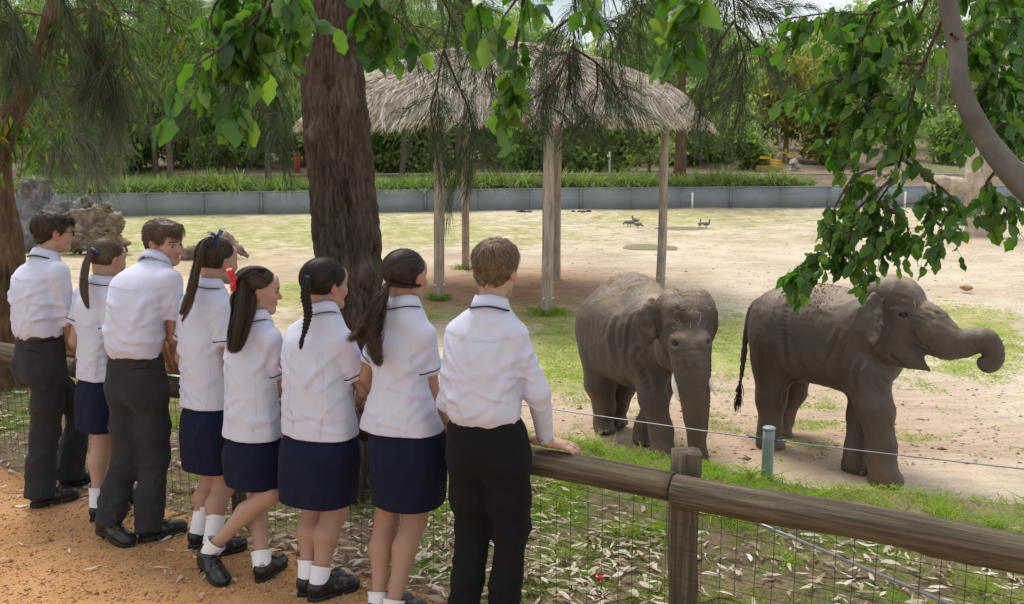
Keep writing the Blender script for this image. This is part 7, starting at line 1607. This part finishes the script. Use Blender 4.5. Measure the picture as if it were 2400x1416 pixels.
PEOPLE = [
 dict(Y=5.75, girl=False, seed=11, base=(125, 1175), heading=38, headrot=(52, 4), head=(125, 545, .10), hs=1.0, neck=(106, 602, .05), label='boy at far left in glasses, white short sleeved shirt, belt and charcoal trousers',
      torso=[(92, 790, 0, .150, .122), (89, 762, 0, .182, .142), (84, 700, .01, .186, .132), (84, 660, .02, .180, .122), (92, 630, .03, .14, .10), (103, 603, .05, .07, .07)], SR=(136, 640, -.06), SL=(62, 648, .12), ER=(165, 795, .06), WR=(205, 846, .84), sleeve=.72,
      hip=(95, 850, .02), trouser=(.162, .128, .95, .080, .076, .078), legs=[((192, 968, .30), (138, 1146), (212, 1128), 0), ((108, 1005, .0), (72, 1190), (185, 1165), 0)], pockets=[((78, 827, 0), 2, 42)],
      hairmat=H_brown, hair=dict(kind='short', th=.011, len=1.05, mess=.2, vol=[((.0, .050, .082), (.058, .055, .034)), ((.02, .078, .070), (.04, .022, .02))], n=3600, sweep=(.5, .7, -.1)), glasses=True, skin=(0.450, 0.252, 0.171)),
 dict(Y=5.60, girl=True, seed=12, base=(240, 1195), heading=34, headrot=(34, 10), head=(253, 609, .06), hs=.97, neck=(240, 662, .02), label='girl second from left with straight brown ponytail and dark scrunchie',
      torso=[(237, 884, 0, .162, .122), (233, 830, 0, .150, .112), (230, 760, .01, .148, .108), (228, 715, .02, .145, .105), (232, 690, .02, .115, .085), (239, 664, .02, .06, .06)], SR=(262, 705, -.07), SL=(196, 692, .10), EL=(176, 800, .08), WL=(212, 838, .84), sleeve=.62,
      hip=(240, 900, .0), skirt=[(236, 870, 0, .150, .115), (238, 920, 0, .158, .125), (240, 1003, 0, .150, .13)], legs=[((268, 1022, .16), (262, 1190), (318, 1172), 0), ((240, 1030, -.02), (212, 1225), (292, 1198), 0)], leg=.96, shoe=.92, sock=.11,
      hairmat=H_mid, hair=dict(kind='tail', tie=(-.015, -.115, .075), n=2400, tails=[dict(pts=[(224, 590, -.05, .014), (206, 606, -.09, .020), (197, 650, -.12, .026), (198, 690, -.14, .024), (207, 722, -.15, .006)], n=900, flat=.7, tip=.1)]), bows=[('scrunchie', (222, 591, -.06), 1.0, F_bow)], skin=(0.450, 0.260, 0.179)),
 dict(Y=5.25, girl=False, seed=13, base=(335, 1262), heading=22, headrot=(116, 8, -4), head=(384, 568, .14), hs=1.02, neck=(364, 614, .08), label='boy turning his head right, leaning forward in white shirt and dark trousers',
      torso=[(316, 836, -.04, .150, .118), (315, 806, -.04, .184, .145), (318, 750, -.03, .190, .145), (324, 690, -.01, .192, .138), (336, 645, .02, .165, .115), (356, 615, .06, .075, .075)], SR=(398, 658, -.04), SL=(298, 668, .12), ER=(411, 792, .04), WR=(414, 868, .83), EL=(374, 785, .18), WL=(404, 862, .83), sleeve=.60, trim=False, collar_up=-.005,
      hip=(322, 892, -.02), trouser=(.158, .128, .93, .080, .076, .074), legs=[((300, 1078, .0), (228, 1262), (312, 1282), .05), ((364, 1070, .0), (324, 1272), (444, 1240), 0)], pockets=[((338, 868, 0), -2, 55)],
      hairmat=H_mid, hair=dict(kind='short', th=.010, len=1.05, mess=.3, vol=[((.0, .052, .084), (.060, .054, .036)), ((.0, .080, .084), (.042, .020, .018))], n=3600, sweep=(.3, .8, 0)), skin=(0.468, 0.273, 0.190), brow=(.10, .065, .042)),
 dict(Y=5.12, girl=True, seed=14, base=(500, 1280), heading=28, headrot=(38, 6), head=(510, 613, .07), hs=1.02, neck=(492, 672, .02), label='girl with long high ponytail tied with a navy bow',
      torso=[(490, 948, 0, .172, .132), (484, 880, 0, .162, .122), (478, 800, .0, .158, .115), (478, 735, .01, .158, .110), (483, 700, .02, .13, .09), (492, 674, .02, .062, .062)], SR=(526, 722, -.06), SL=(446, 714, .10), sleeve=.66,
      hip=(492, 975, 0), skirt=[(490, 935, 0, .160, .125), (494, 1000, 0, .170, .135), (500, 1095, 0, .165, .14)], legs=[((497, 1125, .06), (442, 1288), (530, 1262), 0), ((524, 1140, -.03), (474, 1316), (572, 1284), 0)], leg=1.0, shoe=.95, sock=.15,
      hairmat=H_brown, hair=dict(kind='tail', tie=(-.005, -.065, .118), n=2400, tails=[dict(pts=[(496, 558, -.02, .013), (474, 575, -.06, .022), (460, 630, -.12, .027), (446, 690, -.15, .028), (424, 735, -.17, .012)], n=900, flat=.6, wave=.15, tip=.3), dict(pts=[(470, 590, -.08, .012), (458, 650, -.14, .018), (446, 710, -.17, .014), (428, 752, -.18, .004)], n=260, flat=.7, wave=.15, tip=.3)]), bows=[([(-1, .5), (1, 1.0)], (507, 553, -.02), .8, F_bow)], skin=(0.441, 0.244, 0.167)),
 dict(Y=4.82, girl=True, seed=15, base=(590, 1340), heading=30, headrot=(72, 6), head=(606, 682, .05), hs=.97, neck=(600, 748, .02), label='shorter girl in profile with half up hair and a red ribbon, legs crossed', eyeopen=.003,
      torso=[(593, 1020, 0, .172, .132), (590, 950, 0, .158, .120), (588, 870, 0, .150, .110), (588, 815, .01, .148, .105), (592, 780, .02, .118, .085), (600, 750, .02, .06, .06)], SR=(634, 795, -.07), SL=(570, 787, .08), ER=(655, 905, .04), WR=(692, 946, .84), sleeve=.70,
      hip=(592, 1045, 0), skirt=[(592, 1008, 0, .155, .12), (596, 1060, 0, .165, .135), (602, 1132, 0, .160, .14)], legs=[((606, 1165, .10), (604, 1372), (664, 1322), 0), ((628, 1160, -.08), (470, 1342), (556, 1395), .07)], leg=.92, shoe=.95, sock=.075,
      hairmat=H_brown, hair=dict(kind='down', tie=(-.02, -.115, .045), split=.015, n=2800, tails=[dict(pts=[(566, 655, -.05, .020), (566, 690, -.09, .040), (562, 740, -.13, .046), (552, 785, -.15, .042), (545, 826, -.16, .030)], n=1500, flat=.55, tip=.1), dict(pts=[(592, 690, -.07, .02), (590, 720, -.09, .026), (578, 760, -.13, .026), (566, 800, -.15, .02), (558, 822, -.16, .012)], n=500, flat=.7, tip=.1)], braid=[(622, 632, .02, .010), (595, 630, -.02, .013), (570, 640, -.05, .014), (553, 655, -.07, .012)], pitch=.035), bows=[([(-.5, 1.2), (-.3, -.9)], (549, 655, -.09), .95, F_red)], skin=(0.450, 0.260, 0.182)),
 dict(Y=4.62, girl=True, seed=16, base=(750, 1390), heading=27, headrot=(46, 4), head=(764, 668, .05), hs=1.02, neck=(758, 730, .01), label='girl with dark plait hanging down her back, white blouse with navy sleeve stripe', bulk=1.06,
      torso=[(752, 1014, 0, .205, .152), (747, 950, 0, .194, .145), (742, 880, 0, .186, .138), (740, 805, .01, .180, .125), (745, 768, .02, .145, .10), (757, 734, .01, .065, .065)], SR=(803, 804, -.07), SL=(700, 788, .10), ER=(853, 915, .02), WR=(838, 944, .84), handR=(822, 940, .84), sleeve=.66,
      hip=(752, 1040, 0), skirt=[(752, 1000, 0, .190, .148), (750, 1060, 0, .205, .16), (748, 1168, 0, .198, .165)], hem_tilt=0, legs=[((738, 1195, .06), (698, 1402), (790, 1368), 0), ((785, 1200, -.02), (722, 1414), (838, 1378), 0)], leg=1.06, shoe=1.0, sock=.085,
      hairmat=H_dark, hair=dict(kind='tail', tie=(-.01, -.105, -.035), n=2800, th=.012, braid=[(722, 650, -.09, .020), (716, 690, -.12, .024), (722, 730, -.14, .021), (717, 765, -.15, .016), (710, 790, -.155, .010)], pitch=.055, tails=[dict(pts=[(711, 786, -.155, .006), (707, 800, -.16, .011), (704, 818, -.16, .004)], n=160)]), skin=(0.414, 0.227, 0.156)),
 dict(Y=4.45, girl=True, seed=17, base=(930, 1425), heading=20, headrot=(34, 4), head=(952, 650, .05), hs=1.03, neck=(948, 715, .01), label='girl with dark wavy ponytail blowing to the left, beside the tall boy',
      torso=[(943, 1004, 0, .212, .150), (942, 950, 0, .180, .135), (940, 885, 0, .150, .115), (938, 810, .01, .162, .118), (940, 762, .02, .140, .10), (948, 718, .01, .063, .063)], SR=(992, 785, -.06), SL=(898, 790, .08), ER=(1016, 918, .02), WR=(1052, 1006, .84), EL=(856, 880, .12), sleeve=.62,
      hip=(955, 1015, 0), skirt=[(950, 985, 0, .175, .14), (956, 1050, 0, .188, .152), (958, 1178, 0, .165, .15)], legs=[((906, 1225, .05), (868, 1462), (945, 1420), 0), ((972, 1215, -.02), (900, 1480), (1012, 1418), 0)], leg=1.02, shoe=.97, sock=.05,
      hairmat=H_wavy, hair=dict(kind='tail', tie=(-.02, -.118, .022), n=2600, tails=[dict(pts=[(908, 668, -.06, .013), (896, 692, -.10, .026), (882, 740, -.13, .042), (872, 785, -.15, .044), (880, 825, -.16, .034), (888, 852, -.16, .016)], n=1100, flat=.6, wave=1.0, tip=.35), dict(pts=[(900, 680, -.08, .012), (872, 720, -.12, .026), (850, 760, -.14, .028), (836, 785, -.15, .018), (818, 797, -.15, .008)], n=300, flat=.7, wave=1.3, tip=.5)], braid=[(985, 668, .0, .010), (955, 672, -.04, .012), (925, 668, -.07, .012), (908, 668, -.08, .011)], pitch=.035), skin=(0.405, 0.218, 0.144)),
 dict(Y=4.20, girl=False, seed=18, base=(1145, 1490), heading=18, headrot=(26, 8), head=(1164, 632, .06), hs=1.04, neck=(1150, 718, .0), label='tall sandy haired boy in long sleeves and black trousers, hand on the rail', long_sleeve=True, black=True, belt=False,
      torso=[(1137, 990, 0, .156, .122), (1132, 955, 0, .196, .155), (1128, 890, 0, .198, .150), (1130, 820, .0, .200, .140), (1133, 772, .01, .188, .122), (1142, 742, .01, .14, .10), (1150, 718, .0, .072, .072)], SR=(1205, 790, -.04), SL=(1080, 792, .08), ER=(1258, 915, -.02), WR=(1279, 1034, .845), handR=(1335, 1046, .83), bulk=1.0,
      hip=(1145, 1050, 0), trouser=(.185, .14, 1.02, .080, .072, .066), legs=[((1110, 1240, .04), (1070, 1510), (1130, 1450), 0), ((1200, 1240, -.02), (1160, 1520), (1245, 1450), 0)],
      hairmat=H_sandy, hair=dict(kind='short', th=.014, len=1.35, mess=.35, vol=[((.0, .04, .082), (.062, .06, .034)), ((0, -.05, .06), (.072, .06, .05))], n=4600, sweep=(.3, .3, 0), fly=60), skin=(0.477, 0.277, 0.194)),
]
for _c in PEOPLE: make_person(_c)
